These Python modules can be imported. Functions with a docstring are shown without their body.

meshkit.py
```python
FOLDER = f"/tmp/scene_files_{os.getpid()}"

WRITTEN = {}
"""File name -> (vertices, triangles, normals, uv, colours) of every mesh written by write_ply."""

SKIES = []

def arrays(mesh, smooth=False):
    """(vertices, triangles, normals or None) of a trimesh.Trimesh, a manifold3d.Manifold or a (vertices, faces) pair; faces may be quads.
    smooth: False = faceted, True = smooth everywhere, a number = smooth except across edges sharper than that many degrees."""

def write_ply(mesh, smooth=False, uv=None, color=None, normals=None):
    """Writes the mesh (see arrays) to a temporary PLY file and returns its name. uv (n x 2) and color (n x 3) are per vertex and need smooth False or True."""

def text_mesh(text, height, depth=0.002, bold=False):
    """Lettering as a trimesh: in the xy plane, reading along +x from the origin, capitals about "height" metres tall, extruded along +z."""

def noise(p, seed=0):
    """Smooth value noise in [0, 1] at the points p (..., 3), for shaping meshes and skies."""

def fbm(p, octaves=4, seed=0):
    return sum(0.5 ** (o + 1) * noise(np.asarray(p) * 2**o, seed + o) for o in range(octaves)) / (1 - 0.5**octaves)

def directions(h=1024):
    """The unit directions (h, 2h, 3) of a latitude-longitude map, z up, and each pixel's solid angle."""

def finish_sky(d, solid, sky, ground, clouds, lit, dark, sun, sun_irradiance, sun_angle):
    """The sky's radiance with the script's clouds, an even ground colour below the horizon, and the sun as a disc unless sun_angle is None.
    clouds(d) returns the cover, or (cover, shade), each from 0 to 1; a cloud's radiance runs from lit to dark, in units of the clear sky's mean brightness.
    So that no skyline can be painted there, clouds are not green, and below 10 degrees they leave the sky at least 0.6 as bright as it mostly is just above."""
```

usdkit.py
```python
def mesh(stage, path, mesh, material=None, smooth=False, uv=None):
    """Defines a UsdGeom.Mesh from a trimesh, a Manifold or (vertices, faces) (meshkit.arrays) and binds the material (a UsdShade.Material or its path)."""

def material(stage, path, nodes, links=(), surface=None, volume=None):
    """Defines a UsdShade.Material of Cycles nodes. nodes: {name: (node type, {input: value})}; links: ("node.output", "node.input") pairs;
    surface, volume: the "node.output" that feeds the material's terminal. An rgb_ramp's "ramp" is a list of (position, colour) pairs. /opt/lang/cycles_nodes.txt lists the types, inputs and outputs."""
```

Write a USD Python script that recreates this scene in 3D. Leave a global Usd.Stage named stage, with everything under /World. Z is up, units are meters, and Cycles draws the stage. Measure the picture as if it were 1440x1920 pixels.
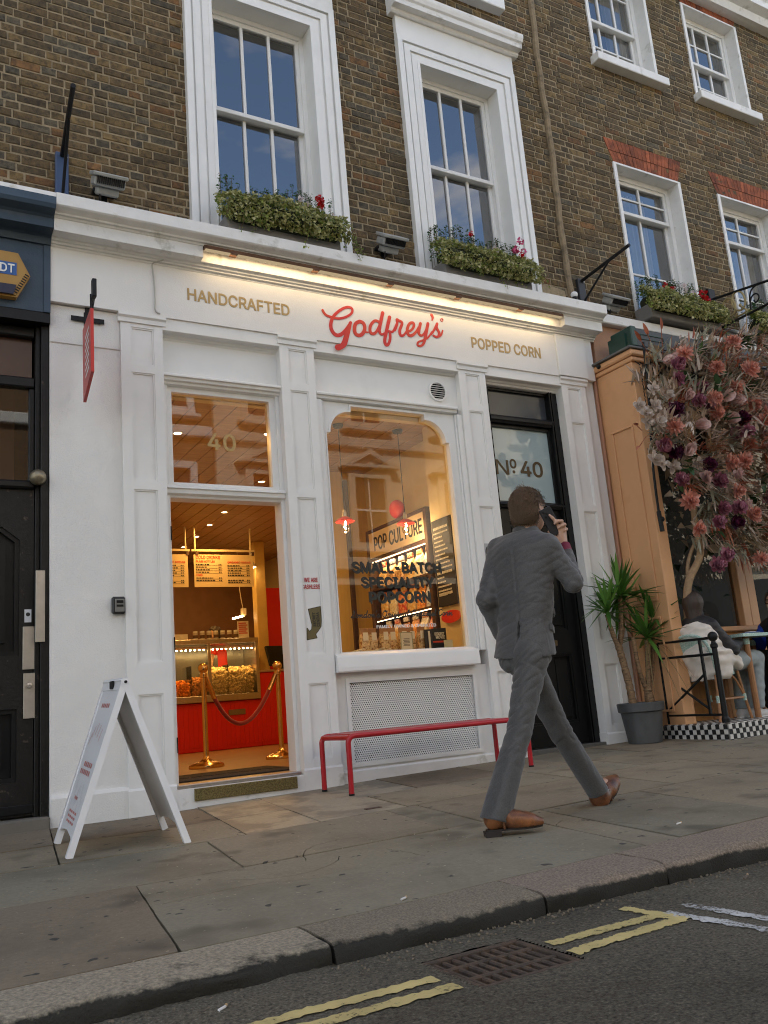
import math, random
import numpy as np
import trimesh, shapely, usdkit, meshkit
from shapely import geometry as SG, ops as SO, affinity as SA
from scipy.spatial import ConvexHull
from pxr import Usd, UsdGeom, UsdLux, UsdShade, Gf, Sdf, Vt

# ------------------------------------------------------------------ camera, sky, sun, exposure
stage = Usd.Stage.CreateInMemory()
UsdGeom.SetStageUpAxis(stage, 'Z'); UsdGeom.SetStageMetersPerUnit(stage, 1.0)
UsdGeom.Xform.Define(stage, '/World'); UsdGeom.Scope.Define(stage, '/World/Looks')
EXPOSURE = 1.05
CAM_POS, YAW, PITCH, ROLL = (-2.8935, -6.435, 0.5828), 0.532188, 0.215720, -0.083243
cam = UsdGeom.Camera.Define(stage, '/World/camera')
def camera_axes():
    f = np.array([math.sin(YAW)*math.cos(PITCH), math.cos(YAW)*math.cos(PITCH), math.sin(PITCH)])
    r = np.array([math.cos(YAW), -math.sin(YAW), 0]); u = np.cross(r, f)
    return r*math.cos(ROLL)+u*math.sin(ROLL), -r*math.sin(ROLL)+u*math.cos(ROLL), f
_r, _u, _f = camera_axes()
M = Gf.Matrix4d(*_r, 0, *_u, 0, *(-_f), 0, *CAM_POS, 1)
cam.AddTransformOp().Set(M)
cam.CreateHorizontalApertureAttr(36.0); cam.CreateVerticalApertureAttr(48.0); cam.CreateFocalLengthAttr(41.159)
cam.CreateClippingRangeAttr(Gf.Vec2f(0.05, 500)); cam.CreateExposureAttr(EXPOSURE)
SUN_ELEV, SUN_AZ = math.radians(44), (-0.45, 0.89)          # the sun stands behind the terrace, to the left
_h = np.array(SUN_AZ)/np.hypot(*SUN_AZ)
SUN = np.array([_h[0]*math.cos(SUN_ELEV), _h[1]*math.cos(SUN_ELEV), math.sin(SUN_ELEV)])
sky_m = usdkit.material(stage, '/World/Looks/sky_look', {
    'tc': ('texture_coordinate', {}),
    'sky': ('sky_texture', {'sky_type': 'single_scattering', 'sun_disc': False, 'sun_elevation': SUN_ELEV, 'sun_rotation': math.atan2(SUN[0], SUN[1]), 'air_density': 1.0, 'aerosol_density': 1.2, 'ozone_density': 1.0}),
    'map': ('mapping', {'scale': (1.0, 1.0, 2.2)}),
    'n': ('noise_texture', {'scale': 2.1, 'detail': 7.0, 'roughness': 0.58, 'distortion': 0.25}),
    'r': ('rgb_ramp', {'ramp': [(0.0, (0, 0, 0)), (0.50, (0, 0, 0)), (0.64, (0.75, 0.75, 0.75)), (0.80, (1, 1, 1))]}),
    'mix': ('mix', {'color2': (7.6, 6.6, 5.1)}),
    'bg': ('background_shader', {'strength': 0.15})},
    [('tc.generated', 'map.vector'), ('map.vector', 'n.vector'), ('n.fac', 'r.fac'), ('r.color', 'mix.fac'), ('sky.color', 'mix.color1'), ('mix.color', 'bg.color')], surface='bg.background')
dome = UsdLux.DomeLight.Define(stage, '/World/sky')
UsdShade.MaterialBindingAPI.Apply(dome.GetPrim()).Bind(sky_m)
dome.GetPrim().SetCustomDataByKey('kind', 'structure')
sun = UsdLux.DistantLight.Define(stage, '/World/sun')
sun.CreateIntensityAttr(1.1); sun.CreateAngleAttr(0.5); sun.CreateColorAttr(Gf.Vec3f(1.0, 0.93, 0.80)); sun.CreateNormalizeAttr(True)
_z = SUN; _x = np.cross([0, 0, 1], _z); _x /= np.linalg.norm(_x); _y = np.cross(_z, _x)
sun.AddTransformOp().Set(Gf.Matrix4d(*_x, 0, *_y, 0, *_z, 0, 0, 0, 30, 1))

# ------------------------------------------------------------------ helpers
rnd = random.Random(7)
nrng = np.random.default_rng(7)
_names = {}
def numbered(parent, name):
    k = (str(parent), name); n = _names.get(k, 0); _names[k] = n+1
    return name if n == 0 else f'{name}_{n:03d}'
def path_of(p): return '/World' if p is None else str(p.GetPath())
def tag(o, label=None, cat=None, group=None, kind=None):
    for k, v in (('label', label), ('category', cat), ('group', group), ('kind', kind)):
        if v: o.SetCustomDataByKey(k, v)
    return o
def thing(name, label=None, cat=None, loc=(0, 0, 0), rz=0, group=None, kind=None):
    x = UsdGeom.Xform.Define(stage, '/World/'+numbered('/World', name))
    if any(loc): x.AddTranslateOp().Set(Gf.Vec3d(*loc))
    if rz: x.AddRotateZOp().Set(math.degrees(rz))
    return tag(x.GetPrim(), label, cat, group, kind)
def obj(name, mesh, m, parent=None, smooth=False, label=None, cat=None, group=None, kind=None, uv=None):
    if isinstance(mesh, MB): mesh = mesh.arrays()
    pp = path_of(parent)
    g = usdkit.mesh(stage, pp+'/'+numbered(pp, name), mesh, m, smooth=smooth, uv=uv)
    mp = m.GetPath().pathString if hasattr(m, 'GetPath') else ''
    if mp in TINTED:
        from scipy.sparse import coo_matrix
        from scipy.sparse.csgraph import connected_components
        f = np.asarray(g.GetFaceVertexIndicesAttr().Get()).reshape(-1, 3); nv = len(g.GetPointsAttr().Get())
        _, lab_ = connected_components(coo_matrix((np.ones(len(f)*2), (np.r_[f[:, 0], f[:, 1]], np.r_[f[:, 1], f[:, 2]])), (nv, nv)), False)
        t = nrng.random(lab_.max()+1)[lab_].astype(np.float32)
        UsdGeom.PrimvarsAPI(g).CreatePrimvar('tint', Sdf.ValueTypeNames.Color3fArray, 'vertex').Set(Vt.Vec3fArray.FromNumpy(np.repeat(t[:, None], 3, 1)))
    return tag(g.GetPrim(), label, cat, group, kind)
TINTED = set()
def dup(src, loc, rz=0, label=None, group=None, scale=None):
    base = src.GetName()
    if base[-4:-3] == '_' and base[-3:].isdigit(): base = base[:-4]
    x = UsdGeom.Xform.Define(stage, '/World/'+numbered('/World', base))
    p = x.GetPrim(); p.GetReferences().AddInternalReference(src.GetPath()); p.SetInstanceable(True)
    x.ClearXformOpOrder()
    x.MakeMatrixXform().Set(Gf.Matrix4d().SetTransform(Gf.Rotation(Gf.Vec3d(0, 0, 1), math.degrees(rz)), Gf.Vec3d(*loc)))
    if label: p.SetCustomDataByKey('label', label)
    if group: p.SetCustomDataByKey('group', group)
    return p

_bb = []
for sx in (-1, 1):
    for sy in (-1, 1):
        for sz in (-1, 1): _bb.append((sx, sy, sz))
def _bevel_points(h, b):
    P = []
    for s in _bb:
        for k in range(3):
            q = [s[i]*(h[i]-(b if i != k else 0)) for i in range(3)]; P.append(q)
    return np.array(P, float)
_ref = _bevel_points((1, 1, 1), .2); _hull = ConvexHull(_ref)
_bf = _hull.simplices.copy()
for i, t in enumerate(_bf):
    n = np.cross(_ref[t[1]]-_ref[t[0]], _ref[t[2]]-_ref[t[0]])
    if n @ _ref[t].mean(0) < 0: _bf[i] = t[::-1]
_cf = np.array([(0, 1, 3), (0, 3, 2), (4, 6, 7), (4, 7, 5), (0, 4, 5), (0, 5, 1), (2, 3, 7), (2, 7, 6), (0, 2, 6), (0, 6, 4), (1, 5, 7), (1, 7, 3)])

class MB:
    def __init__(s): s.V, s.F, s.n = [], [], 0
    def add(s, v, f, M=None):
        v = np.asarray(v, float); f = np.asarray(f, int)
        if f.ndim == 2 and f.shape[1] == 4: f = np.vstack([f[:, [0, 1, 2]], f[:, [0, 2, 3]]])
        if M is not None: v = v @ np.asarray(M)[:3, :3].T + np.asarray(M)[:3, 3]
        s.V.append(v); s.F.append(f+s.n); s.n += len(v); return s
    def mesh(s, t, M=None):
        v, f = (t.vertices, t.faces) if hasattr(t, 'vertices') else t
        return s.add(v, f, M)
    def box(s, x0, x1, y0, y1, z0, z1, b=0, M=None):
        c = np.array([(x0+x1)/2, (y0+y1)/2, (z0+z1)/2]); h = np.array([abs(x1-x0)/2, abs(y1-y0)/2, abs(z1-z0)/2])
        if b: b = min(b, .45*h.min()); return s.add(_bevel_points(h, b)+c, _bf, M)
        return s.add(np.array(_bb)*h+c, _cf, M)
    def bar(s, a, b, w, h=None, up=(0, 0, 1), bev=0):
        a, b = np.array(a, float), np.array(b, float); h = h or w; d = b-a; L = np.linalg.norm(d); d /= L
        u = np.array(up, float); 
        if abs(d@u) > .98: u = np.array([0, 1., 0])
        r = np.cross(d, u); r /= np.linalg.norm(r); u = np.cross(r, d)
        Mx = np.eye(4); Mx[:3, 0], Mx[:3, 1], Mx[:3, 2], Mx[:3, 3] = d, r, u, (a+b)/2
        return s.box(-L/2, L/2, -w/2, w/2, -h/2, h/2, bev, Mx)
    def tube(s, pts, r, n=8, cap=True, closed=False):
        P = np.asarray(pts, float); m = len(P); R = np.broadcast_to(np.asarray(r, float), (m,))
        T = np.gradient(P, axis=0) if m > 2 else np.array([P[1]-P[0]]*2)
        if closed: T = np.roll(P, -1, 0)-np.roll(P, 1, 0)
        T /= np.maximum(np.linalg.norm(T, axis=1, keepdims=True), 1e-12)
        u = np.array([0, 0, 1.]) if abs(T[0][2]) < .9 else np.array([1., 0, 0])
        V = []; a = np.arange(n)/n*2*np.pi
        for i in range(m):
            u = u-T[i]*(u@T[i]); u /= max(np.linalg.norm(u), 1e-9); w = np.cross(T[i], u)
            V.append(P[i]+R[i]*(np.cos(a)[:, None]*u+np.sin(a)[:, None]*w))
        V = np.vstack(V); F = []
        for i in range(m if closed else m-1):
            j = (i+1) % m
            for k in range(n):
                k2 = (k+1) % n; F += [(i*n+k, i*n+k2, j*n+k2), (i*n+k, j*n+k2, j*n+k)]
        if cap and not closed:
            V = np.vstack([V, P[0], P[-1]]); c0, c1 = m*n, m*n+1
            for k in range(n):
                k2 = (k+1) % n; F += [(c0, k2, k), (c1, (m-1)*n+k, (m-1)*n+k2)]
        return s.add(V, F)
    def lathe(s, prof, c=(0, 0, 0), n=24, M=None):
        prof = np.asarray(prof, float); m = len(prof); a = np.arange(n)/n*2*np.pi
        V = np.stack([np.outer(prof[:, 0], np.cos(a)), np.outer(prof[:, 0], np.sin(a)), np.repeat(prof[:, 1:2], n, 1)], -1).reshape(-1, 3)+np.array(c)
        F = []
        for i in range(m-1):
            for k in range(n):
                k2 = (k+1) % n; F += [(i*n+k, i*n+k2, (i+1)*n+k2), (i*n+k, (i+1)*n+k2, (i+1)*n+k)]
        return s.add(V, F, M)
    def ball(s, c, r, n=2, sc=(1, 1, 1), M=None):
        t = ico(n); return s.add(t[0]*r*np.array(sc)+np.array(c), t[1], M)
    def prism(s, poly, y0, y1):
        """shapely polygon in the facade plane (x, z), running from y0 (front) back to y1"""
        for g in getattr(poly, 'geoms', [poly]):
            if g.is_empty or g.area < 1e-9: continue
            t = trimesh.creation.extrude_polygon(g, abs(y1-y0), engine='earcut')
            v = np.stack([t.vertices[:, 0], max(y0, y1)-t.vertices[:, 2], t.vertices[:, 1]], -1)
            s.add(v, t.faces)
        return s
    def plan(s, poly, z0, z1):
        for g in getattr(poly, 'geoms', [poly]):
            t = trimesh.creation.extrude_polygon(g, z1-z0, engine='earcut'); v = t.vertices.copy(); v[:, 2] += z0; s.add(v, t.faces)
        return s
    def sweepx(s, prof, x0, x1):
        """closed profile (y, z) run along x"""
        g = SG.Polygon(prof); t = trimesh.creation.extrude_polygon(g, x1-x0, engine='earcut')
        v = np.stack([x0+t.vertices[:, 2], t.vertices[:, 0], t.vertices[:, 1]], -1); return s.add(v, t.faces)
    def sweepy(s, prof, y0, y1):
        """closed profile (x, z) run along y"""
        return s.prism(SG.Polygon(prof), y0, y1)
    def arrays(s): return np.vstack(s.V), np.vstack(s.F)
    def moved(s, f): s.V = [f(v) for v in s.V]; return s
_ico = {}
def ico(n):
    if n not in _ico:
        t = trimesh.creation.icosphere(subdivisions=n); _ico[n] = (np.array(t.vertices), np.array(t.faces))
    return _ico[n]
ORD = ('leftmost', 'second from the left', 'third from the left', 'fourth from the left', 'fifth from the left', 'sixth from the left', 'seventh from the left')
def spline(pts, n=8, closed=False):
    from scipy.interpolate import CubicSpline
    P = np.asarray(pts, float)
    if closed: P = np.vstack([P, P[:1]])
    d = np.r_[0, np.cumsum(np.maximum(np.linalg.norm(np.diff(P, axis=0), axis=1), 1e-6)**.5)]
    c = CubicSpline(d, P, bc_type='periodic' if closed else 'natural')
    return c(np.linspace(0, d[-1], n*(len(P)-1)+1))
def rotm(ax, ang, c=(0, 0, 0)):
    return trimesh.transformations.rotation_matrix(ang, ax, c)
def trans(*t):
    m = np.eye(4); m[:3, 3] = t; return m
def R(x0, x1, z0, z1): return SG.box(x0, z0, x1, z1)
def gz(x, y=0.0):
    """height of the pavement: it rises to the right and falls to the road"""
    return np.maximum(-.03, .018*(np.asarray(x)-.3))+.025*np.minimum(y, 0)
_text = {}
def text_arrays(t, bold=False):
    if (t, bold) not in _text:
        q = meshkit.text_mesh(t, 1.0, .02, bold); _text[t, bold] = (np.array(q.vertices), np.array(q.faces))
    v, f = _text[t, bold]; return v.copy(), f
def text_xz(mb, t, x0, x1, z0, h, y, depth=.003, bold=True, slope=0):
    """lettering on a face that looks toward -y: fills x0..x1, capitals h tall on the line z0"""
    v, f = text_arrays(t, bold); v[:, 0] -= v[:, 0].min(); w = v[:, 0].max()
    X = x0+v[:, 0]/w*(x1-x0) if x1 is not None else x0+v[:, 0]*h
    return mb.add(np.stack([X, y-depth*(v[:, 2]/.02), z0+v[:, 1]*h+slope*(X-x0)], -1), f)

# ------------------------------------------------------------------ materials
_mats = {}
def mat(name, col, rough=.5, var=.12, scale=5., bump=0., bscale=60., metallic=0., col2=None, c2pos=(.45, .6), c2scale=3., spec=.5, coat=0., island=0., detail=4., sheen=0., emit=None, estr=0., stretch=None, trans_w=0., spots=None):
    if name in _mats: return _mats[name]
    nd, ln = {}, []
    nd['g'] = ('texture_coordinate', {}) if stretch == 'object' else ('geometry', {})
    pos = 'g.object' if stretch == 'object' else 'g.position'
    if isinstance(stretch, tuple):
        nd['mp'] = ('mapping', {'scale': stretch}); ln.append((pos, 'mp.vector')); pos = 'mp.vector'
    c = np.array(col, float)
    nd['n'] = ('noise_texture', {'scale': scale, 'detail': detail, 'roughness': .6}); ln.append((pos, 'n.vector'))
    nd['r'] = ('rgb_ramp', {'ramp': [(.25, tuple(c*(1-var))), (.5, tuple(c)), (.75, tuple(np.minimum(c*(1+var), 1)))]}); ln.append(('n.fac', 'r.fac'))
    out = 'r.color'
    if col2 is not None:
        nd['n2'] = ('noise_texture', {'scale': c2scale, 'detail': 6., 'roughness': .65}); ln.append((pos, 'n2.vector'))
        nd['r2'] = ('rgb_ramp', {'ramp': [(c2pos[0], (0, 0, 0)), (c2pos[1], (1, 1, 1))]}); ln.append(('n2.fac', 'r2.fac'))
        nd['m2'] = ('mix', {'color2': tuple(col2)}); ln += [('r2.color', 'm2.fac'), (out, 'm2.color1')]; out = 'm2.color'
    if spots:
        for si, (ss, lo, hi, sc) in enumerate(spots):
            nd[f'ns{si}'] = ('noise_texture', {'scale': ss, 'detail': 2., 'roughness': .5}); nd[f'rs{si}'] = ('rgb_ramp', {'ramp': [(lo, (0, 0, 0)), (hi, (1, 1, 1))]}); nd[f'ms{si}'] = ('mix', {'color2': tuple(sc)})
            ln += [('g.position', f'ns{si}.vector'), (f'ns{si}.fac', f'rs{si}.fac'), (f'rs{si}.color', f'ms{si}.fac'), (out, f'ms{si}.color1')]; out = f'ms{si}.color'
    if island:
        nd['gi'] = ('attribute', {'attribute': 'tint'}); TINTED.add('/World/Looks/'+name)
        nd['rr'] = ('map_range', {'to_min': 1-island, 'to_max': 1+island}); nd['hs'] = ('hsv', {})
        ln += [('gi.fac', 'rr.value'), ('rr.result', 'hs.value'), (out, 'hs.color')]; out = 'hs.color'
    P = {'roughness': rough, 'metallic': metallic, 'specular_ior_level': spec, 'coat_weight': coat, 'sheen_weight': sheen, 'transmission_weight': trans_w}
    if emit is not None: P['emission_color'] = tuple(emit); P['emission_strength'] = estr
    nd['p'] = ('principled_bsdf', P); ln.append((out, 'p.base_color'))
    if bump:
        nd['nb'] = ('noise_texture', {'scale': bscale, 'detail': 4., 'roughness': .6}); ln.append((pos, 'nb.vector'))
        nd['b'] = ('bump', {'strength': min(1., bump), 'distance': .01 if bump <= 1 else .01*bump}); ln += [('nb.fac', 'b.height'), ('b.normal', 'p.normal')]
    _mats[name] = usdkit.material(stage, '/World/Looks/'+name, nd, ln, surface='p.BSDF'); return _mats[name]
def glass_mat(name, tint=(.92, .95, .94), ior=1.75, rough=0.0):
    if name in _mats: return _mats[name]
    _mats[name] = usdkit.material(stage, '/World/Looks/'+name, {
        't': ('transparent_bsdf', {'color': tint}), 'gl': ('glossy_bsdf', {'color': (1, 1, 1), 'roughness': rough}), 'f': ('fresnel', {'IOR': ior}),
        'g': ('geometry', {}), 'nb': ('noise_texture', {'scale': 1.7, 'detail': 1.}), 'b': ('bump', {'strength': .06, 'distance': .01}), 'm': ('mix_closure', {})},
        [('g.position', 'nb.vector'), ('nb.fac', 'b.height'), ('b.normal', 'gl.normal'), ('f.fac', 'm.fac'), ('t.BSDF', 'm.closure1'), ('gl.BSDF', 'm.closure2')], surface='m.closure'); return _mats[name]
def emit_mat(name, col, strength):
    if name not in _mats:
        _mats[name] = usdkit.material(stage, '/World/Looks/'+name, {'e': ('emission', {'color': tuple(col), 'strength': strength})}, surface='e.emission')
    return _mats[name]
def leaf_mat(name, col, var=.35, trans=.35, rough=.45, col2=None):
    if name in _mats: return _mats[name]
    TINTED.add('/World/Looks/'+name); c = np.array(col); c2 = np.array(col2) if col2 is not None else c*1.5
    _mats[name] = usdkit.material(stage, '/World/Looks/'+name, {
        'g': ('attribute', {'attribute': 'tint'}), 'r': ('rgb_ramp', {'ramp': [(0, tuple(c*(1-var))), (.6, tuple(c)), (1, tuple(c2))]}),
        'd': ('principled_bsdf', {'roughness': rough}), 't': ('translucent_bsdf', {}), 'm': ('mix_closure', {'fac': trans})},
        [('g.fac', 'r.fac'), ('r.color', 'd.base_color'), ('r.color', 't.color'), ('d.BSDF', 'm.closure1'), ('t.BSDF', 'm.closure2')], surface='m.closure'); return _mats[name]
# ------------------------------------------------------------------ material set
WHITE = mat('white_gloss_paint', (.80, .80, .775), rough=.38, var=.035, scale=3., bump=.05, bscale=25, col2=(.70, .695, .65), c2pos=(.55, .78), c2scale=1.7)
WHITE_OLD = mat('weathered_white_paint', (.78, .775, .75), rough=.5, var=.06, scale=8., bump=.12, bscale=40, col2=(.45, .44, .38), c2pos=(.58, .74), c2scale=5.)
RENDER = mat('painted_render', (.78, .775, .745), rough=.7, var=.045, scale=2.2, bump=.3, bscale=110, col2=(.66, .635, .56), c2pos=(.55, .8), c2scale=.9)
MORTAR = mat('mortar', (.31, .245, .15), rough=.95, var=.3, scale=25, bump=.5, bscale=150)
BRICKS = [mat('stock_brick_'+n, c, rough=.92, var=.42, scale=16, bump=.7, bscale=110, col2=c2, c2pos=(.46, .66), c2scale=22., island=.24, detail=6) for n, c, c2 in (
    ('sooty', (.105, .074, .036), (.042, .032, .019)), ('brown', (.130, .086, .038), (.050, .036, .020)), ('yellow', (.165, .110, .044), (.066, .046, .023)), ('orange', (.18, .092, .034), (.075, .044, .021)), ('grey', (.105, .086, .054), (.042, .034, .023)))]
RED_BRICK = mat('red_gauged_brick', (.30, .085, .035), rough=.88, var=.35, scale=14, bump=.5, bscale=120, col2=(.10, .03, .016), c2pos=(.5, .7), c2scale=6, island=.25)
GLASS = glass_mat('window_glass', tint=(.90, .93, .93), ior=2.9)
SHOP_GLASS = glass_mat('shop_glass', tint=(.95, .97, .96), ior=1.62)
BLACK = mat('black_gloss_paint', (.006, .006, .006), rough=.34, var=.3, scale=9, bump=.12, bscale=30, spec=.32)
BLACK_WORN = mat('worn_black_paint', (.008, .007, .006), rough=.42, var=.4, scale=12, bump=.3, bscale=45, spec=.35, col2=(.10, .075, .055), c2pos=(.64, .72), c2scale=14)
BLACK_METAL = mat('black_metal', (.007, .007, .007), rough=.45, spec=.3, var=.3, scale=20, bump=.2, bscale=120)
NAVY = mat('navy_paint', (.035, .062, .095), rough=.5, var=.15, scale=6, bump=.15, bscale=60, col2=(.05, .075, .105), c2pos=(.5, .7), c2scale=4)
GOLD = mat('gold_leaf_paint', (.42, .29, .12), rough=.45, var=.18, scale=60, metallic=.35)
BRASS = mat('polished_brass', (.80, .50, .20), rough=.16, var=.08, scale=8, metallic=1.)
STEEL = mat('brushed_steel', (.56, .52, .47), rough=.33, var=.08, scale=30, metallic=1., stretch=(1, 1, .03), bump=.05)
RED_ENAMEL = mat('red_enamel', (.40, .010, .018), rough=.3, var=.06, scale=5, coat=.3)
GREY_PLASTIC = mat('grey_light_housing', (.34, .34, .31), rough=.5, var=.15, scale=15)

# ------------------------------------------------------------------ ground, road, kerb, pavement
ASPHALT = usdkit.material(stage, '/World/Looks/asphalt', {
    'g': ('geometry', {}), 'v': ('voronoi_texture', {'scale': 75.0}) if False else ('noise_texture', {'scale': 95., 'detail': 3., 'roughness': .7}),
    'n2': ('noise_texture', {'scale': 1.3, 'detail': 5.}), 'n3': ('noise_texture', {'scale': 260., 'detail': 2.}),
    'r': ('rgb_ramp', {'ramp': [(.30, (.045, .040, .029)), (.48, (.145, .128, .092)), (.60, (.20, .177, .128)), (.72, (.34, .31, .235))]}),
    'r2': ('rgb_ramp', {'ramp': [(.32, (.62, .60, .58)), (.5, (.9, .9, .9)), (.66, (1.15, 1.15, 1.15))]}), 'm': ('mix', {'mix_type': 'multiply', 'fac': 1.0}),
    'ad': ('math', {'math_type': 'add'}), 'b': ('bump', {'strength': 1.0, 'distance': .012}), 'p': ('principled_bsdf', {'roughness': .88, 'specular_ior_level': .35})},
    [('g.position', 'v.vector'), ('g.position', 'n2.vector'), ('g.position', 'n3.vector'), ('v.fac', 'r.fac'), ('n2.fac', 'r2.fac'), ('r.color', 'm.color1'), ('r2.color', 'm.color2'), ('m.color', 'p.base_color'),
     ('v.fac', 'ad.value1'), ('n3.fac', 'ad.value2'), ('ad.value', 'b.height'), ('b.normal', 'p.normal')], surface='p.BSDF')
SLABS = [mat('paving_'+n, c, rough=.86, var=.16, scale=55, bump=.30, bscale=170, col2=c2, c2pos=(.47, .70), c2scale=1.5, island=.10, detail=6, spots=((13., .70, .725, (.05, .045, .036)), (3.4, .60, .74, tuple(np.array(c2)*.82)), (46., .71, .74, tuple(np.array(c)*1.7)))) for n, c, c2 in (
    ('grey', (.245, .208, .142), (.165, .138, .092)), ('green_grey', (.225, .200, .140), (.155, .134, .090)), ('brown', (.205, .166, .112), (.135, .108, .073)))]
PALE_SLAB = mat('pale_damp_paving', (.34, .30, .215), rough=.62, var=.14, scale=40, bump=.2, bscale=140, col2=(.20, .18, .138), c2pos=(.46, .56), c2scale=2.6, detail=6)
GRIT = mat('joint_grit', (.035, .031, .025), rough=1., var=.4, scale=60, bump=.4)
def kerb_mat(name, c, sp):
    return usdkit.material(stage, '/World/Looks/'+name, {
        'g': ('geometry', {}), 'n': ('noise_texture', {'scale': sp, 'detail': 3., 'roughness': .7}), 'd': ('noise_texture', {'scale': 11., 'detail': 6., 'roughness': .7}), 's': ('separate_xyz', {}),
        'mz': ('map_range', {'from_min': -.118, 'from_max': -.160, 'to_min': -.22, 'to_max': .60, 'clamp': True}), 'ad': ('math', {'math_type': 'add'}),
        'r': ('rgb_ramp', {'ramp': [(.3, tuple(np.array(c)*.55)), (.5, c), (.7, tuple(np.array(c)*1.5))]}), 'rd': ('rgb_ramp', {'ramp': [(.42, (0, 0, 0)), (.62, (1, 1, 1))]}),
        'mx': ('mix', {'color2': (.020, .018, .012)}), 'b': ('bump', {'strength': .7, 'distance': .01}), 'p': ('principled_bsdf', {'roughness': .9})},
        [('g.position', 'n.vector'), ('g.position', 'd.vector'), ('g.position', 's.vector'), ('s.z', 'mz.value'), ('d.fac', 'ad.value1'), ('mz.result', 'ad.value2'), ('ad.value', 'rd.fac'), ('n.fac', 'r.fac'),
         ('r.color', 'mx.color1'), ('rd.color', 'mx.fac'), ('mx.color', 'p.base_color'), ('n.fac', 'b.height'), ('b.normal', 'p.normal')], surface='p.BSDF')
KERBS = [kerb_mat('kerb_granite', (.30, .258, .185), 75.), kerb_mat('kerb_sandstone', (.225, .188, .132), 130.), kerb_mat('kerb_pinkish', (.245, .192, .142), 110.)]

obj('ground', MB().box(-150, 150, -150, 150, -1.2, -.75), GRIT, kind='structure')
ROADZ = -.185
def road_h(x, y):
    p = np.stack([np.asarray(x)*1.0, np.asarray(y)*1.0, np.zeros_like(x)], -1)
    return .0045*(meshkit.noise(p*38, 3)-.5)+.0035*(meshkit.noise(p*85, 4)-.5)+.012*(meshkit.noise(p*2.1, 5)-.5)
DR = (-1.436, -1.065, -4.27, -3.94)      # the gully grating
def grid(x0, x1, y0, y1, s, h, edge=.15):
    xs, ys = np.linspace(x0, x1, int(round((x1-x0)/s))+1), np.linspace(y0, y1, int(round((y1-y0)/s))+1)
    X, Y = np.meshgrid(xs, ys); w = 1. if edge is None else np.clip(np.minimum.reduce([X-x0, x1-X, Y-y0])/edge, 0, 1)
    V = np.stack([X, Y, h(X, Y)*w], -1).reshape(-1, 3); i = np.arange(len(ys)-1)[:, None]*len(xs)+np.arange(len(xs)-1); i = i.ravel()
    return V, np.concatenate([np.stack([i, i+1, i+len(xs)+1], 1), np.stack([i, i+len(xs)+1, i+len(xs)], 1)])
rv, rf = grid(-3.4, 3.4, -5.8, -3.75, .0175, road_h)
rc = rv[rf].mean(1); keep = ~((rc[:, 0] > DR[0]) & (rc[:, 0] < DR[1]) & (rc[:, 1] > DR[2]) & (rc[:, 1] < DR[3]))
rv[:, 2] += ROADZ
roadm = MB().add(rv, rf[keep])
for a in ((-60, -3.4, -5.8, -3.5), (3.4, 60, -5.8, -3.5), (-60, 60, -12.6, -5.8)):
    roadm.add([(a[0], a[2], ROADZ), (a[1], a[2], ROADZ), (a[1], a[3], ROADZ), (a[0], a[3], ROADZ)], [(0, 1, 2), (0, 2, 3)])
obj('road', roadm, ASPHALT, smooth=True, kind='structure')

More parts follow.
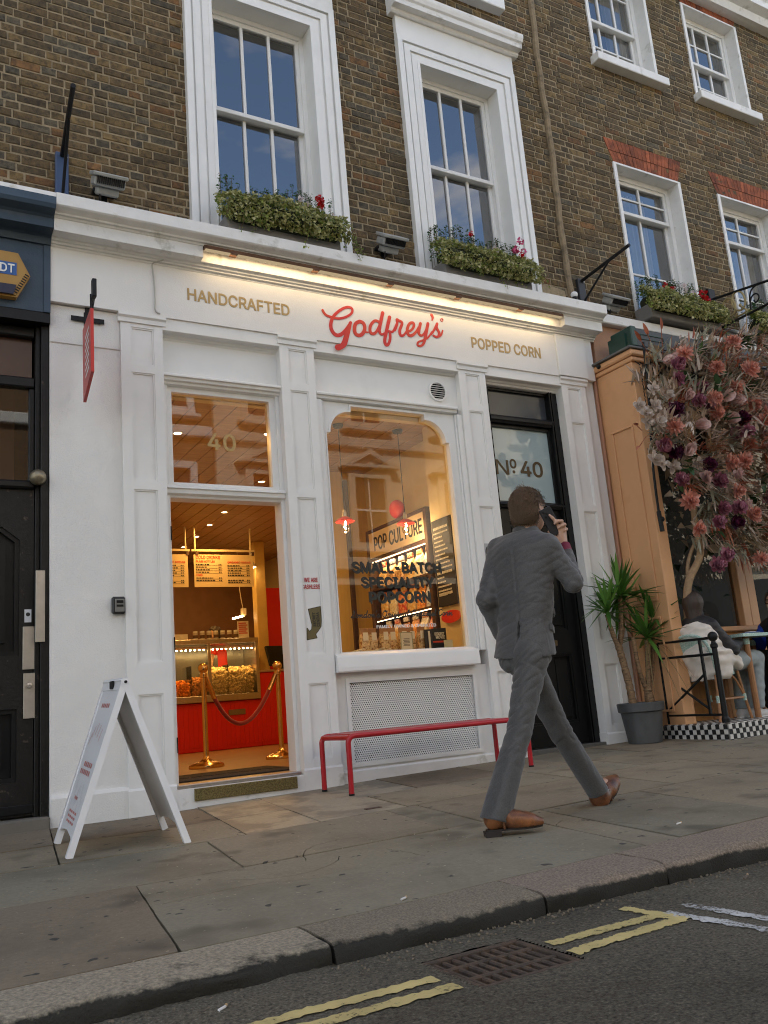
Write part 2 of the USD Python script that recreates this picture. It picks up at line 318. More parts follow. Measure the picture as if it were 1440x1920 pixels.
pav = thing('pavement', kind='structure')
bed = MB(); bv, bf = grid(-30, 40, -3.55, .3, .25, lambda x, y: gz(x, y)-.024, None); bed.add(bv, bf)
obj('joint_bed', bed, GRIT, pav)
SK = .13
cracks = [[(-1.13, -2.46), (-1.03, -2.25), (-.93, -2.17), (-.80, -2.14), (-.65, -2.20)], [(-1.55, -2.56), (-1.30, -2.72), (-1.05, -2.62), (-.98, -2.50)], [(-.75, -2.56), (-.73, -2.75), (-.72, -2.86)], [(.10, -2.8), (.22, -2.72), (.30, -2.95), (.34, -3.2)], [(.10, -2.45), (.3, -2.6), (.62, -2.66), (.95, -2.7)],
          [(-1.62, -.9), (-1.45, -1.05), (-1.38, -1.22)], [(-.70, -2.28), (-.58, -2.35), (-.25, -2.33)], [(2.2, -1.6), (2.5, -1.8), (2.7, -1.75)], [(-1.9, -2.8), (-1.5, -2.75), (-1.2, -2.9)]]
crk = SO.unary_union([SG.LineString([(x+rnd.uniform(-.006, .006), y+rnd.uniform(-.006, .006)) for x, y in spline([(*q, 0) for q in c], 7)[:, :2]]).buffer(.0026) for c in cracks])
def slab(x0, x1, y1, y0, m, gap=.0045, zoff=None):
    """a flag between u = x0..x1 (skewed with the kerb) and y0 < y < y1"""
    pts = []
    for (a, b) in (((x0+gap, y0+gap), (x1-gap, y0+gap)), ((x1-gap, y0+gap), (x1-gap, y1-gap)), ((x1-gap, y1-gap), (x0+gap, y1-gap)), ((x0+gap, y1-gap), (x0+gap, y0+gap))):
        n = max(2, int(math.hypot(b[0]-a[0], b[1]-a[1])/.07))
        for i in range(n):
            t = i/n; u, y = a[0]+(b[0]-a[0])*t, a[1]+(b[1]-a[1])*t
            pts.append((u+SK*y+rnd.uniform(-.002, .002), y+rnd.uniform(-.002, .002)))
    P = SG.Polygon(pts).buffer(-.006).buffer(.006, quad_segs=2)
    if not P.intersects(crk): Q = [P]
    else: Q = [g for g in getattr(P.difference(crk), 'geoms', [P.difference(crk)]) if g.area > 1e-4]
    mb = MB(); dz, tx, ty = rnd.uniform(-.002, .003) if zoff is None else zoff, rnd.uniform(-.003, .003), rnd.uniform(-.003, .003)
    cx, cy = (x0+x1)/2, (y0+y1)/2
    for g in Q:
        t = trimesh.creation.extrude_polygon(g.simplify(.0008), .03, engine='earcut'); v = t.vertices.copy(); v[:, 2] += -.03+gz(v[:, 0], v[:, 1])+dz+tx*(v[:, 0]-cx)+ty*(v[:, 1]-cy); mb.add(v, t.faces)
    obj('paving_slab', mb, m, pav)
def row(us, y1, y0, pick=None, split=()):
    for i in range(len(us)-1):
        m = (pick or {}).get(i) or SLABS[rnd.choices((0, 1, 2), (5, 3, 3))[0]]
        if i in split: ym = (y0+y1)/2+rnd.uniform(-.1, .1); slab(us[i], us[i+1], y1, ym, m); slab(us[i], us[i+1], ym, y0, SLABS[rnd.randrange(3)])
        else: slab(us[i], us[i+1], y1, y0, m)
row([-4.6, -3.6, -2.75, -1.86, -.86, -.40, .62, 1.42, 2.05, 2.85, 3.6, 4.5, 5.4, 6.4, 7.5, 9], .12, -.80, {5: PALE_SLAB, 4: PALE_SLAB, 3: SLABS[2], 2: SLABS[2], 6: SLABS[2]})
row([-4.5, -3.4, -2.5, -1.86, -.86, -.40, .20, .86, 1.55, 2.25, 3.05, 3.9, 4.7, 5.6, 6.6, 7.7, 9], -.80, -1.50, {4: PALE_SLAB, 5: PALE_SLAB})
row([-4.6, -3.3, -1.09, .04, .26, 1.02, 1.74, 2.6, 3.45, 4.4, 5.5, 6.6, 8], -1.50, -2.36, {1: SLABS[1], 2: SLABS[0]})
row([-4.6, -3.35, -2.45, -1.58, .45, .66, 1.42, 2.35, 3.2, 4.3, 5.5, 7, 8.5], -2.36, -3.50, {2: SLABS[2], 3: SLABS[1], 5: SLABS[1]})
obj('service_cover', MB().box(-.215, -.105, -1.375, -1.335, -.05, -.0365), mat('rusty_cover', (.09, .055, .04), rough=.8, bump=.3), pav)

kerb = thing('kerb', kind='structure')
def kerb_stone(x0, x1, m, seed, rough):
    n = max(6, int((x1-x0)/.035)); xs = np.linspace(x0+.006, x1-.006, n)
    prof = [(-3.505, -.30), (-3.505, -.01), (-3.5, 0), (-3.58, .001), (-3.66, .001), (-3.735, -.001), (-3.757, -.006), (-3.768, -.016), (-3.774, -.030), (-3.777, -.055), (-3.779, -.085), (-3.77, -.30)]
    V = []
    for x in xs:
        for (y, z) in prof: V.append((x, y, z+gz(x, y) if z > -.2 else -.34))
    V = np.array(V); k = len(prof)
    d = meshkit.noise(V*np.array([9, 9, 9]), seed)-.5; d2 = meshkit.noise(V*np.array([35, 35, 35]), seed+1)-.5
    w = (np.tile(np.arange(k), n) > 2) & (np.tile(np.arange(k), n) < k-1)
    V[:, 1] += w*(d*.035+d2*.012)*rough*np.where(np.tile(np.arange(k), n) > 5, 1, .2); V[:, 2] += w*(d2*.007+d*.008)*rough
    F = [(i*k+j, i*k+j+1, (i+1)*k+j+1, (i+1)*k+j) for i in range(n-1) for j in range(k-1)]
    mb = MB().add(V, np.array(F)[:, ::-1])
    for i in (0, n-1):
        f = [(i*k, i*k+j, i*k+j+1) for j in range(1, k-1)]; mb.F.append(np.array(f if i == 0 else [q[::-1] for q in f]))
    obj('kerb_stone', mb, m, kerb, smooth=50)
ks = [-4.6, -3.3, -1.635, -.80, -.19, .86, 1.95, 3.0, 4.2, 5.4, 6.7, 8.0, 9.4]
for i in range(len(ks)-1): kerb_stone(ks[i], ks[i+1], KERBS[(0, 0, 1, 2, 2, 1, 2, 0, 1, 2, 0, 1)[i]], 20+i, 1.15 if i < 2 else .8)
gg = MB(); rgk = np.random.default_rng(2)
for _ in range(900):
    x = rgk.uniform(-3.2, 3); v, f = ico(0); gg.add(v*rgk.uniform(.002, .006)*rgk.uniform(.6, 1.2, 3)+np.array([x, -3.785-abs(rgk.normal())*.05, ROADZ+.002]), f)
obj('gutter_grit', gg, SLABS[2], kerb, kind='stuff')
obj('far_kerb', MB().box(-60, 60, -12.9, -12.6, -.75, -.1), KERBS[0], kerb)
obj('far_pavement', MB().box(-60, 60, -15.2, -12.9, -.75, -.1), SLABS[0], kind='structure')

def worn_paint(name, col, lo, hi):
    return usdkit.material(stage, '/World/Looks/'+name, {
        'g': ('geometry', {}), 'n': ('noise_texture', {'scale': 70., 'detail': 5., 'roughness': .7}), 'n2': ('noise_texture', {'scale': 6., 'detail': 3.}), 'ad': ('math', {'math_type': 'multiply_add', 'value2': .35}),
        'r': ('rgb_ramp', {'ramp': [(lo, (1, 1, 1)), (hi, (0, 0, 0))]}), 'rc': ('rgb_ramp', {'ramp': [(.3, tuple(np.array(col)*.72)), (.7, col)]}), 'p': ('principled_bsdf', {'roughness': .8}), 't': ('transparent_bsdf', {}), 'm': ('mix_closure', {})},
        [('g.position', 'n.vector'), ('g.position', 'n2.vector'), ('n2.fac', 'ad.value1'), ('n.fac', 'ad.value3'), ('ad.value', 'r.fac'), ('n2.fac', 'rc.fac'), ('rc.color', 'p.base_color'), ('r.color', 'm.fac'), ('p.BSDF', 'm.closure1'), ('t.BSDF', 'm.closure2')], surface='m.closure')
YELLOW = worn_paint('yellow_road_paint', (.62, .50, .20), .50, .56); ROADWHITE = worn_paint('white_road_paint', (.55, .55, .52), .60, .68)
def stripe(pts, w, name, m, label, parent=None, wob=.004):
    P = spline([(*p, 0) for p in pts], 60)[:, :2] if len(pts) > 2 else np.linspace(pts[0], pts[1], 120)
    d = np.gradient(P, axis=0); d /= np.linalg.norm(d, axis=1, keepdims=True); nn = np.stack([-d[:, 1], d[:, 0]], 1)
    o = np.linspace(-.5, .5, 5); V = []
    for j, t in enumerate(o):
        q = P+nn*(w*t+((nrng.random((len(P), 1))-.5)*wob*2 if abs(t) == .5 else 0)); V.append(np.stack([q[:, 0], q[:, 1], ROADZ+road_h(q[:, 0], q[:, 1])+.0035], 1))
    n = len(P); V = np.stack(V, 1).reshape(-1, 3); F = [(i*5+j, i*5+j+1, (i+1)*5+j+1, (i+1)*5+j) for i in range(n-1) for j in range(4)]
    return obj(name, MB().add(V, F), m, parent, label=label, cat='road marking' if parent is None else None)
stripe([(-3.4, -4.11), (-1.485, -4.115)], .055, 'yellow_line', YELLOW, 'yellow road line left of the drain grate, the one nearer the kerb')
stripe([(-3.4, -4.21), (-1.475, -4.215)], .055, 'yellow_line', YELLOW, 'yellow road line left of the drain grate, the one farther from the kerb')
stripe([(-1.045, -4.085), (-.575, -4.08)], .055, 'yellow_line', YELLOW, 'short yellow road line right of the drain grate, nearer the kerb')
stripe([(-1.06, -4.21), (-.55, -4.165)], .055, 'yellow_line', YELLOW, 'short yellow road line right of the drain grate, farther from the kerb')
stripe([(-.575, -3.92), (-.54, -4.185)], .05, 'yellow_end_bar', YELLOW, 'yellow cross bar closing the double lines near the white lines')
stripe([(-.52, -4.07), (-.47, -4.5), (-.40, -5.3)], .05, 'white_line', ROADWHITE, 'white road line touching the end of the yellow lines')
stripe([(-.40, -4.04), (-.36, -4.45), (-.29, -5.3)], .05, 'white_line', ROADWHITE, 'white road line parallel on the right, apart from the yellow lines')

IRON = mat('rusty_cast_iron', (.075, .055, .04), rough=.75, var=.4, scale=30, bump=.5, bscale=150, metallic=.15, col2=(.12, .075, .045), c2pos=(.48, .62), c2scale=18)
dr = thing('drain_grate', 'rusty cast iron gully grating in the road below the kerb', 'drain', (0, 0, 0))
zt = ROADZ-.002
fr = MB()
for a in ((DR[0], DR[1], DR[3]-.022, DR[3]), (DR[0], DR[1], DR[2], DR[2]+.022), (DR[0], DR[0]+.022, DR[2]+.022, DR[3]-.022), (DR[1]-.022, DR[1], DR[2]+.022, DR[3]-.022)): fr.box(a[0], a[1], a[2], a[3], zt-.07, zt, .004)
obj('frame', fr, IRON, dr)
for i in range(9):
    x = DR[0]+.022+(i+.5)*(DR[1]-DR[0]-.044)/9; obj('bar', MB().box(x-.0085, x+.0085, DR[2]+.02, DR[3]-.02, zt-.06, zt-.006+rnd.uniform(-.002, .001), .004), IRON, dr)
for t in (.33, .68):
    y = DR[2]+t*(DR[3]-DR[2]); obj('rib', MB().box(DR[0]+.02, DR[1]-.02, y-.009, y+.009, zt-.06, zt-.003, .004), IRON, dr)
pit = MB()
for a in ((DR[0]-.02, DR[0]+.002, DR[2], DR[3]), (DR[1]-.002, DR[1]+.02, DR[2], DR[3]), (DR[0], DR[1], DR[2]-.02, DR[2]+.002), (DR[0], DR[1], DR[3]-.002, DR[3]+.02)): pit.box(*a, -.74, zt-.07)
obj('pit', pit, GRIT, dr)
PAPER = mat('white_litter', (.75, .73, .70), rough=.8)
def butt(px, py, z, a, l, label, m=PAPER, r=.004):
    t = thing('cigarette_butt', label, 'litter', (px, py, z+r), a); obj('paper', MB().tube([(-l/2, 0, 0), (-l*.1, 0, .001), (l/2, .004, 0)], r, 7), m, t); obj('filter', MB().tube([(l*.5, .004, 0), (l*.8, .008, .002)], r*1.02, 7), mat('filter_tip', (.50, .33, .16)), t)
butt(-1.20, -3.47, gz(-1.2, -3.47)+.003, .35, .03, 'white cigarette end on the flags left of the drain grate')
butt(.42, -3.30, gz(.42, -3.3)+.003, .1, .035, 'white cigarette end near the kerb right of the walking man')
butt(-2.05, -3.93, ROADZ+.004, .5, .03, 'cigarette end in the gutter at lower left')
butt(.05, -3.95, ROADZ+.004, .4, .06, 'dark twig like stub in the gutter right of the grate', mat('twig', (.12, .08, .05)))
# ------------------------------------------------------------------ brick terrace above the shops
WALLY = .10
def in_view(p, margin=.03):
    v = np.asarray(p, float)-np.array(CAM_POS); d = v@_f
    a, b = (v@_r)/d*1.14325, (v@_u)/d*1.14325*.75      # half width = 1, half height = 1
    return (d > 0) & (abs(a) < 1+margin) & (abs(b) < 1+margin)
def brick_field(wall, x0, x1, z0, z1, holes, seed, weights):
    rg = random.Random(seed); C = .0777; items = []
    nrow = int((z1-z0)/C)
    for r in range(nrow):
        za, zb = z0+r*C, z0+r*C+C-.0105
        x = x0-rg.uniform(0, .05)-(.17 if r % 2 else 0); k = r % 2
        while x < x1:
            L = (.218 if k % 2 == 0 else .104)+rg.uniform(-.006, .006); k += 1
            a, b = x, x+L; x = b+.0105+rg.uniform(-.002, .003); segs = [(max(a, x0), min(b, x1))]
            for h in holes:
                if zb > h[2] and za < h[3]:
                    n = []
                    for s in segs:
                        if s[1] <= h[0] or s[0] >= h[1]: n.append(s)
                        else:
                            if s[0] < h[0]: n.append((s[0], h[0]))
                            if s[1] > h[1]: n.append((h[1], s[1]))
                    segs = n
            for s in segs:
                if s[1]-s[0] > .02: items.append((s[0], s[1], za+rg.uniform(-.003, .003), zb+rg.uniform(-.003, .003), rg.random()))
    def shape(mb, it):
        a, b, za, zb, t = it; y = WALLY-.0005-rg.uniform(0, .006); e = .0045+rg.uniform(0, .003); j = lambda s=.0028: rg.uniform(-s, s)
        o = [(a+j(), za+j()), (b+j(), za+j()), (b+j(), zb+j()), (a+j(), zb+j())]
        f = [(a+e+j(), y+j(), za+e+j()), (b-e+j(), y+j(), za+e+j()), (b-e+j(), y+j(), zb-e+j()), (a+e+j(), y+j(), zb-e+j())]
        V = [(p, y+.0055, q) for p, q in o]+f+[(p, WALLY+.02, q) for p, q in o]
        F = [(4, 5, 6, 7)]+[(i, (i+1) % 4, 4+(i+1) % 4, 4+i) for i in range(4)]+[(8+i, 8+(i+1) % 4, (i+1) % 4, i) for i in range(4)]
        mb.add(V, F)
    def size(it):
        p = np.array([(it[0]+it[1])/2, WALLY, (it[2]+it[3])/2])
        return (it[1]-it[0])/np.linalg.norm(p-np.array(CAM_POS))**2 if in_view(p, -.01) else 0
    items.sort(key=size, reverse=True); rest = [MB() for _ in BRICKS]
    for i, it in enumerate(items):
        m = rg.choices(range(5), weights)[0]
        if i < 300: mb = MB(); shape(mb, it); obj('brick', mb, BRICKS[m], wall)
        else: shape(rest[m], it)
    # the remaining bricks: one joined part, its tones told apart by material subsets
    allm = MB(); sub = []; n = 0
    for k, r in enumerate(rest):
        if r.n:
            v, f = r.arrays(); allm.add(v, f); sub.append((k, n, n+len(f))); n += len(f)
    p = obj('brickwork', allm, BRICKS[0], wall, kind='stuff')
    for k, a, b in sub:
        s = UsdGeom.Subset.Define(stage, str(p.GetPath())+f'/tone_{k}'); s.CreateElementTypeAttr('face'); s.CreateFamilyNameAttr('materialBind'); s.CreateIndicesAttr(list(range(a, b)))
        UsdShade.MaterialBindingAPI.Apply(s.GetPrim()).Bind(BRICKS[k])
def wall_sheet(x0, x1, z0, z1, holes, y0, y1):
    P = R(x0, x1, z0, z1)
    for h in holes: P = P.difference(R(*h))
    return MB().prism(P, y0, y1)

CURTAIN = mat('net_curtain', (.62, .60, .56), rough=.9, var=.1, scale=4)
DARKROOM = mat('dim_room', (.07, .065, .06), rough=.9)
def ring(o, i): return R(*o).difference(R(*i))
def sash_window(b, x0, x1, z0, z1, mid, cols, rows_up, rows_lo, y=.27, frame=.075, curtain=None, lab=None):
    """timber sash window in the opening x0..x1, z0..z1; its panes, bars, sashes are sub-parts"""
    w = obj('window', MB().prism(ring((x0-.02, x1+.02, z0, z1+.02), (x0+frame, x1-frame, z0+.06, z1-frame)), y-.035, y+.06), WHITE, b, label=lab)
    gx0, gx1 = x0+frame, x1-frame
    for (a, c, ys, rows) in ((mid, z1-frame, y, rows_up), (z0+.06, mid, y+.04, rows_lo)):
        st = .038
        obj('sash', MB().prism(ring((gx0, gx1, a, c), (gx0+st, gx1-st, a+(.022 if a == mid else .06), c-(.045 if a == mid else .022))), ys-.018, ys+.022), WHITE, w)
        ax0, ax1, az0, az1 = gx0+st, gx1-st, a+(.022 if a == mid else .06), c-(.045 if a == mid else .022)
        for i in range(1, cols):
            x = ax0+(ax1-ax0)*i/cols; obj('glazing_bar', MB().sweepy([(x-.014, az0), (x+.014, az0), (x+.014, az1), (x-.014, az1)], ys-.014, ys+.016), WHITE, w)
        for i in range(1, rows):
            z = az0+(az1-az0)*i/rows; obj('glazing_bar', MB().box(ax0, ax1, ys-.011, ys+.013, z-.011, z+.011), WHITE, w)
        for i in range(cols):
            for k in range(rows):
                px0, px1 = ax0+(ax1-ax0)*i/cols, ax0+(ax1-ax0)*(i+1)/cols; pz0, pz1 = az0+(az1-az0)*k/rows, az0+(az1-az0)*(k+1)/rows
                t = rnd.uniform(-.0022, .0022); t2 = rnd.uniform(-.0022, .0022)
                obj('pane', MB().add([(px0, ys+.004-t, pz0), (px1, ys+.004+t, pz0), (px1, ys+.004+t+t2, pz1), (px0, ys+.004-t+t2, pz1)], [(0, 1, 2), (0, 2, 3)]), GLASS, w)
    obj('meeting_rail', MB().box(gx0, gx1, y-.03, y+.03, mid-.022, mid+.022, .004), WHITE, w)
    if curtain:
        for (cx0, cx1, cz0, cz1) in curtain:
            n = 60; xs = np.linspace(cx0, cx1, n); ys_ = y+.13+.018*np.sin(xs*95)+.01*np.sin(xs*37)
            V = [(x_, y_, z_) for z_ in (cz0, cz1) for x_, y_ in zip(xs, ys_)]
            obj('curtain', MB().add(V, [(i, i+1, n+i+1, n+i) for i in range(n-1)]), CURTAIN, w, smooth=True)
    return w

def bricked(name, label, x0, x1, holes, seed, weights, zb):
    b = thing(name, label, 'building')
    w = obj('brick_wall', wall_sheet(x0, x1, 4.30, 12.6, holes, WALLY+.002, WALLY+.34), MORTAR, b)
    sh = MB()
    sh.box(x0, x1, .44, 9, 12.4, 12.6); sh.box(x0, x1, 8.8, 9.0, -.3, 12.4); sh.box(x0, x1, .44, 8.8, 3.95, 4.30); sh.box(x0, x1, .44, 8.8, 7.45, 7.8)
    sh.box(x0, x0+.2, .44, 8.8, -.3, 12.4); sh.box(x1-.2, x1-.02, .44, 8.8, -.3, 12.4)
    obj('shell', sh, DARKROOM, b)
    brick_field(w, *zb, holes, seed, weights)
    return b
W1, W2 = (-.48, .58, 4.50, 7.12), (1.785, 2.845, 4.50, 7.12)
W3 = [(-.42, .52, 8.28, 9.9), (1.85, 2.95, 8.28, 9.9)]
hol1 = [W1, W2]+W3
B1 = bricked('brick_terrace_house', 'sooty yellow stock brick house above the white popcorn shop', -9, 3.53, hol1, 3, (4, 5, 3, 1, 2), (-3.4, 3.50, 4.46, 10.2))
for i, (x0, x1, z0, z1) in enumerate((W1, W2)):
    w = sash_window(B1, x0, x1, z0, z1, 6.03, 3, 1, 1, lab=('tall sash window over the shop doorway, left' if i == 0 else 'tall sash window under a complete white hood, right'))
    # lined reveal, stepped architrave, frieze and hood
    rv = MB(); rv.box(x0-.002, x0+.03, .052, .30, z0, z1); rv.box(x1-.03, x1+.002, .052, .30, z0, z1); rv.box(x0+.03, x1-.03, .052, .30, z1-.03, z1+.002)
    obj('reveal', rv, WHITE, w)
    ar = MB()
    for (o, i_, y0) in ((.235, .175, .035), (.175, .155, .062), (.155, .085, .045), (.085, .065, .066), (.065, 0., .056)):
        ar.prism(R(x0-o, x1+o, z0, z1+o).difference(R(x0-i_, x1+i_, z0-1, z1+i_)), y0, .101)
    obj('architrave', ar, WHITE, w)
    obj('hood_frieze', MB().box(x0-.235, x1+.235, .045, .10, z1+.236, z1+.46), WHITE, w)
    hp = [(.1, z1+.46), (.02, z1+.46), (.0, z1+.475), (-.005, z1+.50), (-.075, z1+.505), (-.08, z1+.56), (-.10, z1+.575), (-.115, z1+.61), (-.12, z1+.63), (-.12, z1+.655), (.1, z1+.67)]
    hd = MB().sweepx(hp, x0-.30, x1+.30); obj('hood', hd, WHITE_OLD, w)
for (x0, x1, z0, z1) in W3:
    w = sash_window(B1, x0, x1, z0, z1, 9.1, 3, 2, 2)
    obj('sill', MB().box(x0-.08, x1+.08, -.02, .24, z0-.135, z0, .008), WHITE, w); rv = MB(); rv.box(x0-.002, x0+.025, .06, .30, z0, z1); rv.box(x1-.025, x1+.002, .06, .30, z0, z1); obj('reveal', rv, WHITE, w)

A_, B_, C_, D_ = (4.53, 5.60, 4.50, 6.65), (6.36, 7.42, 4.50, 6.66), (4.48, 5.53, 8.09, 10.0), (6.30, 7.36, 8.12, 9.56)
B2 = bricked('brick_terrace_house', 'browner brick house with red brick window heads, above the orange shopfront', 3.53, 15, [A_, B_, C_, D_], 5, (5, 6, 2, 1, 1), (3.56, 9.6, 4.50, 9.72))
for k, (o, lab, cols, ru, rl, mid, cur) in enumerate(((A_, 'first floor sash window left of the gilt emblem bracket', 2, 2, 2, 6.14, [(4.95, 5.3, 4.6, 6.5)]), (B_, 'first floor sash window behind the gilt emblem bracket', 2, 2, 2, 6.14, [(6.9, 7.25, 4.6, 6.5)]),
        (C_, 'second floor sash window with half drawn curtains, cut by the top of the picture', 3, 2, 2, 8.85, [(5.1, 5.45, 8.2, 9.9)]), (D_, 'second floor sash window at the top right', 3, 2, 2, 8.84, [(6.45, 6.85, 8.2, 9.5)]))):
    x0, x1, z0, z1 = o
    w = sash_window(B2, *o, mid, cols, ru, rl, y=.28, curtain=cur, lab=lab)
    rv = MB()
    rv.box(x0-.035, x0+.012, .078, .32, z0, z1+.012); rv.box(x1-.012, x1+.035, .078, .32, z0, z1+.012); rv.box(x0+.012, x1-.012, .078, .32, z1-.012, z1+.012)
    obj('reveal', rv, WHITE_OLD, w)
    if k > 1: obj('sill', MB().box(x0-.075, x1+.10, -.03, .26, z0-.115, z0-.001, .008), WHITE_OLD, w)
    ab = MB(); n = 19; h = .315; zc = z1+.014
    for i in range(n):
        def X(t, s): return (x0+x1)/2+((x1-x0)/2+.012+s*.115)*(2*t-1)
        t0, t1 = i/n, (i+1)/n; g = .0032
        q = [(X(t0, 0)+g, zc), (X(t1, 0)-g, zc), (X(t1, 1)-g, zc+h), (X(t0, 1)+g, zc+h)]; yy = WALLY-.006-rnd.uniform(0, .004)
        for a, b in ((0, .48), (.51, 1)):
            L = lambda p, r_, t: (p[0]+(r_[0]-p[0])*t, p[1]+(r_[1]-p[1])*t)
            ab.prism(SG.Polygon([L(q[0], q[3], a), L(q[1], q[2], a), L(q[1], q[2], b), L(q[0], q[3], b)]), yy, WALLY+.03)
    obj('red_brick_arch', ab, RED_BRICK, B2)
obj('parapet_cornice', MB().sweepx([(.1, 9.68), (-.04, 9.68), (-.09, 9.76), (-.20, 9.80), (-.20, 9.90), (-.26, 9.96), (-.26, 10.05), (.1, 10.08)], 3.6, 15), WHITE_OLD, B2)
ms = []; zz = np.linspace(4.70, 10.2, 60)
strip = MB().tube(np.stack([3.525+.012*np.sin(zz*3.1)+.006*np.sin(zz*11), np.full(60, WALLY-.012), zz], 1), .034+.008*nrng.random(60), 8)
obj('mortar_fillet', strip, mat('buff_mortar', (.27, .205, .125), rough=.95, var=.25, scale=14, bump=.5, bscale=90, col2=(.14, .11, .07), c2pos=(.5, .65), c2scale=9), B2)
obj('patch', MB().prism(SG.Polygon([(3.02, 4.72), (3.46, 4.69), (3.45, 4.80), (3.2, 4.84), (3.06, 4.80)]), WALLY-.012, WALLY+.02), MORTAR, B1)

# opposite side of the street (seen in the glass only)
STUCCO = mat('cream_stucco', (.66, .58, .45), rough=.8, var=.08, scale=1.2); OBRICK = mat('brown_brick_far', (.20, .12, .065), rough=.9, var=.3, scale=9.)
ODARK = mat('far_window_dark', (.03, .035, .04), rough=.1); SLATE = mat('slate_grey', (.10, .11, .125), rough=.6)
def opposite(name, label, x0, x1, h, m, wx, ped, y=-15.2):
    b = thing(name, label, 'building')
    obj('wall', MB().box(x0, x1, y-7, y, -.6, h), m, b)
    for (z, d, t) in ((4.4, .22, .35), (8.05, .16, .3), (h-.5, .35, .5)): obj('string_course', MB().box(x0, x1, y+.003, y+d, z, z+t, .03), STUCCO if m is not OBRICK else WHITE, b)
    for x in wx:
        for k, (z, hh) in enumerate(((5.2, 1.95), (8.85, 1.55))):
            if z+hh > h-.6: continue
            f = obj('window', MB().prism(ring((x-.72, x+.72, z-.18, z+hh+.2), (x-.52, x+.52, z, z+hh)), -(-y-.14), -(-y-.004)), WHITE if m is OBRICK else STUCCO, b)
            obj('pane', MB().box(x-.52, x+.52, y+.004, y+.03, z, z+hh), ODARK, f); obj('glazing_bar', MB().box(x-.02, x+.02, y+.035, y+.06, z, z+hh).box(x-.52, x+.52, y+.035, y+.07, z+hh*.5-.03, z+hh*.5+.03), WHITE, f)
            obj('sill', MB().box(x-.85, x+.85, y+.004, y+.28, z-.30, z-.18, .02), STUCCO if m is not OBRICK else WHITE, f)
            if ped and k == 0: obj('pediment', MB().prism(SG.Polygon([(x-1.0, z+hh+.28), (x+1.0, z+hh+.28), (x, z+hh+.86)]).difference(SG.Polygon([(x-.62, z+hh+.37), (x+.62, z+hh+.37), (x, z+hh+.70)])), y+.30, y+.004), STUCCO, f); obj('pediment_field', MB().prism(SG.Polygon([(x-.9, z+hh+.3), (x+.9, z+hh+.3), (x, z+hh+.8)]), y+.12, y+.004), STUCCO, f)
    sh_ = obj('ground_floor_shopfronts', MB().box(x0, x1, y+.004, y+.09, -.6, 4.0), BLACK, b)
    obj('roof', MB().box(x0, x1, y-6.5, y-.6, h, h+.8), SLATE, b)
    return b
opposite('opposite_building', 'brown brick building opposite, reflected in the fanlight over the shop doorway', -16, 4.9, 11.0, OBRICK, (-8, -5, -2, 1.1, 3.7), False)
opposite('opposite_building', 'cream stucco building with pediments opposite, reflected in the popcorn shop window', 5.0, 30, 11.6, STUCCO, (6.5, 9.6, 12.7, 15.8, 18.9), True)
# ------------------------------------------------------------------ the white popcorn shopfront
SF = thing('white_shopfront', 'white painted shopfront with pilasters and red script sign, house number 40', 'shopfront')
def panel_pilaster(x0, x1):
    p = MB(); i0, i1 = x0+.078, x1-.072; dpt = .014
    holes = [(i0, i1, .217, .796), (i0, i1, 1.023, 2.316), (i0, i1, 2.382, 3.256), (i0, i1, 3.320, 3.632)]
    P = R(x0, x1, -.12, 3.665)
    for h in holes: P = P.difference(R(*h))
    p.prism(P, 0, .20)
    for h in holes:
        # raised bead round the sunk field, then the field
        p.prism(ring((h[0], h[1], h[2], h[3]), (h[0]+.012, h[1]-.012, h[2]+.012, h[3]-.012)), .006, .05)
        p.box(h[0]+.004, h[1]-.004, dpt, .06, h[2]+.004, h[3]-.004)
    o = obj('pilaster', p, WHITE, SF)
    c = MB().sweepx([(.19, 3.665), (-.012, 3.665), (-.014, 3.70), (-.030, 3.715), (-.030, 3.738), (.19, 3.742)], x0-.02, x1+.025)
    obj('capital', c, WHITE, o)
    obj('base', MB().sweepx([(.1, -.12), (-.012, -.12), (-.012, .14), (-.002, .155), (.1, .155)], x0-.006, x1+.006), WHITE_OLD, o)
for x0, x1 in ((-1.338, -1.008), (-.003, .319), (1.849, 2.165), (3.138, 3.463)): panel_pilaster(x0, x1)
# left rendered pier, right return, frieze, architrave
pier = MB(); pier.box(-1.855, -1.338, .03, .30, -.15, 3.735)
obj('rendered_pier', pier, RENDER, SF)
obj('pier_plinth', MB().sweepx([(.1, -.15), (-.0, -.15), (-.0, .15), (.012, .172), (.1, .175)], -1.856, -1.338), RENDER, SF)
obj('pier_band', MB().box(-1.856, -1.338, .021, .05, 3.43, 3.736, .004), RENDER, SF)
obj('right_return', MB().box(3.463, 3.612, .035, .30, -.12, 4.2), RENDER, SF)
fr = MB().box(-1.857, 3.612, -.018, .28, 3.742, 4.21); obj('frieze', fr, mat('frieze_paint', (.80, .79, .76), rough=.6, var=.03, scale=2, bump=.12, bscale=90), SF)
obj('frieze_block', MB().box(3.105, 3.50, -.040, -.0175, 3.745, 4.20, .004), WHITE, SF)
ar = MB()
for a, b in ((-1.008, -.003), (.319, 1.849), (2.165, 3.138)):
    ar.sweepx([(.30, 3.742), (-.004, 3.742), (-.004, 3.640), (.012, 3.632), (.05, 3.628), (.062, 3.612), (.075, 3.606), (.085, 3.59), (.10, 3.586), (.30, 3.586)], a-.0, b+.0)
obj('architrave_moulding', ar, WHITE, SF)
base_p = [(.12, 4.19), (-.022, 4.19), (-.028, 4.205), (-.045, 4.208), (-.05, 4.222), (-.066, 4.226), (-.075, 4.243)]
top_p = [(-.178, 4.347), (-.188, 4.36), (-.205, 4.364), (-.212, 4.376), (-.235, 4.388), (-.262, 4.398), (-.272, 4.408), (-.275, 4.50), (.12, 4.53)]
full = base_p+[(-.17, 4.248), (-.172, 4.346)]+top_p
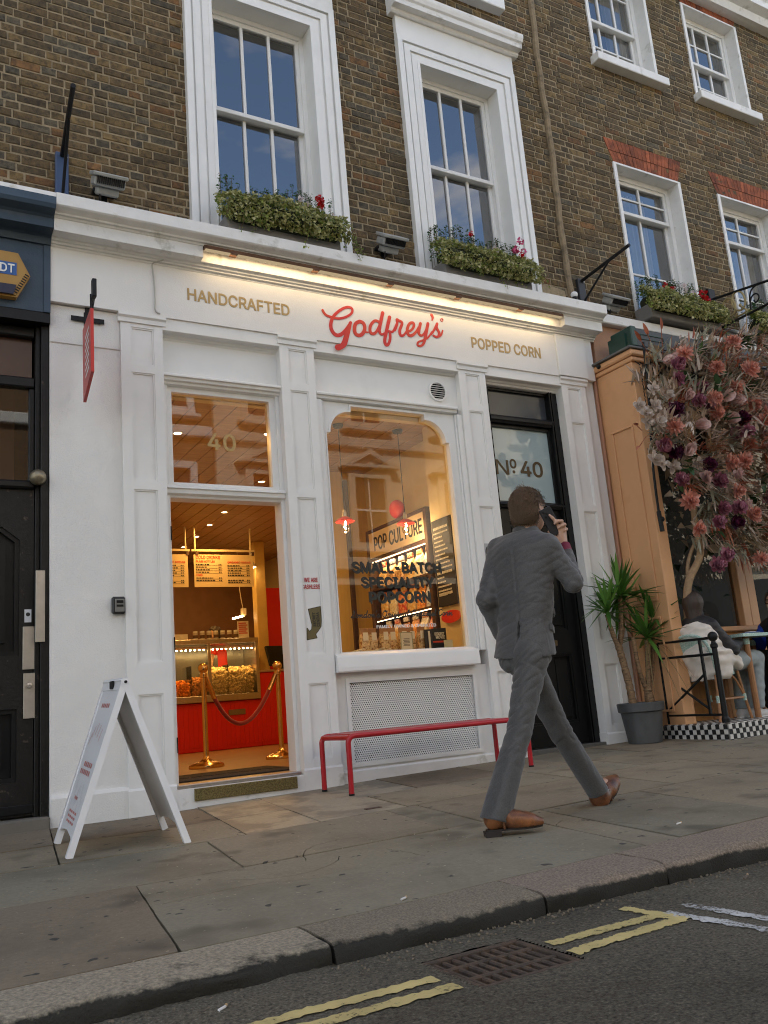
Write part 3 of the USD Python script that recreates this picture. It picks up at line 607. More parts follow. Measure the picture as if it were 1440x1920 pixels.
slot = base_p+[(-.10, 4.248), (-.102, 4.335), (-.15, 4.346)]+top_p
cor = MB().sweepx(full, -1.856, -.705); cor.sweepx(full, 3.14, 3.66); cor.sweepx(slot, -.705, 3.14)
obj('cornice', cor, WHITE_OLD, SF)
# thin cable down the frieze
cab = spline([(-.98, -.06, 4.24), (-1.03, -.05, 4.212), (-1.075, -.026, 4.20), (-1.075, -.024, 4.10), (-1.07, -.024, 3.86), (-1.062, -.024, 3.78), (-1.03, -.026, 3.765)], 8)
obj('cable', MB().tube(cab, .006, 7), mat('grey_cable', (.50, .49, .45), rough=.6), SF)

# doorway bay
M1 = MB(); M1.box(-1.008, -.003, .085, .14, 3.285, 3.60); obj('door_panel', M1, WHITE, SF)
obj('door_lintel', MB().sweepx([(.2, 3.29), (.018, 3.29), (.012, 3.28), (.012, 3.268), (.03, 3.262), (.034, 3.24), (.055, 3.232), (.06, 3.215), (.095, 3.205), (.2, 3.2)], -1.008, -.003), WHITE, SF)
dj = MB()
for (a, b) in ((-1.008, -.962), (-.035, -.003)): dj.box(a, b, .075, .22, -.10, 3.21, .003)
obj('door_frame', dj, WHITE, SF)
fl = obj('fanlight', MB().prism(ring((-.9625, -.0345, 2.375, 3.21), (-.935+.012, -.087, 2.415, 3.165)), .10, .18), WHITE, SF)
obj('pane', MB().add([(-.93, .139, 2.41), (-.08, .141, 2.41), (-.08, .143, 3.17), (-.93, .140, 3.17)], [(0, 1, 2), (0, 2, 3)]), SHOP_GLASS, fl)
n40 = MB(); text_xz(n40, '4', -.626, -.517, 2.716, .137, .137); text_xz(n40, '0', -.493, -.384, 2.716, .137, .137); obj('house_number', n40, GOLD, fl)
obj('transom', MB().sweepx([(.2, 2.38), (.05, 2.378), (.035, 2.368), (.032, 2.352), (.045, 2.345), (.05, 2.315), (.075, 2.30), (.085, 2.285), (.2, 2.28)], -1.006, -.006), WHITE, SF)
for z in (.42, 1.15, 2.0): obj('hinge', MB().box(-.968, -.9605, .070, .110, z-.055, z+.055), BLACK_METAL, SF)
obj('threshold', MB().box(-.985, -.02, .015, .22, .112, .14, .006), STEEL, SF)
TREAD = usdkit.material(stage, '/World/Looks/diamond_plate', {
    'g': ('geometry', {}), 'm': ('mapping', {'rotation': (0, .785, 0), 'scale': (1, 1, 1)}), 'w': ('wave_texture', {}) if False else ('noise_texture', {'scale': 90.}),
    'r': ('rgb_ramp', {'ramp': [(.35, (.15, .12, .05)), (.6, (.30, .25, .11))]}), 'p': ('principled_bsdf', {'roughness': .42, 'metallic': .7})},
    [('g.position', 'm.vector'), ('m.vector', 'w.vector'), ('w.fac', 'r.fac'), ('r.color', 'p.base_color')], surface='p.BSDF')
tp = obj('tread_plate', MB().box(-.88, -.075, -.022, -.012, .022, .108, .002), TREAD, SF)
lug = MB(); k = 0
for iz in range(5):
    for ix in range(44):
        x, z = -.868+ix*.0182+(.009 if iz % 2 else 0), .031+iz*.0165; s = 1 if (ix+iz) % 2 else -1
        if x < -.085: lug.bar((x-.006, -.0225, z-.005*s), (x+.006, -.0225, z+.005*s), .004, .004, up=(0, 1, 0))
obj('lugs', lug, TREAD, tp, kind='stuff')
obj('step_riser', MB().box(-1.008, -.003, -.010, .30, -.15, .112), WHITE_OLD, SF)

# window bay
pan = MB().box(.319, 1.849, .065, .14, 3.27, 3.60); obj('window_panel', pan, WHITE, SF)
obj('window_lintel', MB().sweepx([(.2, 3.275), (.0, 3.275), (-.004, 3.262), (.0, 3.25), (.015, 3.245), (.02, 3.222), (.05, 3.213), (.2, 3.205)], .322, 1.80), WHITE, SF)
opening = [(.415, 1.03), (1.69, 1.03)]
def arc(cx, cz, r, a0, a1, n=12): return [(cx+r*math.cos(math.radians(a0+(a1-a0)*i/n)), cz+r*math.sin(math.radians(a0+(a1-a0)*i/n))) for i in range(n+1)]
poly = [(.415, 1.03), (.415, 2.925), (.452, 2.925)]+arc(.655, 2.925, .203, 180, 90)[0:]+[(.668, 3.128), (.668, 3.182), (1.437, 3.182), (1.437, 3.128)]+arc(1.452, 2.925, .203, 90, 0)+[(1.69, 2.925), (1.69, 1.03)]
wf = obj('shop_window', MB().prism(R(.319, 1.849, .99, 3.21).difference(SG.Polygon(poly)), .055, .135), WHITE, SF)
inner = SG.Polygon(poly)
obj('beading', MB().prism(inner.buffer(.014, join_style=2).difference(inner.buffer(-.0, join_style=2)), .043, .056), WHITE, wf)
for a, b in ((.319, .375), (1.795, 1.849)): obj('jamb_moulding', MB().box(a, b, .018, .056, .99, 3.21, .005), WHITE, wf)
for a, b in ((.375, .395), (1.775, 1.795)): obj('jamb_bead', MB().box(a, b, .034, .056, .99, 3.21, .004), WHITE, wf)
obj('pane', MB().add([(.38, .0985, 1.0), (1.72, .1005, 1.0), (1.72, .1025, 3.2), (.38, .0995, 3.2)], [(0, 1, 2), (0, 2, 3)]), SHOP_GLASS, wf)
INK = mat('black_vinyl', (.018, .018, .016), rough=.5)
t = MB(); text_xz(t, 'SMALL-BATCH', .590, 1.492, 1.706, .088, .0965); text_xz(t, 'SPECIALITY', .667, 1.398, 1.578, .083, .0965); text_xz(t, 'POPCORN', .733, 1.350, 1.446, .088, .0965); obj('window_lettering', t, INK, wf)
shadow = MB(); text_xz(shadow, 'SMALL-BATCH', .603, 1.505, 1.695, .088, .0972, .0005); text_xz(shadow, 'SPECIALITY', .680, 1.411, 1.567, .083, .0972, .0005); text_xz(shadow, 'POPCORN', .746, 1.363, 1.435, .088, .0972, .0005); obj('lettering_drop', shadow, mat('dark_green_vinyl', (.035, .04, .03), rough=.5), wf)
t = MB(); text_xz(t, 'FAMILY OWNED & OPERATED', .785, 1.388, 1.222, .026, .0965); obj('window_lettering', t, mat('white_vinyl', (.75, .74, .72), rough=.5), wf)
# slanting script line: drawn as connected strokes
def strokes(segs, y, depth, cap=6):
    polys = []
    for pts, w in segs:
        P = spline([(*p, 0) for p in pts], 7)[:, :2] if len(pts) > 2 else np.array(pts, float)
        W = np.interp(np.linspace(0, 1, len(P)), np.linspace(0, 1, len(w)), w) if np.ndim(w) else np.full(len(P), w)
        for i in range(len(P)-1): polys.append(SO.unary_union([SG.Point(P[i]).buffer(W[i]/2, quad_segs=cap), SG.Point(P[i+1]).buffer(W[i+1]/2, quad_segs=cap)]).convex_hull)
    return MB().prism(SO.unary_union(polys).simplify(.0004), y-depth, y)
SCR = {  # pen paths in a unit box, x advance last
 'L': ([[(.15, .75), (.3, .95), (.35, .8), (.2, .35), (.02, .08), (.12, .02), (.45, .08)]], .5), 'o': ([[(.3, .4), (.15, .42), (.08, .2), (.18, .03), (.32, .15), (.3, .38), (.45, .34)]], .42), 'n': ([[(.0, .3), (.1, .42), (.08, .05), (.2, .35), (.32, .4), (.3, .1), (.38, .03), (.46, .12)]], .46),
 'd': ([[(.3, .36), (.16, .42), (.08, .2), (.18, .03), (.3, .2), (.42, .95), (.33, .25), (.4, .03), (.48, .12)]], .48), "'": ([[(.1, .95), (.12, .8), (.06, .7)]], .18), 's': ([[(.0, .1), (.2, .45), (.28, .15), (.15, .02), (.05, .06)], [(.25, .06), (.4, .14)]], .38),
 'O': ([[(.4, .92), (.18, .8), (.08, .35), (.25, .02), (.5, .2), (.52, .7), (.35, .93), (.3, .8), (.6, .85)]], .68), 'r': ([[(0, .15), (.15, .5), (.2, .4), (.3, .4), (.25, .1), (.35, .02), (.42, .12)]], .42), 'i': ([[(0, .15), (.12, .42), (.1, .1), (.17, .02), (.26, .12)], [(.16, .6), (.17, .61)]], .26), 'g': ([[(.3, .36), (.16, .42), (.08, .2), (.18, .05), (.3, .3), (.26, -.25), (.1, -.35), (.1, -.2), (.42, .1)]], .42),
 'a': ([[(.3, .36), (.16, .42), (.08, .2), (.18, .03), (.3, .3), (.3, .08), (.4, .03), (.46, .12)]], .46), 'l': ([[(0, .15), (.2, .7), (.22, .95), (.14, .9), (.1, .2), (.17, .02), (.26, .12)]], .26), 'C': ([[(.5, .75), (.4, .93), (.15, .75), (.08, .3), (.22, .02), (.5, .2)]], .54), 'm': ([[(.0, .3), (.1, .42), (.08, .05), (.2, .38), (.27, .38), (.24, .05), (.36, .38), (.45, .38), (.43, .1), (.5, .03), (.58, .12)]], .58), 'e': ([[(0, .12), (.28, .25), (.24, .42), (.1, .3), (.1, .08), (.22, .02), (.36, .12)]], .36), ' ': ([], .22)}
def script_line(text, x0, x1, z0, h, y, w, depth=.002, pitch=0):
    W = sum(SCR[c][1] for c in text); k = (x1-x0)/W; segs = []; x = x0
    for c in text:
        for s in SCR[c][0]: segs.append(([(x+p[0]*k+p[1]*h*.22, z0+p[1]*h+pitch*(x-x0)) for p in s], w))
        x += SCR[c][1]*k
    return strokes(segs, y, depth, 3)
obj('window_lettering', script_line("London's Original Caramel Corn", .545, 1.57, 1.315, .062, .0965, .0085), INK, wf)
obj('window_sill', MB().sweepx([(.2, .865), (-.035, .865), (-.042, .875), (-.042, .905), (-.034, .985), (-.028, 1.0), (.05, 1.028), (.2, 1.03)], .328, 1.73), WHITE, SF)
# stall riser with perforated metal screen
rz = (.455, 1.69, .147, .785)
st = MB().prism(R(.319, 1.849, -.12, .868).difference(R(*rz)), .05, .13); obj('stall_riser', st, WHITE, SF)
pf = MB().prism(ring((rz[0]-.03, rz[1]+.03, rz[2]-.03, rz[3]+.03), (rz[0]+.004, rz[1]-.004, rz[2]+.004, rz[3]-.004)), .036, .052)
scr = obj('perforated_screen', pf, WHITE, SF)
hx = MB(); pit_ = .0195; rr = pit_*.5; V, F = [], []
ang = np.radians(30+60*np.arange(6)); oc = np.stack([np.cos(ang), np.sin(ang)], 1); ro, ri = pit_/math.sqrt(3), pit_*.30
nx_, nz_ = int((rz[1]-rz[0])/pit_), int((rz[3]-rz[2])/(pit_*.866))
for j in range(nz_):
    for i in range(nx_):
        c = np.array([rz[0]+pit_*(i+.5+(.5 if j % 2 else 0)), rz[2]+pit_*.866*(j+.5)+.004]); n0 = len(V)
        for rad, yy in ((ro, .056), (ri, .056), (ri*.98, .0585)): V += [(c[0]+rad*o[0], yy, c[1]+rad*o[1]) for o in oc]
        for a in range(6):
            b = (a+1) % 6; F += [(n0+a, n0+b, n0+6+b, n0+6+a), (n0+6+a, n0+6+b, n0+12+b, n0+12+a)]
hx.add(V, F)
obj('mesh', hx, WHITE, scr)
obj('cavity', MB().box(rz[0]-.01, rz[1]+.01, .10, .128, rz[2]-.01, rz[3]+.01), mat('dark_cavity', (.03, .03, .03), rough=.9), scr)
obj('plinth', MB().sweepx([(.1, -.12), (.028, -.12), (.028, .085), (.04, .10), (.1, .10)], .319, 1.849), WHITE_OLD, SF)
# round vent
ve = MB(); ca = [(1.625+.098*math.cos(a), 3.432+.098*math.sin(a)) for a in np.linspace(0, 2*np.pi, 40)[:-1]]; cb = SG.Polygon([(1.625+(x-1.625)*.86, 3.432+(z-3.432)*.86) for x, z in ca])
vt = obj('vent', MB().prism(SG.Polygon(ca).difference(cb), .045, .07), WHITE, SF)
obj('back', MB().prism(cb, .0605, .0645), BLACK, vt)
for i in range(8):
    z = 3.432-.075+i*.0215; w_ = math.sqrt(max(.0843**2-(z-3.432)**2, .0001))
    obj('louvre', MB().bar((1.625-w_, .052, z), (1.625+w_, .052, z), .006, .004, up=(0, .7, .7)), WHITE, vt)

# black street door of the flat, with the number in its light
dd = MB().prism(R(2.165, 3.138, -.10, 3.60).difference(R(2.25, 3.065, .08, 3.60)), .10, .22)
bd = obj('flat_door', dd, BLACK, SF)
dm = MB().prism(ring((2.25, 3.065, 2.36, 3.60), (2.285, 2.998, 2.418, 3.172)).difference(R(2.285, 3.03, 3.30, 3.56)), .135, .19)
obj('light_frame', dm, BLACK, bd)
obj('transom', MB().sweepx([(.2, 3.205), (.10, 3.205), (.095, 3.22), (.085, 3.235), (.085, 3.262), (.10, 3.285), (.14, 3.29), (.2, 3.292)], 2.25, 3.065), BLACK, bd)
obj('transom', MB().sweepx([(.2, 2.345), (.10, 2.345), (.095, 2.36), (.085, 2.372), (.09, 2.392), (.12, 2.405), (.2, 2.41)], 2.25, 3.065), BLACK, bd)
bm = MB().prism(ring((3.028, 3.068, .08, 3.60), (3.04, 3.056, .0, 3.7)), .085, .14); obj('bead', bm, BLACK, bd)
obj('panel', MB().box(2.27, 3.05, .165, .19, 3.28, 3.58, .004), mat('dark_grey_glass', (.055, .06, .068), rough=.12, var=.1), bd, label='dark grey blanked light over the flat door')
frost = usdkit.material(stage, '/World/Looks/frosted_glass', {'p': ('principled_bsdf', {'base_color': (.34, .44, .45), 'roughness': .28, 'coat_weight': 1.0, 'coat_roughness': .01, 'coat_ior': 1.6})}, surface='p.BSDF')
obj('pane', MB().box(2.28, 3.003, .158, .164, 2.41, 3.178), frost, bd)
t = MB(); text_xz(t, 'N', 2.296, 2.452, 2.690, .150, .157, bold=False); text_xz(t, 'o', 2.472, 2.553, 2.765, .118, .157); text_xz(t, '40', 2.600, 2.884, 2.690, .152, .157, bold=True); t.prism(SG.Point(2.513, 2.725).buffer(.016), .154, .157)
obj('house_number', t, mat('dark_bronze', (.10, .07, .035), rough=.4, metallic=.4), bd)
lf = MB().prism(R(2.25, 3.04, .075, 2.345).difference(R(2.36, 2.60, 1.15, 2.22)).difference(R(2.70, 2.94, 1.15, 2.22)).difference(R(2.36, 2.60, .28, .92)).difference(R(2.70, 2.94, .28, .92)), .14, .19)
lfo = obj('door_leaf', lf, BLACK, bd)
for h in ((2.36, 2.60, 1.15, 2.22), (2.70, 2.94, 1.15, 2.22), (2.36, 2.60, .28, .92), (2.70, 2.94, .28, .92)):
    q = MB().box(h[0], h[1], .172, .188, h[2], h[3]); q.prism(ring(h, (h[0]+.02, h[1]-.02, h[2]+.02, h[3]-.02)), .148, .175); q.box(h[0]+.05, h[1]-.05, .162, .175, h[2]+.05, h[3]-.05, .008); obj('panel', q, BLACK, lfo)
obj('letter_plate', MB().box(2.52, 2.78, .128, .141, 1.0, 1.055, .004), mat('tarnished_brass', (.22, .17, .10), rough=.4, metallic=1.), lfo)
obj('door_step', MB().box(2.165, 3.138, .02, .25, -.15, .075, .006), mat('step_stone', (.10, .095, .085), rough=.8, bump=.3), SF)

# lettering on the frieze
t = MB(); text_xz(t, 'HANDCRAFTED', -.800, .105, 3.930, .099, -.0185, .003); obj('frieze_lettering', t, GOLD, SF)
t = MB(); text_xz(t, 'POPPED CORN', 2.030, 2.895, 3.905, .108, -.0185, .003); obj('frieze_lettering', t, GOLD, SF)
SIGNRED = mat('red_sign_paint', (.62, .022, .012), rough=.4, var=.05, col2=(.66, .055, .010), c2pos=(.45, .6), c2scale=2.)
LOGO = [
 ([(75, 122), (88, 150), (112, 176), (150, 192), (210, 208), (270, 203), (325, 180), (362, 140), (358, 104), (322, 90), (280, 100), (232, 130), (190, 172), (162, 225), (153, 290), (170, 345), (205, 380), (245, 378), (282, 350), (318, 300), (348, 250)], (24, 26, 24, 24, 26, 28, 34, 38, 36, 26)),
 ([(345, 252), (330, 305), (312, 370), (296, 430), (278, 478), (250, 500), (222, 508)], (30, 42, 50, 54, 58, 52, 62)),
 ([(437, 240), (398, 262), (385, 320), (400, 372), (437, 384), (474, 355), (488, 300), (470, 255), (437, 240)], 32), ([(478, 335), (500, 350), (520, 352)], (22, 16)),
 ([(636, 250), (600, 232), (558, 262), (540, 318), (552, 362), (586, 364), (618, 325), (640, 270)], (28, 30, 32, 28, 22)), ([(670, 150), (655, 220), (640, 300), (640, 352), (660, 374), (690, 362)], (36, 36, 34, 28, 20)),
 ([(742, 195), (728, 260), (712, 330), (698, 395), (692, 445), (706, 482), (724, 480), (744, 440), (750, 385), (744, 350), (738, 345)], (36, 36, 34, 32, 28, 26)), ([(708, 350), (738, 340), (768, 348), (795, 318), (815, 268)], (18, 22, 24, 22)),
 ([(800, 330), (822, 250), (820, 218), (838, 230), (872, 250), (860, 300), (848, 350), (862, 386), (890, 382), (915, 350)], (22, 26, 26, 28, 30, 30, 26, 20)),
 ([(918, 350), (962, 336), (996, 300), (996, 258), (968, 254), (938, 290), (930, 345), (950, 384), (988, 380), (1030, 340), (1052, 300)], (24, 26, 28, 30, 32, 28, 22)),
 ([(1072, 262), (1058, 320), (1058, 372), (1082, 386), (1112, 366), (1138, 320), (1152, 270)], (32, 32, 30, 24, 24, 28, 32)), ([(1154, 262), (1138, 340), (1122, 420), (1104, 470), (1072, 494), (1042, 484), (1046, 458), (1082, 440), (1128, 424), (1168, 392), (1196, 350)], (32, 34, 30, 24, 22, 20, 20, 18)),
 ([(1190, 372), (1228, 318), (1256, 262), (1250, 300), (1276, 350), (1272, 392), (1244, 400), (1216, 386)], (22, 24, 26, 30, 30, 26, 22)), ([(1272, 396), (1298, 382), (1318, 335)], (22, 20, 16)), ([(1194, 172), (1206, 196), (1200, 228)], (32, 26, 12)),
 ([(1308, 208), (1322, 222), (1308, 238), (1294, 222), (1308, 208)], 7)]
def LOGO_H(p):
    """logo sheet units -> metres on the frieze (measured corners of the sign panel)"""
    u, v = p[0]/1440., p[1]/609.2; a, b, c, d = LOGO_C
    return tuple((np.array(a)*(1-u)*(1-v)+np.array(b)*u*(1-v)+np.array(c)*u*v+np.array(d)*(1-u)*v))
LOGO_C = [(0.3566, 4.1338), (1.8682, 4.3913), (1.7945, 3.7693), (0.3169, 3.5736)]
segs = []
for pts, w in LOGO:
    k = (LOGO_C[1][0]-LOGO_C[0][0])/1440.; ww = np.array(w)*k*.88 if np.ndim(w) else w*k
    segs.append(([LOGO_H(p) for p in pts], ww))
obj('script_sign', strokes(segs, -.0185, .005), SIGNRED, SF)
# little decals on the second pilaster
t = MB(); text_xz(t, 'WE ARE', .098, .220, 1.608, .034, .0125, .002); text_xz(t, 'CASHLESS', .074, .238, 1.553, .034, .0125, .002); obj('decal', t, mat('red_vinyl', (.45, .03, .04), rough=.5), SF)
# ------------------------------------------------------------------ inside the popcorn shop
CREAM = mat('cream_wall', (.62, .52, .33), rough=.7, var=.06); AMBER = mat('amber_panelling', (.55, .36, .10), rough=.55, var=.1, scale=2, stretch=(14, 14, .4)); TIMBER = mat('ceiling_boards', (.40, .24, .10), rough=.5, var=.25, scale=3, stretch=(1, 9, 1))
FLOORT = mat('brown_floor', (.26, .15, .07), rough=.35, var=.2, scale=6); DWOOD = mat('dark_walnut', (.075, .035, .017), rough=.45, var=.3, scale=6, stretch=(1, 1, 8)); COUNTER = mat('counter_red', (.68, .016, .012), rough=.4, var=.06)
room = MB()
fz, cz = .14, 3.30
obj('shop_floor', MB().box(-1.35, 3.3, .22, 8.8, -.1, fz), FLOORT, SF)
cl = obj('shop_ceiling', MB().box(-1.35, 3.3, .24, 8.8, cz+.02, cz+.05), TIMBER, SF)
for i in range(24): obj('board', MB().box(-1.3+i*.19, -1.3+i*.19+.183, .245, 8.7, cz, cz+.022, .004), TIMBER, cl)
wl = MB(); wl.box(-1.40, -1.30, .30, 8.8, -.1, 3.34); obj('shop_wall', wl, CREAM, SF)
obj('shop_wall', MB().box(1.859, 2.16, .215, .735, -.1, 3.34), CREAM, SF)
obj('shop_wall', MB().box(2.10, 2.16, .735, 2.45, -.1, 3.34), CREAM, SF)
obj('shop_wall', MB().box(1.12, 2.16, 2.45, 2.55, -.1, 3.34), AMBER, SF)
obj('shop_wall', MB().box(3.2, 3.3, 2.55, 8.8, -.1, 3.34), CREAM, SF); obj('shop_wall', MB().box(2.16, 3.3, 2.45, 2.55, -.1, 3.34), CREAM, SF)
obj('back_wall', MB().box(-1.4, 3.3, 8.55, 8.65, -.1, 3.34), mat('brown_back_wall', (.20, .10, .045), rough=.6, var=.15), SF)
obj('door_trim', MB().box(1.80, 1.855, 2.415, 2.45, .14, 3.2, .004), DWOOD, SF)
obj('front_bulkhead', MB().box(-1.3, 1.86, .23, .30, 3.17, 3.34), CREAM, SF)
obj('display_ledge', MB().box(.33, 1.86, .136, .72, .985, 1.026, .004), mat('ledge_board', (.40, .30, .13), rough=.5), SF)
obj('ledge_front', MB().box(.33, 1.86, .70, .72, .14, .985), CREAM, SF)
LAMPC = Gf.Vec3f(1.0, .52, .13)
WARM = emit_mat('lamp_glow', (1.0, .62, .25), 14.)
def disk_light(name, loc, r, power, down=True, col=LAMPC):
    l = UsdLux.DiskLight.Define(stage, '/World/'+numbered('/World', name)); l.CreateRadiusAttr(r); l.CreateIntensityAttr(power); l.CreateColorAttr(col); l.AddTranslateOp().Set(Gf.Vec3d(*loc)); return l
for i, (x, y) in enumerate(((1.02, 3.02), (1.12, 4.62), (1.18, 5.42), (1.25, 6.24), (1.30, 7.05), (-.45, 1.5), (.4, 1.3))):
    d = thing('downlight', ('recessed ceiling downlight seen through the fanlight', 'recessed downlight nearest the doorway, right of the row', 'second recessed downlight of the row seen through the doorway', 'third recessed downlight of the row seen through the doorway', 'deepest recessed downlight, over the first menu board', 'recessed downlight just inside the doorway', 'recessed downlight near the shop window')[i], 'light', group='recessed ceiling lights of the shop')
    obj('rim', MB().lathe([(.038, cz-.001), (.052, cz-.001), (.052, cz-.008), (.038, cz-.006)], (x, y, 0), 20), STEEL, d); obj('bulb', MB().lathe([(.0001, cz-.004), (.037, cz-.004), (.037, cz-.001), (.0001, cz-.001)], (x, y, 0), 16), WARM, d)
    disk_light('downlight_lamp', (x, y, cz-.015), .035, 560)
# counter, cabinet
CY = 6.2
ct = thing('red_counter', 'red panelled shop counter with a small brass plate', 'counter')
cm = MB().box(.2, 2.125, CY, CY+.55, fz, .825, .01).box(2.125, 3.19, CY, CY+.55, fz, 1.215, .01); obj('body', cm, COUNTER, ct)
for i in range(42): obj('slat', MB().box(.25+i*.07, .25+i*.07+.067, CY-.005, CY-.001, fz+.06, .80 if .25+i*.07 < 2.09 else 1.17, .004), COUNTER, ct)
obj('worktop', MB().box(2.13, 3.19, CY-.03, CY+.57, 1.216, 1.25, .006), mat('counter_top', (.45, .30, .2), rough=.4), ct)
obj('plate', MB().box(1.62, 1.88, CY-.025, CY-.013, .62, .70, .004), mat('plate_metal', (.30, .25, .18), rough=.4, metallic=.8), ct)
POP1 = mat('popcorn_pale', (.72, .56, .28), rough=.85, island=.35, var=.2, scale=40); POP2 = mat('popcorn_orange', (.75, .25, .03), rough=.8, island=.35, var=.2, scale=40); POP3 = mat('popcorn_brown', (.50, .22, .06), rough=.8, island=.35, var=.2, scale=40)
cb = thing('popcorn_cabinet', 'glass fronted heated cabinet full of popcorn on the red counter', 'display case')
fm = MB(); X0, X1, ZB, ZT = .55, 2.12, .83, 1.70; Y0 = CY-.06
fm.box(X0, X1, Y0, CY+.5, ZB, .925, .006); fm.box(X0, X1, Y0, CY+.5, ZT-.03, ZT+.04, .006); fm.box(X1-.05, X1, Y0, Y0+.06, .925, ZT-.03, .004); fm.box(X1-.045, X1, Y0+.06, CY+.5, .925, ZT-.03)
fm.box(1.33, 1.375, Y0+.01, Y0+.05, .925, ZT-.03, .004)
obj('frame', fm, STEEL, cb); obj('back', MB().box(X0, X1-.05, CY+.46, CY+.5, .925, ZT-.03), mat('cabinet_back', (.22, .24, .24), rough=.25, metallic=.6), cb)
obj('glass', MB().add([(X0, Y0+.03, .925), (X1-.05, Y0+.03, .925), (X1-.05, Y0+.03, ZT-.03), (X0, Y0+.03, ZT-.03)], [(0, 1, 2), (0, 2, 3)]), SHOP_GLASS, cb)
for x in (1.08, 1.64): obj('divider', MB().box(x-.006, x+.006, Y0+.06, CY+.4, .925, 1.36), SHOP_GLASS, cb)
obj('light_bar', MB().box(X0, X1-.06, Y0+.05, Y0+.11, ZT-.10, ZT-.06), DWOOD, cb)
for i in range(22): obj('lamp', MB().ball((X0+.05+i*.068, Y0+.045, ZT-.112), .013, 1, (1.3, 1, 1)), WARM, cb)
l = UsdLux.RectLight.Define(stage, '/World/cabinet_lamp'); l.CreateWidthAttr(1.4); l.CreateHeightAttr(.04); l.CreateIntensityAttr(17); l.CreateColorAttr(LAMPC); l.AddTranslateOp().Set(Gf.Vec3d((X0+X1)/2, Y0+.12, ZT-.12))
def kernel(mb, c, s):
    v, f = ico(1); mb.add(v*s*(1+.55*(nrng.random((len(v), 1))-.5))+np.array(c), f)
for (xa, xb, top, m, nn) in ((.6, 1.06, 1.16, POP2, 420), (1.09, 1.32, 1.20, POP3, 220), (1.38, 1.63, 1.33, POP1, 420), (1.65, 2.04, 1.32, POP1, 520)):
    mb = MB()
    for _ in range(nn):
        z = .93+(top-.93)*nrng.random(); kernel(mb, (xa+(xb-xa)*nrng.random(), Y0+.07+.10*nrng.random()**1.5+(.3*nrng.random() if z > top-.05 else 0), z), .021)
    mb.box(xa, xb, Y0+.11, CY+.35, .925, top-.03); obj('popcorn', mb, m, cb, kind='stuff')
for i in range(7):
    j = thing('sauce_jar', 'small clear jar on the popcorn cabinet top, '+ORD[i]+' of the row', 'jar', (1.17+i*.105, CY+.02, ZT+.041), 0, 'jars along the cabinet top')
    obj('jar', MB().lathe([(.0, 0), (.036, 0), (.036, .10), (.0, .10)], n=12), mat('jar_pale', (.55, .50, .42), rough=.2), j); obj('label', MB().lathe([(.037, .02), (.037, .065)], n=12), mat('jar_label', (.12, .06, .03)), j); obj('lid', MB().lathe([(0, .125), (.034, .125), (.034, .10), (0, .10)], n=12), WHITE, j)
sg = thing('counter_notice', 'white notice with red lines at the right end of the cabinet top', 'notice', (1.92, CY+.03, ZT+.041)); obj('card', MB().box(-.09, .09, 0, .006, 0, .26), mat('card_white', (.75, .70, .62), rough=.8), sg)
for i in range(6): obj('line', MB().box(-.07, .05+.02*(i % 2), -.003, -.0005, .22-i*.03, .235-i*.03), SIGNRED, sg)
sg = thing('counter_notice', 'small white card at the left end of the cabinet top', 'notice', (.95, CY+.03, ZT+.041)); obj('card', MB().box(-.11, .11, 0, .006, 0, .09), mat('card_white', (.7, .7, .7)), sg)
till = thing('till_screen', 'dark till screen standing on the red counter by the pillar', 'till', (2.62, CY+.2, 1.251), .2); obj('stand', MB().box(-.05, .05, 0, .08, 0, .1), BLACK_METAL, till); obj('screen', MB().box(-.24, .24, -.02, .02, .07, .40, .01, rotm([1, 0, 0], -.35)), BLACK_METAL, till)
obj('pillar', MB().box(2.27, 2.44, CY+.3, CY+.47, 1.25, cz, .008), mat('yellow_pillar', (.62, .42, .14), rough=.5), SF)
obj('red_wall_panel', MB().box(2.52, 3.19, 7.0, 7.05, 1.2, 2.62), COUNTER, SF)
# menu boards
BOARD = mat('menu_cream', (.70, .55, .32), rough=.7, var=.04)
def menu_board(x0, x1, label, head):
    t = thing('menu_board', label, 'menu board'); z0, z1, y = 2.43, 2.90, 5.6
    obj('board', MB().box(x0, x1, y, y+.012, z0, z1), BOARD, t); obj('rail', MB().bar((x0-.03, y, z1+.06), (x1+.03, y, z1+.06), .022, .03), CREAM, t)
    for x in (x0+.02, x1-.03): obj('hanger', MB().tube([(x, y, z1+.06), (x, y, cz)], .013, 8), CREAM, t); obj('clip', MB().box(x+.01, x+.05, y-.008, y+.018, z1-.01, z1+.05), DWOOD, t)
    tx = MB(); text_xz(tx, head, x0+.03, x0+.03+.36, z1-.06, .042, y-.001, .002); 
    if x1-x0 > .5: text_xz(tx, 'GLASS BOTTLES', x0+.03, x0+.31, z1-.112, .026, y-.001, .002); text_xz(tx, 'CANS', x0+.03, x0+.12, z1-.31, .026, y-.001, .002); text_xz(tx, 'ORGANIC SODAS', x0+.5, x1-.04, z1-.125, .026, y-.001, .002)
    obj('heading', tx, SIGNRED, t); ln = MB()
    for (a, b, zs) in ((x0+.03, x0+.42, [z1-.15-i*.037 for i in range(4)]+[z1-.345-i*.035 for i in range(2)]), (x0+.5, x1-.05, [z1-.165-i*.036 for i in range(5)]+[z1-.38-i*.03 for i in range(2)])):
        for z in zs:
            ln.box(a, b, y-.0015, y-.0005, z-.012, z-.009); k = a
            while k < a+.16+.1*rnd.random(): w_ = rnd.uniform(.012, .04); ln.box(k, k+w_, y-.002, y-.0005, z-.003, z+.012); k += w_+.009
            for q in (.03, .055): ln.box(b-q, b-q+.016, y-.002, y-.0005, z-.003, z+.012)
    obj('small_print', ln, INK, t)
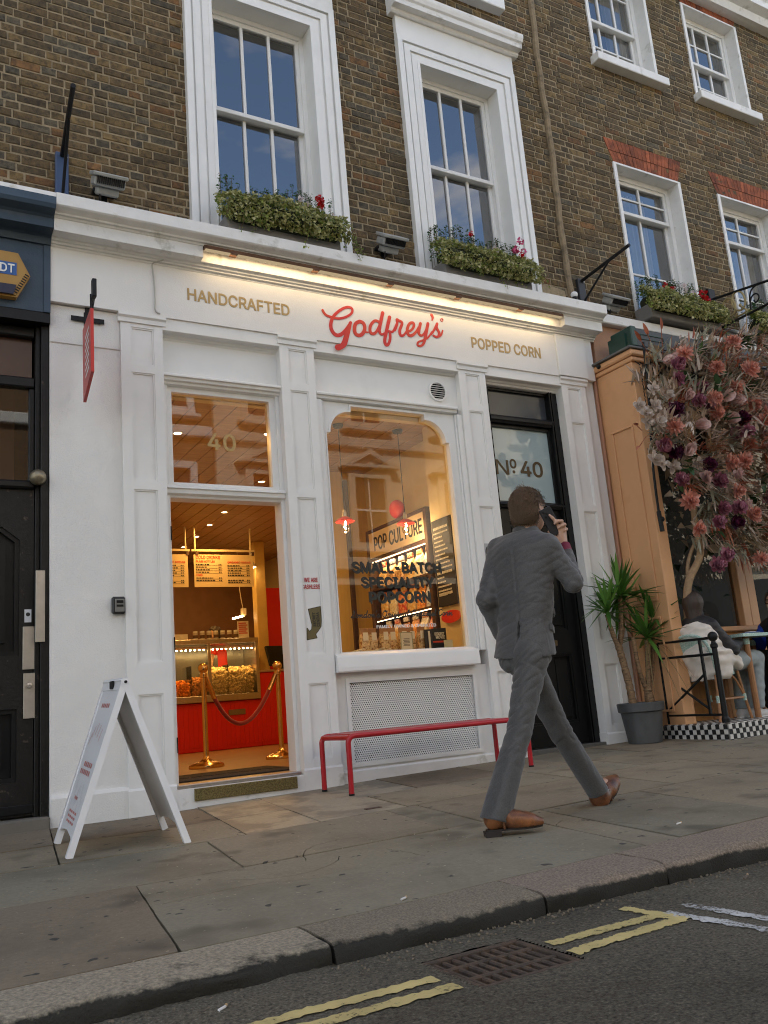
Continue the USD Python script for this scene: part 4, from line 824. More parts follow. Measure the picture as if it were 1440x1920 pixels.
menu_board(.987, 1.883, 'cream hanging menu board headed COLD DRINKS in red', 'COLD DRINKS'); menu_board(.0, .90, 'cream hanging menu board cut off by the left door jamb', 'HOT DRINKS')
# hanging tube light
tl = thing('tube_light', 'short glowing tube light hanging on a cable behind the cabinet', 'light'); obj('tube', MB().bar((2.05, 7.0, 2.13), (2.32, 7.25, 2.20), .03), WARM, tl); obj('cap', MB().box(2.29, 2.36, 7.2, 7.28, 2.21, 2.32), CREAM, tl); obj('cord', MB().tube(spline([(2.32, 7.24, 2.32), (2.28, 7.24, 2.6), (2.26, 7.24, cz)]), .006, 6), CREAM, tl)
cone = thing('spot_lamp', 'bright cone shaped spot lamp by the pillar inside the shop', 'light'); obj('shade', MB().lathe([(.02, .0), (.09, -.13), (.085, -.13), (.015, 0)], (2.16, 6.4, 2.99), 16), WHITE, cone); obj('bulb', MB().ball((2.16, 6.4, 2.88), .06, 2), WARM, cone); obj('stem', MB().tube([(2.16, 6.4, 2.99), (2.16, 6.4, cz)], .01, 6), WHITE, cone)
# stanchions and rope
def stanchion(x, y, label):
    s = thing('rope_stanchion', label, 'stanchion', (x, y, fz), group='brass rope stanchions')
    obj('base', MB().lathe([(0, .0), (.165, 0), (.168, .012), (.165, .028), (.12, .05), (.06, .062), (.035, .085), (.026, .11), (0, .11)], n=32), BRASS, s, smooth=40)
    obj('post', MB().lathe([(.024, .10), (.024, .84), (.034, .845), (.036, .87), (.034, .885), (.022, .89), (.02, .90), (0, .90)], n=24), BRASS, s, smooth=40); obj('finial', MB().ball((0, 0, .935), .048, 3), BRASS, s, smooth=True)
stanchion(-.134, 1.953, 'brass stanchion with round finial, the nearer one left in the doorway'); stanchion(.74, 2.19, 'brass stanchion with round finial beside the right door jamb')
rp = thing('velvet_rope', 'dark red velvet rope hanging between two brass stanchions', 'rope'); a, b = np.array([-.115, 1.95, fz+.845]), np.array([.715, 2.185, fz+.845]); tt = np.linspace(0, 1, 28)
pts = a+(b-a)*tt[:, None]; pts[:, 2] -= 1.72*tt*(1-tt)*(.9+.35*(1-tt)); obj('rope', MB().tube(pts[2:-2], .021, 10), mat('red_velvet', (.22, .008, .012), rough=.9, sheen=.5), rp, smooth=True)
for p, q in ((pts[0], pts[3]), (pts[-1], pts[-4])): obj('hook', MB().tube([p, q], .024, 10), BRASS, rp)
mt = thing('door_mat', 'dark patterned mat just inside the shop doorway', 'mat'); obj('mat', MB().box(-.92, .10, .26, 1.02, fz+.001, fz+.012, .004), mat('coir_mat', (.045, .036, .028), rough=1, var=.3, scale=80, bump=.6, bscale=200), mt)
t = MB(); 
for i in range(9): t.box(-.8+i*.1, -.74+i*.1, .55, .63, fz+.0125, fz+.014)
obj('pattern', t, mat('mat_print', (.012, .01, .01), rough=1), mt)
# server behind the cabinet: head and shoulders
# window display -----------------------------------------------------
SHX = 1.82
un = thing('display_shelves', 'dark wood wall shelves of popcorn bags under a POP CULTURE sign', 'shelf unit')
ya, yb, zs0, zs1 = .76, 2.02, .98, 2.49
f = MB(); f.box(SHX, 2.095, ya, ya+.055, zs0, zs1, .004); f.box(SHX, 2.095, yb-.04, yb, zs0, zs1, .004); f.box(SHX, 2.095, ya+.055, yb-.04, zs1-.035, zs1, .004); f.box(SHX+.01, 2.095, ya+.055, yb-.04, 2.135, 2.17)
obj('frame', f, DWOOD, un); obj('back', MB().box(2.085, 2.095, ya+.05, yb-.04, zs0, zs1-.03), mat('shelf_back', (.22, .10, .04), rough=.6), un)
def on_right_wall(t, y0, y1, z0, h, x, d=.003):
    """lettering on a face that looks toward -x, reading from the far end to the near end"""
    v, fc = text_arrays(t, True); v[:, 0] -= v[:, 0].min(); w = v[:, 0].max(); return MB().add(np.stack([x-d*(v[:, 2]/.02), y0+(y1-y0)*v[:, 0]/w, z0+v[:, 1]*h], -1), fc)
sb = obj('sign_panel', MB().box(SHX+.012, SHX+.03, ya+.06, yb-.045, 2.175, 2.452), mat('sign_cream', (.62, .48, .33), rough=.6, var=.04), un); obj('sign_lettering', on_right_wall('POP CULTURE', 1.86, .86, 2.245, .145, SHX+.0115), INK, sb)
for z in (1.18, 1.50, 1.83): obj('shelf', MB().box(SHX+.02, 2.09, ya+.056, yb-.041, z-.02, z), DWOOD, un)
SHLED = emit_mat('shelf_glow', (1., .66, .36), 3.)
for z in (2.13, 1.475): obj('led_strip', MB().box(SHX+.015, SHX+.03, ya+.08, yb-.08, z-.008, z), SHLED, un)
l = UsdLux.RectLight.Define(stage, '/World/shelf_lamp'); l.CreateWidthAttr(.05); l.CreateHeightAttr(1.1); l.CreateIntensityAttr(9); l.CreateColorAttr(Gf.Vec3f(1, .58, .24)); l.AddTranslateOp().Set(Gf.Vec3d(1.9, 1.38, 2.12))
BAGC = [mat('bag_'+n, c, rough=.35, var=.35, scale=38, col2=c2, c2pos=(.45, .55), c2scale=45, coat=.3) for n, c, c2 in (('orange', (.72, .20, .03), (.85, .5, .2)), ('amber', (.70, .38, .08), (.80, .62, .35)), ('caramel', (.45, .2, .06), (.75, .5, .25)), ('pale', (.72, .58, .36), (.85, .8, .65)), ('red', (.6, .06, .03), (.8, .4, .2)), ('blue', (.35, .38, .55), (.8, .8, .85)))]
def bag_mesh(w, d, h, seed):
    n, m = 12, 9; V = []; r2 = np.random.default_rng(seed)
    for i in range(m):
        t = i/(m-1); wz = w/2*(1.0 if t < .62 else 1-.12*(t-.62)/.38); dz = d/2*(1-.1*t if t < .62 else .9*(1-(t-.62)/.38)+.03)
        for k in range(n):
            a = 2*np.pi*(k+.5)/n; c, s = np.cos(a), np.sin(a); q = .35
            V.append((wz*np.sign(c)*abs(c)**q*(1+.05*(r2.random()-.5)), dz*np.sign(s)*abs(s)**q*(1+.16*(r2.random()-.5)), h*t+.006*(r2.random()-.5)))
    F = [(i*n+k, i*n+(k+1) % n, (i+1)*n+(k+1) % n, (i+1)*n+k) for i in range(m-1) for k in range(n)]
    mb = MB().add(V, F); mb.F.append(np.array([((m-1)*n, (m-1)*n+k, (m-1)*n+k+1) for k in range(1, n-1)])); return mb
nb = 0
for zi, z in enumerate((1.18, 1.50, 1.83)):
    for k in range(6):
        y = ya+.16+k*.185; c = (5 if (k == 0 and zi > 0) else rnd.choice((0, 0, 1, 2, 3, 4, 1)))
        g = thing('popcorn_bag', 'foil popcorn bag '+ORD[5-k]+' on the '+('bottom', 'middle', 'top')[zi]+' shelf of the wall unit', 'bag', (1.93, y, z+.001), math.pi/2, f'bags on the {("bottom", "middle", "top")[zi]} shelf'); obj('bag', bag_mesh(.15, .11, .22+.03*rnd.random(), 40+nb), BAGC[c], g, smooth=50); obj('neck', MB().box(-.05, .05, -.012, .012, .235, .285, .004), BAGC[(c+3) % 6], g); nb += 1
bb = thing('blackboard_menu', 'tall blackboard with white chalk lettering on the right hand wall', 'blackboard'); obj('board', MB().box(SHX+.005, SHX+.038, .345, .685, 1.46, 2.31, .004), mat('chalkboard', (.016, .012, .010), rough=.7, var=.2), bb)
ck = MB()
for i, z in enumerate([2.21-k*.043 for k in range(10)]+[1.77-k*.042 for k in range(6)]+[1.515+.05]):
    k = .655; end = .655-rnd.uniform(.12, .27) if i not in (0, 10, 16) else .42
    while k > end: w_ = rnd.uniform(.010, .03); ck.box(SHX+.002, SHX+.0045, k-w_, k, z, z+(.024 if i in (0, 10, 16) else .015)); k -= w_+.006
obj('chalk_lettering', ck, mat('chalk', (.62, .60, .56), rough=.9), bb)
bl = thing('red_balloon', 'round red balloon above the POP CULTURE sign', 'balloon'); obj('balloon', MB().ball((1.86, 1.36, 2.60), .085, 3, (1, 1, 1.2)), COUNTER, bl, smooth=True); obj('string', MB().tube([(1.86, 1.36, 2.5), (1.88, 1.36, 2.47)], .003, 5), WHITE, bl)
for i, (x, y) in enumerate(((.955, .85), (1.635, .85))):
    p = thing('pendant_lamp', ('red enamel pendant lamp, the left one in the shop window' if i == 0 else 'red enamel pendant lamp hanging in front of the POP CULTURE sign'), 'lamp', (x, y, 0), group='red pendant lamps in the window')
    obj('cord', MB().tube([(0, 0, 2.43), (0, 0, cz-.02)], .0045, 6), BLACK_METAL, p); obj('rose', MB().lathe([(0, cz-.035), (.045, cz-.03), (.055, cz-.001), (0, cz-.001)], n=20), BLACK_METAL, p)
    obj('holder', MB().lathe([(0, 2.44), (.012, 2.44), (.02, 2.42), (.022, 2.37), (.03, 2.36), (.0, 2.36)], n=16), STEEL, p); obj('shade', MB().lathe([(.022, 2.372), (.035, 2.368), (.075, 2.345), (.094, 2.325), (.092, 2.322), (.073, 2.34), (.03, 2.36), (.02, 2.36)], n=28), mat('pendant_red', (.62, .02, .012), rough=.3, coat=.4), p, smooth=40)
    obj('bulb', MB().lathe([(.012, 2.355), (.02, 2.33), (.036, 2.29), (.04, 2.26), (.033, 2.232), (.012, 2.218), (0, 2.217)], n=18), glass_mat('bulb_glass', (.98, .9, .72), 1.3), p, smooth=True); obj('filament', MB().tube([(0, 0, 2.33), (.010, 0, 2.30), (-.008, .004, 2.275), (.006, 0, 2.25)], .0085, 8), emit_mat('filament_glow', (1., .72, .36), 30.), p)
    s = UsdLux.SphereLight.Define(stage, f'/World/pendant_glow_{i:03d}' if i else '/World/pendant_glow'); s.CreateRadiusAttr(.02); s.CreateIntensityAttr(230); s.CreateColorAttr(Gf.Vec3f(1, .64, .28)); s.AddTranslateOp().Set(Gf.Vec3d(x, y, 2.19))
for i in range(7):
    x = .80+i*.098; g = thing('window_popcorn_bag', 'clear bag of popcorn on the window ledge, '+ORD[i]+' of seven', 'bag', (x, .36+.03*(i % 2), 1.027), .1*(i % 3-1), 'popcorn bags on the window ledge'); o = obj('bag', bag_mesh(.088, .07, .185, 80+i), mat('clear_popcorn', (.70, .56, .36), rough=.35, var=.3, scale=60, col2=(.28, .13, .05), c2pos=(.52, .58), c2scale=55, coat=.4), g, smooth=50); obj('header', MB().box(-.038, .038, -.008, .006, .172, .225, .002), mat('kraft', (.42, .24, .13), rough=.8), g); obj('label', MB().box(-.024, .024, -.040, -.036, .115, .185), WHITE, g)
cd = thing('window_card', 'framed white card among the popcorn bags on the window ledge', 'card', (1.145, .22, 1.027)); obj('card', MB().box(-.062, .062, -.004, .004, 0, .165, .002), mat('card_paper', (.72, .72, .70), rough=.7), cd); q = MB(); q.prism(ring((-.062, .062, 0, .165), (-.055, .055, .007, .158)), -.0055, -.0045); obj('border', q, mat('sage', (.32, .36, .28)), cd)
q = MB(); 
for i in range(6): q.box(-.03-.008*(i % 2), .03, -.0055, -.0045, .105-i*.012, .109-i*.012)
obj('print', q, INK, cd)
bk = thing('film_book', 'black book with BIG MOVIE lettering leaning at the right of the window ledge', 'book', (1.56, .33, 1.027), -.05); obj('book', MB().box(-.075, .075, -.012, .012, 0, .20, .003), mat('book_black', (.012, .014, .018), rough=.4), bk); q = MB(); text_xz(q, 'BIGGEST', -.05, .05, .135, .026, -.0125); text_xz(q, 'MOVIE', -.04, .055, .105, .026, -.0125); obj('lettering', q, WHITE, bk); obj('band', MB().box(-.074, .074, -.0145, -.0125, .07, .085), SIGNRED, bk)
bk2 = thing('spiral_book', 'navy book with a white spine standing between bags and film book', 'book', (1.425, .30, 1.027), .1); obj('book', MB().box(-.04, .04, -.012, .012, 0, .19, .003), mat('book_navy', (.03, .035, .06)), bk2); obj('spine', MB().box(-.008, .014, -.0145, -.0125, .01, .175), WHITE, bk2)
cd = thing('window_note', 'small pale green note in front of the black film book', 'card', (1.60, .245, 1.027), -.05); obj('card', MB().box(-.045, .045, -.003, .003, 0, .085), mat('note_green', (.55, .60, .50), rough=.8), cd)
rb = thing('red_sign_cloud', 'red lozenge shaped sticker low on the right hand wall', 'sticker'); obj('sticker', MB().add(np.stack([np.full(24, SHX-.001), .48+.17*np.cos(np.arange(24)/24*6.283), 1.35+.06*np.sin(np.arange(24)/24*6.283)], 1), [(0, i, i+1) for i in range(1, 23)]), SIGNRED, rb)
nw = thing('newspapers', 'pile of folded newspapers at the left of the window ledge', 'newspapers')
for i in range(9):
    x, y = .56+.055*i+rnd.uniform(-.01, .01), .25+rnd.uniform(-.03, .05); Mx = trans(x, y, 1.033+.004*(i % 3)) @ rotm([0, 0, 1], rnd.uniform(-.7, .7)) @ rotm([0, 1, 0], rnd.uniform(-.35, .1))
    obj('paper', MB().box(-.07, .07, -.035, .035, 0, .012, .004, Mx), mat('newsprint', (.62, .60, .56), rough=.9, var=.2, scale=90), nw)
# trough light over the frieze
tr = thing('trough_light', 'long brown linear light fixed under the cornice above the sign', 'light'); obj('housing', MB().sweepx([(-.205, 4.318), (-.160, 4.318), (-.156, 4.335), (-.160, 4.346), (-.2, 4.348), (-.21, 4.335)], -.70, 3.10), mat('copper_brown', (.11, .045, .02), rough=.5, var=.3, scale=8), tr)
obj('tube', MB().box(-.69, 3.09, -.198, -.166, 4.308, 4.3175), emit_mat('trough_glow', (1., .76, .45), .22), tr)
for x in (-.45, .3, 1.05, 1.8, 2.55): obj('bracket', MB().box(x-.03, x+.03, -.215, -.15, 4.303, 4.318, .006), mat('copper_brown', (.11, .045, .02)), tr)
l = UsdLux.RectLight.Define(stage, '/World/trough_lamp'); l.CreateWidthAttr(3.7); l.CreateHeightAttr(.03); l.CreateIntensityAttr(11); l.CreateColorAttr(Gf.Vec3f(1, .72, .40))
_n = np.array([0, .88, -.475]); _xx = np.array([1., 0, 0]); _zz = -_n; _yy = np.cross(_zz, _xx)
l.AddTransformOp().Set(Gf.Matrix4d(*_xx, 0, *_yy, 0, *_zz, 0, 1.2, -.195, 4.302, 1))
# ------------------------------------------------------------------ left neighbour: dark shopfront
DS = thing('dark_shopfront', 'navy and black shopfront with a panelled door at the left edge', 'shopfront')
obj('frieze', MB().box(-6, -1.858, -.02, .28, 3.64, 4.20).box(-1.905, -1.858, -.028, -.0195, 3.64, 4.20), NAVY, DS)
obj('cornice', MB().sweepx([(.12, 4.19), (-.04, 4.19), (-.05, 4.24), (-.07, 4.25), (-.17, 4.262), (-.172, 4.335), (-.19, 4.35), (-.26, 4.372), (-.275, 4.40), (-.275, 4.46), (.12, 4.462)], -6, -1.858), NAVY, DS)
obj('lead_flashing', MB().sweepx([(.12, 4.464), (-.262, 4.464), (-.262, 4.502), (.12, 4.53)], -6, -1.857), WHITE_OLD, DS)
obj('soffit', MB().box(-6, -1.858, -.015, .28, 3.56, 3.64), BLACK, DS)
jb = MB(); jb.box(-1.912, -1.858, .045, .30, -.15, 3.56, .004); jb.box(-1.945, -1.912, .085, .30, -.1, 3.56, .004); obj('door_jamb', jb, BLACK_WORN, DS)
obj('top_light', MB().box(-3, -1.96, .16, .18, 3.16, 3.50), mat('brown_light', (.06, .028, .018), rough=.3, coat=.5), DS)
for q_ in ((-3, -1.945, .10, .2, 3.08, 3.16, .01), (-3, -1.945, .06, .2, 2.30, 2.36, .015), (-3, -1.945, .10, .2, 3.48, 3.56, .01), (-1.985, -1.945, .12, .2, 2.361, 3.079, .006)): obj('transom', MB().box(*q_), BLACK, DS)
obj('fanlight_pane', MB().add([(-3, .14, 2.36), (-1.98, .141, 2.36), (-1.98, .143, 3.08), (-3, .14, 3.08)], [(0, 1, 2), (0, 2, 3)]), SHOP_GLASS, DS); obj('hall', MB().box(-3, -1.95, 1.2, 1.25, 2.2, 3.6), mat('brown_hall', (.10, .05, .03)), DS)
dl = MB().prism(R(-2.86, -1.95, .06, 2.30).difference(SG.Polygon([(-2.78, 1.12), (-2.045, 1.12), (-2.045, 1.93), (-2.16, 2.02), (-2.41, 2.06), (-2.66, 2.02), (-2.78, 1.93)])).difference(R(-2.78, -2.055, .28, .76)), .10, .17); dlo = obj('door_leaf', dl, BLACK_WORN, DS)
for q in (SG.Polygon([(-2.78, 1.12), (-2.045, 1.12), (-2.045, 1.93), (-2.16, 2.02), (-2.41, 2.06), (-2.66, 2.02), (-2.78, 1.93)]), R(-2.78, -2.055, .28, .76)):
    m_ = MB().prism(q, .15, .17); m_.prism(q.difference(q.buffer(-.03)), .115, .15); m_.prism(q.buffer(-.09), .125, .15); obj('panel', m_, BLACK, dlo)
obj('weather_bar', MB().box(-2.86, -1.95, .085, .10, .075, .13, .006), BLACK, dlo)
obj('door_step', MB().box(-3.2, -1.86, -.03, .3, -.15, .045, .01), mat('step_stone2', (.16, .145, .12), rough=.9, bump=.4), DS)
PLATE = mat('satin_plate', (.52, .47, .40), rough=.38, metallic=.85, var=.1, scale=14)
obj('keep_plate', MB().box(-1.946, -1.885, .028, .046, 1.20, 1.70, .002), PLATE, DS)
lp = obj('lock_plate', MB().box(-2.02, -1.944, .088, .10, 1.02, 1.315, .002), PLATE, DS); lp2 = obj('lock_plate', MB().box(-2.014, -1.94, .086, .10, .69, .995, .002), PLATE, DS)
obj('cylinder', MB().lathe([(0, 0), (.018, 0), (.018, .012), (.008, .014), (0, .014)], n=20, M=trans(-1.977, .086, .91) @ rotm([1, 0, 0], math.pi/2)), STEEL, lp2)
lb = obj('label', MB().box(-2.01, -1.965, .096, .10, 1.345, 1.435), mat('label_paper', (.62, .64, .66), rough=.6), DS); obj('print', MB().lathe([(0, 0), (.014, 0)], n=14, M=trans(-1.987, .0955, 1.40) @ rotm([1, 0, 0], math.pi/2)), INK, lb)
obj('knob', MB().ball((-1.935, .03, 2.375), .058, 3).tube([(-1.91, .06, 2.375), (-1.91, .03, 2.375)], .03, 12), mat('old_bronze', (.26, .22, .15), rough=.4, metallic=.8, var=.3, scale=30), DS, smooth=True)
al = thing('alarm_box', 'mustard hexagonal burglar alarm box with a blue ADT panel', 'alarm box')
hexa = SG.Polygon([(-2.36, 4.06), (-2.093, 4.055), (-2.008, 3.885), (-2.10, 3.70), (-2.36, 3.70)])
obj('case', MB().prism(hexa, -.075, -.021).prism(hexa.buffer(-.012), -.085, -.074), mat('mustard_plastic', (.42, .24, .055), rough=.5, var=.08), al); obj('panel', MB().box(-2.40, -2.103, -.088, -.0845, 3.868, 3.968), mat('alarm_blue', (.03, .11, .34), rough=.4), al)
t = MB(); text_xz(t, 'ADT', -2.275, -2.118, 3.885, .066, -.0882); obj('lettering', t, WHITE, al); obj('lower_cover', MB().prism(SG.Polygon([(-2.36, 3.785), (-2.105, 3.785), (-2.125, 3.71), (-2.36, 3.71)]), -.105, -.086), mat('alarm_black', (.012, .012, .03), rough=.3), al)
ch_ = MB()
for i in range(9): a = i/9; ch_.bar((-2.02-.085*a, -.0865, 3.875-.165*a), (-2.045-.085*a, -.0865, 3.888-.165*a), .008, .004, up=(0, 1, 0))
obj('stripes', ch_, BLACK, al, kind='stuff')

# ------------------------------------------------------------------ fittings on the facades
def floodlight(x, z, label, tilt=.62, sc=1.):
    f = thing('floodlight', label, 'light', (x, .02, z), .0, 'floodlights on the brick wall')
    Mx = rotm([1, 0, 0], tilt) @ np.diag([sc, sc, sc, 1]); hb = MB(); hb.box(-.135, .135, -.19, .0, .055, .085, .008, Mx); hb.box(-.12, .12, -.17, -.01, -.02, .055, .012, Mx); obj('housing', hb, GREY_PLASTIC, f)
    g = MB()
    for i in range(14): g.box(-.10+i*.0155, -.092+i*.0155, -.184, -.168, .0, .055, 0, Mx)
    obj('fins', g, BLACK_METAL, f, kind='stuff'); obj('gear_box', MB().box(-.085, .085, -.13, -.01, -.085, -.02, .012, Mx), GREY_PLASTIC, f)
    obj('bracket', MB().box(-.10, .10, .0, .07, -.07, -.04, .004).box(-.02, .02, .05, .08, -.12, .0), BLACK_METAL, f); obj('cable', MB().tube(spline([(-.05, -.04, -.07), (-.06, -.06, -.14), (-.055, -.03, -.19), (-.05, .02, -.22)]), .006, 6), BLACK_METAL, f)
floodlight(-1.43, 4.84, 'grey floodlight with dark fins on the bricks left of the tall windows', .55)
floodlight(1.18, 4.87, 'grey floodlight on the bricks between the two tall windows'); floodlight(4.02, 4.74, 'pale grey floodlight right of the mortar strip, by the dark bracket'); floodlight(6.0, 4.62, 'dark floodlight partly hidden between the two right hand window boxes')
def wall_arm(x, za, zb, tip, label, plate_m, ax=0):
    b = thing('wall_bracket', label, 'bracket'); obj('plate', MB().box(x-.05, x+.05, .055, .10, za, zb, .006), plate_m, b)
    obj('arm', MB().tube([(x, .06, zb-.03), (x+ax, tip[0], tip[1])], .018, 10), BLACK_METAL, b); obj('stay', MB().tube([(x, .06, za+.04), (x+ax*.55, .06+(tip[0]-.06)*.6, zb-.03+(tip[1]-zb+.03)*.6)], .012, 8), BLACK_METAL, b)
    for z in (za+.04, zb-.04): obj('bolt', MB().ball((x+.03, .053, z), .012, 1), STEEL, b)
    return b
wall_arm(3.685, 4.66, 4.975, (-.68, 4.995), 'slim black bracket arm with a stay, over the right end of the white cornice', mat('dark_grey_plate', (.03, .032, .036), rough=.5))
wa = wall_arm(-1.757, 4.60, 5.075, (-.86, 4.99), 'blue wall plate with a long dark arm seen end on, at the left', mat('blue_plate', (.035, .065, .14), rough=.5), -.085)
q = thing('emblem_bracket', 'black iron sign bracket with gilt linked rings above the right hand window box', 'bracket'); qx = 5.85
obj('plate', MB().box(qx-.06, qx+.06, .06, .10, 4.80, 5.24, .006), BLACK_METAL, q); obj('arm', MB().tube([(qx, .06, 5.10), (qx, -1.0, 4.93)], .016, 8).tube([(qx, .06, 4.70), (qx, -1.0, 4.72)], .016, 8).tube([(qx, .06, 4.70), (qx, .05, 5.1)], .016, 8), BLACK_METAL, q)
GILT = mat('gilt_iron', (.36, .28, .13), rough=.45, metallic=.4)
def loop_yz(c, ry, rz_, tilt=0): a = np.linspace(0, 2*np.pi, 33)[:-1]; y, z = ry*np.cos(a), rz_*np.sin(a); return np.stack([np.full(32, qx), c[0]+y*np.cos(tilt)-z*np.sin(tilt), c[1]+y*np.sin(tilt)+z*np.cos(tilt)], 1)
obj('emblem', MB().tube(loop_yz((-.14, 4.90), .085, .115, -.2), .0125, 8, closed=True).tube(loop_yz((-.28, 4.92), .085, .125, -.2), .0125, 8, closed=True).tube(spline([(qx, -.28, 4.86), (qx, -.31, 4.83), (qx, -.36, 4.76), (qx, -.28, 4.74), (qx, -.2, 4.75), (qx, -.24, 4.78)]), .0125, 8).ball((qx, -.29, 4.86), .018, 1), GILT, q)
obj('scroll', MB().tube(spline([(qx, -.42, 4.74), (qx, -.45, 4.88), (qx, -.52, 4.90), (qx, -.55, 4.84), (qx, -.50, 4.80), (qx, -.48, 4.84)]), .010, 7).tube(spline([(qx, -.42, 4.74), (qx, -.46, 4.96), (qx, -.56, 5.0)]), .010, 7), BLACK_METAL, q)
hs = thing('hanging_sign', 'red hanging shop sign seen nearly edge on, under a black cross bracket', 'sign')
obj('bracket', MB().box(-1.60, -1.555, .012, .03, 3.33, 3.76, .003).box(-1.705, -1.46, .004, .0118, 3.62, 3.66, .003), BLACK_METAL, hs)
obj('arm', MB().tube([(-1.575, .01, 3.63), (-1.60, -.25, 3.66), (-1.64, -.50, 3.62)], .014, 8).tube([(-1.575, .01, 3.40), (-1.61, -.3, 3.63)], .010, 7).box(-1.655, -1.625, -.52, -.47, 3.58, 3.72, .004), BLACK_METAL, hs)
pa, pb = np.array((-1.631, -.10, 0)), np.array((-1.654, -.49, 0)); dd_ = (pb-pa); nrm = np.array([dd_[1], -dd_[0], 0]); nrm /= np.linalg.norm(nrm)
V = [tuple(p+s*.011*nrm+np.array([0, 0, z])) for s in (-1, 1) for p, z in ((pa, 2.93), (pb, 3.02), (pb, 3.50), (pa, 3.50))]
obj('board', MB().add(V, [(0, 1, 2, 3), (7, 6, 5, 4), (0, 4, 5, 1), (1, 5, 6, 2), (2, 6, 7, 3), (3, 7, 4, 0)]), mat('sign_red', (.50, .03, .02), rough=.4, var=.1), hs)
t = MB()
for s in range(7): z = 3.06+s*.05; w_ = .03+.02*(s % 3); c = pa+(pb-pa)*.5; t.add([tuple(c-dd_*(.12+w_)-nrm*.0135*-1+np.array([0, 0, z])) if False else tuple(c-dd_*(.12+w_)+nrm*.0125+np.array([0, 0, z])), tuple(c+dd_*.3+nrm*.0125+np.array([0, 0, z+.02])), tuple(c+dd_*.3+nrm*.0125+np.array([0, 0, z+.045])), tuple(c-dd_*(.12+w_)+nrm*.0125+np.array([0, 0, z+.02]))], [(0, 1, 2, 3)])
obj('lettering', t, WHITE, hs)
for y in (-.14, -.45): x = -1.631+(y+.10)/(-.39)*-.023; obj('link', MB().tube([(x, y, 3.50), (x, y, 3.625)], .008, 6), BLACK_METAL, hs)
ks_ = thing('key_safe', 'small black and grey key safe on the white rendered pier', 'key safe'); kx0, kx1 = -1.434, -1.341
obj('body', MB().box(kx0, kx1, -.012, .029, 1.380, 1.503, .012), mat('safe_black', (.02, .02, .02), rough=.45), ks_); obj('face', MB().box(kx0+.018, kx1-.008, -.020, -.0125, 1.392, 1.485, .006), mat('safe_grey', (.20, .20, .19), rough=.4, metallic=.5), ks_)
obj('dial', MB().box(kx0+.028, kx1-.018, -.024, -.0205, 1.455, 1.475, .004).box(kx0+.028, kx1-.018, -.024, -.0205, 1.428, 1.443, .003), BLACK_METAL, ks_)
ar_ = thing('arrow_sticker', 'olive arrow sticker pointing down to the doorway on the white pilaster', 'sticker')
ap = SG.Polygon([(.122, 1.385), (.228, 1.405), (.228, 1.29), (.222, 1.245), (.195, 1.21), (.170, 1.185), (.180, 1.155), (.095, 1.143), (.100, 1.232), (.118, 1.205), (.140, 1.222), (.146, 1.26)])
obj('arrow', MB().prism(ap, .0118, .0136), mat('olive_vinyl', (.13, .10, .035), rough=.5), ar_); obj('outline', MB().prism(ap.buffer(.005).difference(ap.buffer(-.001)), .0125, .0138), mat('dark_olive', (.04, .035, .015)), ar_)
def vertical_text(mb, s, xc, z0, z1, h, y):
    v, f = text_arrays(s, True); v[:, 0] -= v[:, 0].min(); w = v[:, 0].max(); return mb.add(np.stack([xc-v[:, 1]*h+h/2, y-.0016*v[:, 2]/.02, z0+(z1-z0)*v[:, 0]/w], -1), f)
t = MB(); vertical_text(t, 'SECRET', .165, 1.245, 1.36, .024, .0117); vertical_text(t, 'CINEMA', .200, 1.245, 1.36, .024, .0117); obj('lettering', t, INK, ar_)
ns = thing('no_smoking_sign', 'small grey no smoking sign behind the walking man, on the white pilaster', 'sign'); obj('plate', MB().box(1.93, 2.085, .008, .0135, 1.80, 1.962), mat('sign_grey', (.42, .43, .44), rough=.5), ns); a = np.linspace(0, 6.283, 33)
t = MB().prism(SG.Point(2.007, 1.885).buffer(.058).difference(SG.Point(2.007, 1.885).buffer(.047)), .0055, .0079); t.prism(SG.LineString([(1.968, 1.925), (2.046, 1.845)]).buffer(.006), .0056, .0079); t.prism(R(1.98, 2.03, 1.878, 1.890), .0058, .0079); obj('symbol', t, INK, ns)
cm_ = thing('cornice_camera', 'small white dome camera at the right end of the white cornice', 'camera'); obj('dome', MB().ball((3.395, -.10, 4.66), .038, 2, (1, 1, .9)), WHITE, cm_, smooth=True); obj('base', MB().lathe([(0, 4.55), (.03, 4.55), (.028, 4.63), (0, 4.63)], (3.395, -.10, 0), 14), BLACK_METAL, cm_)

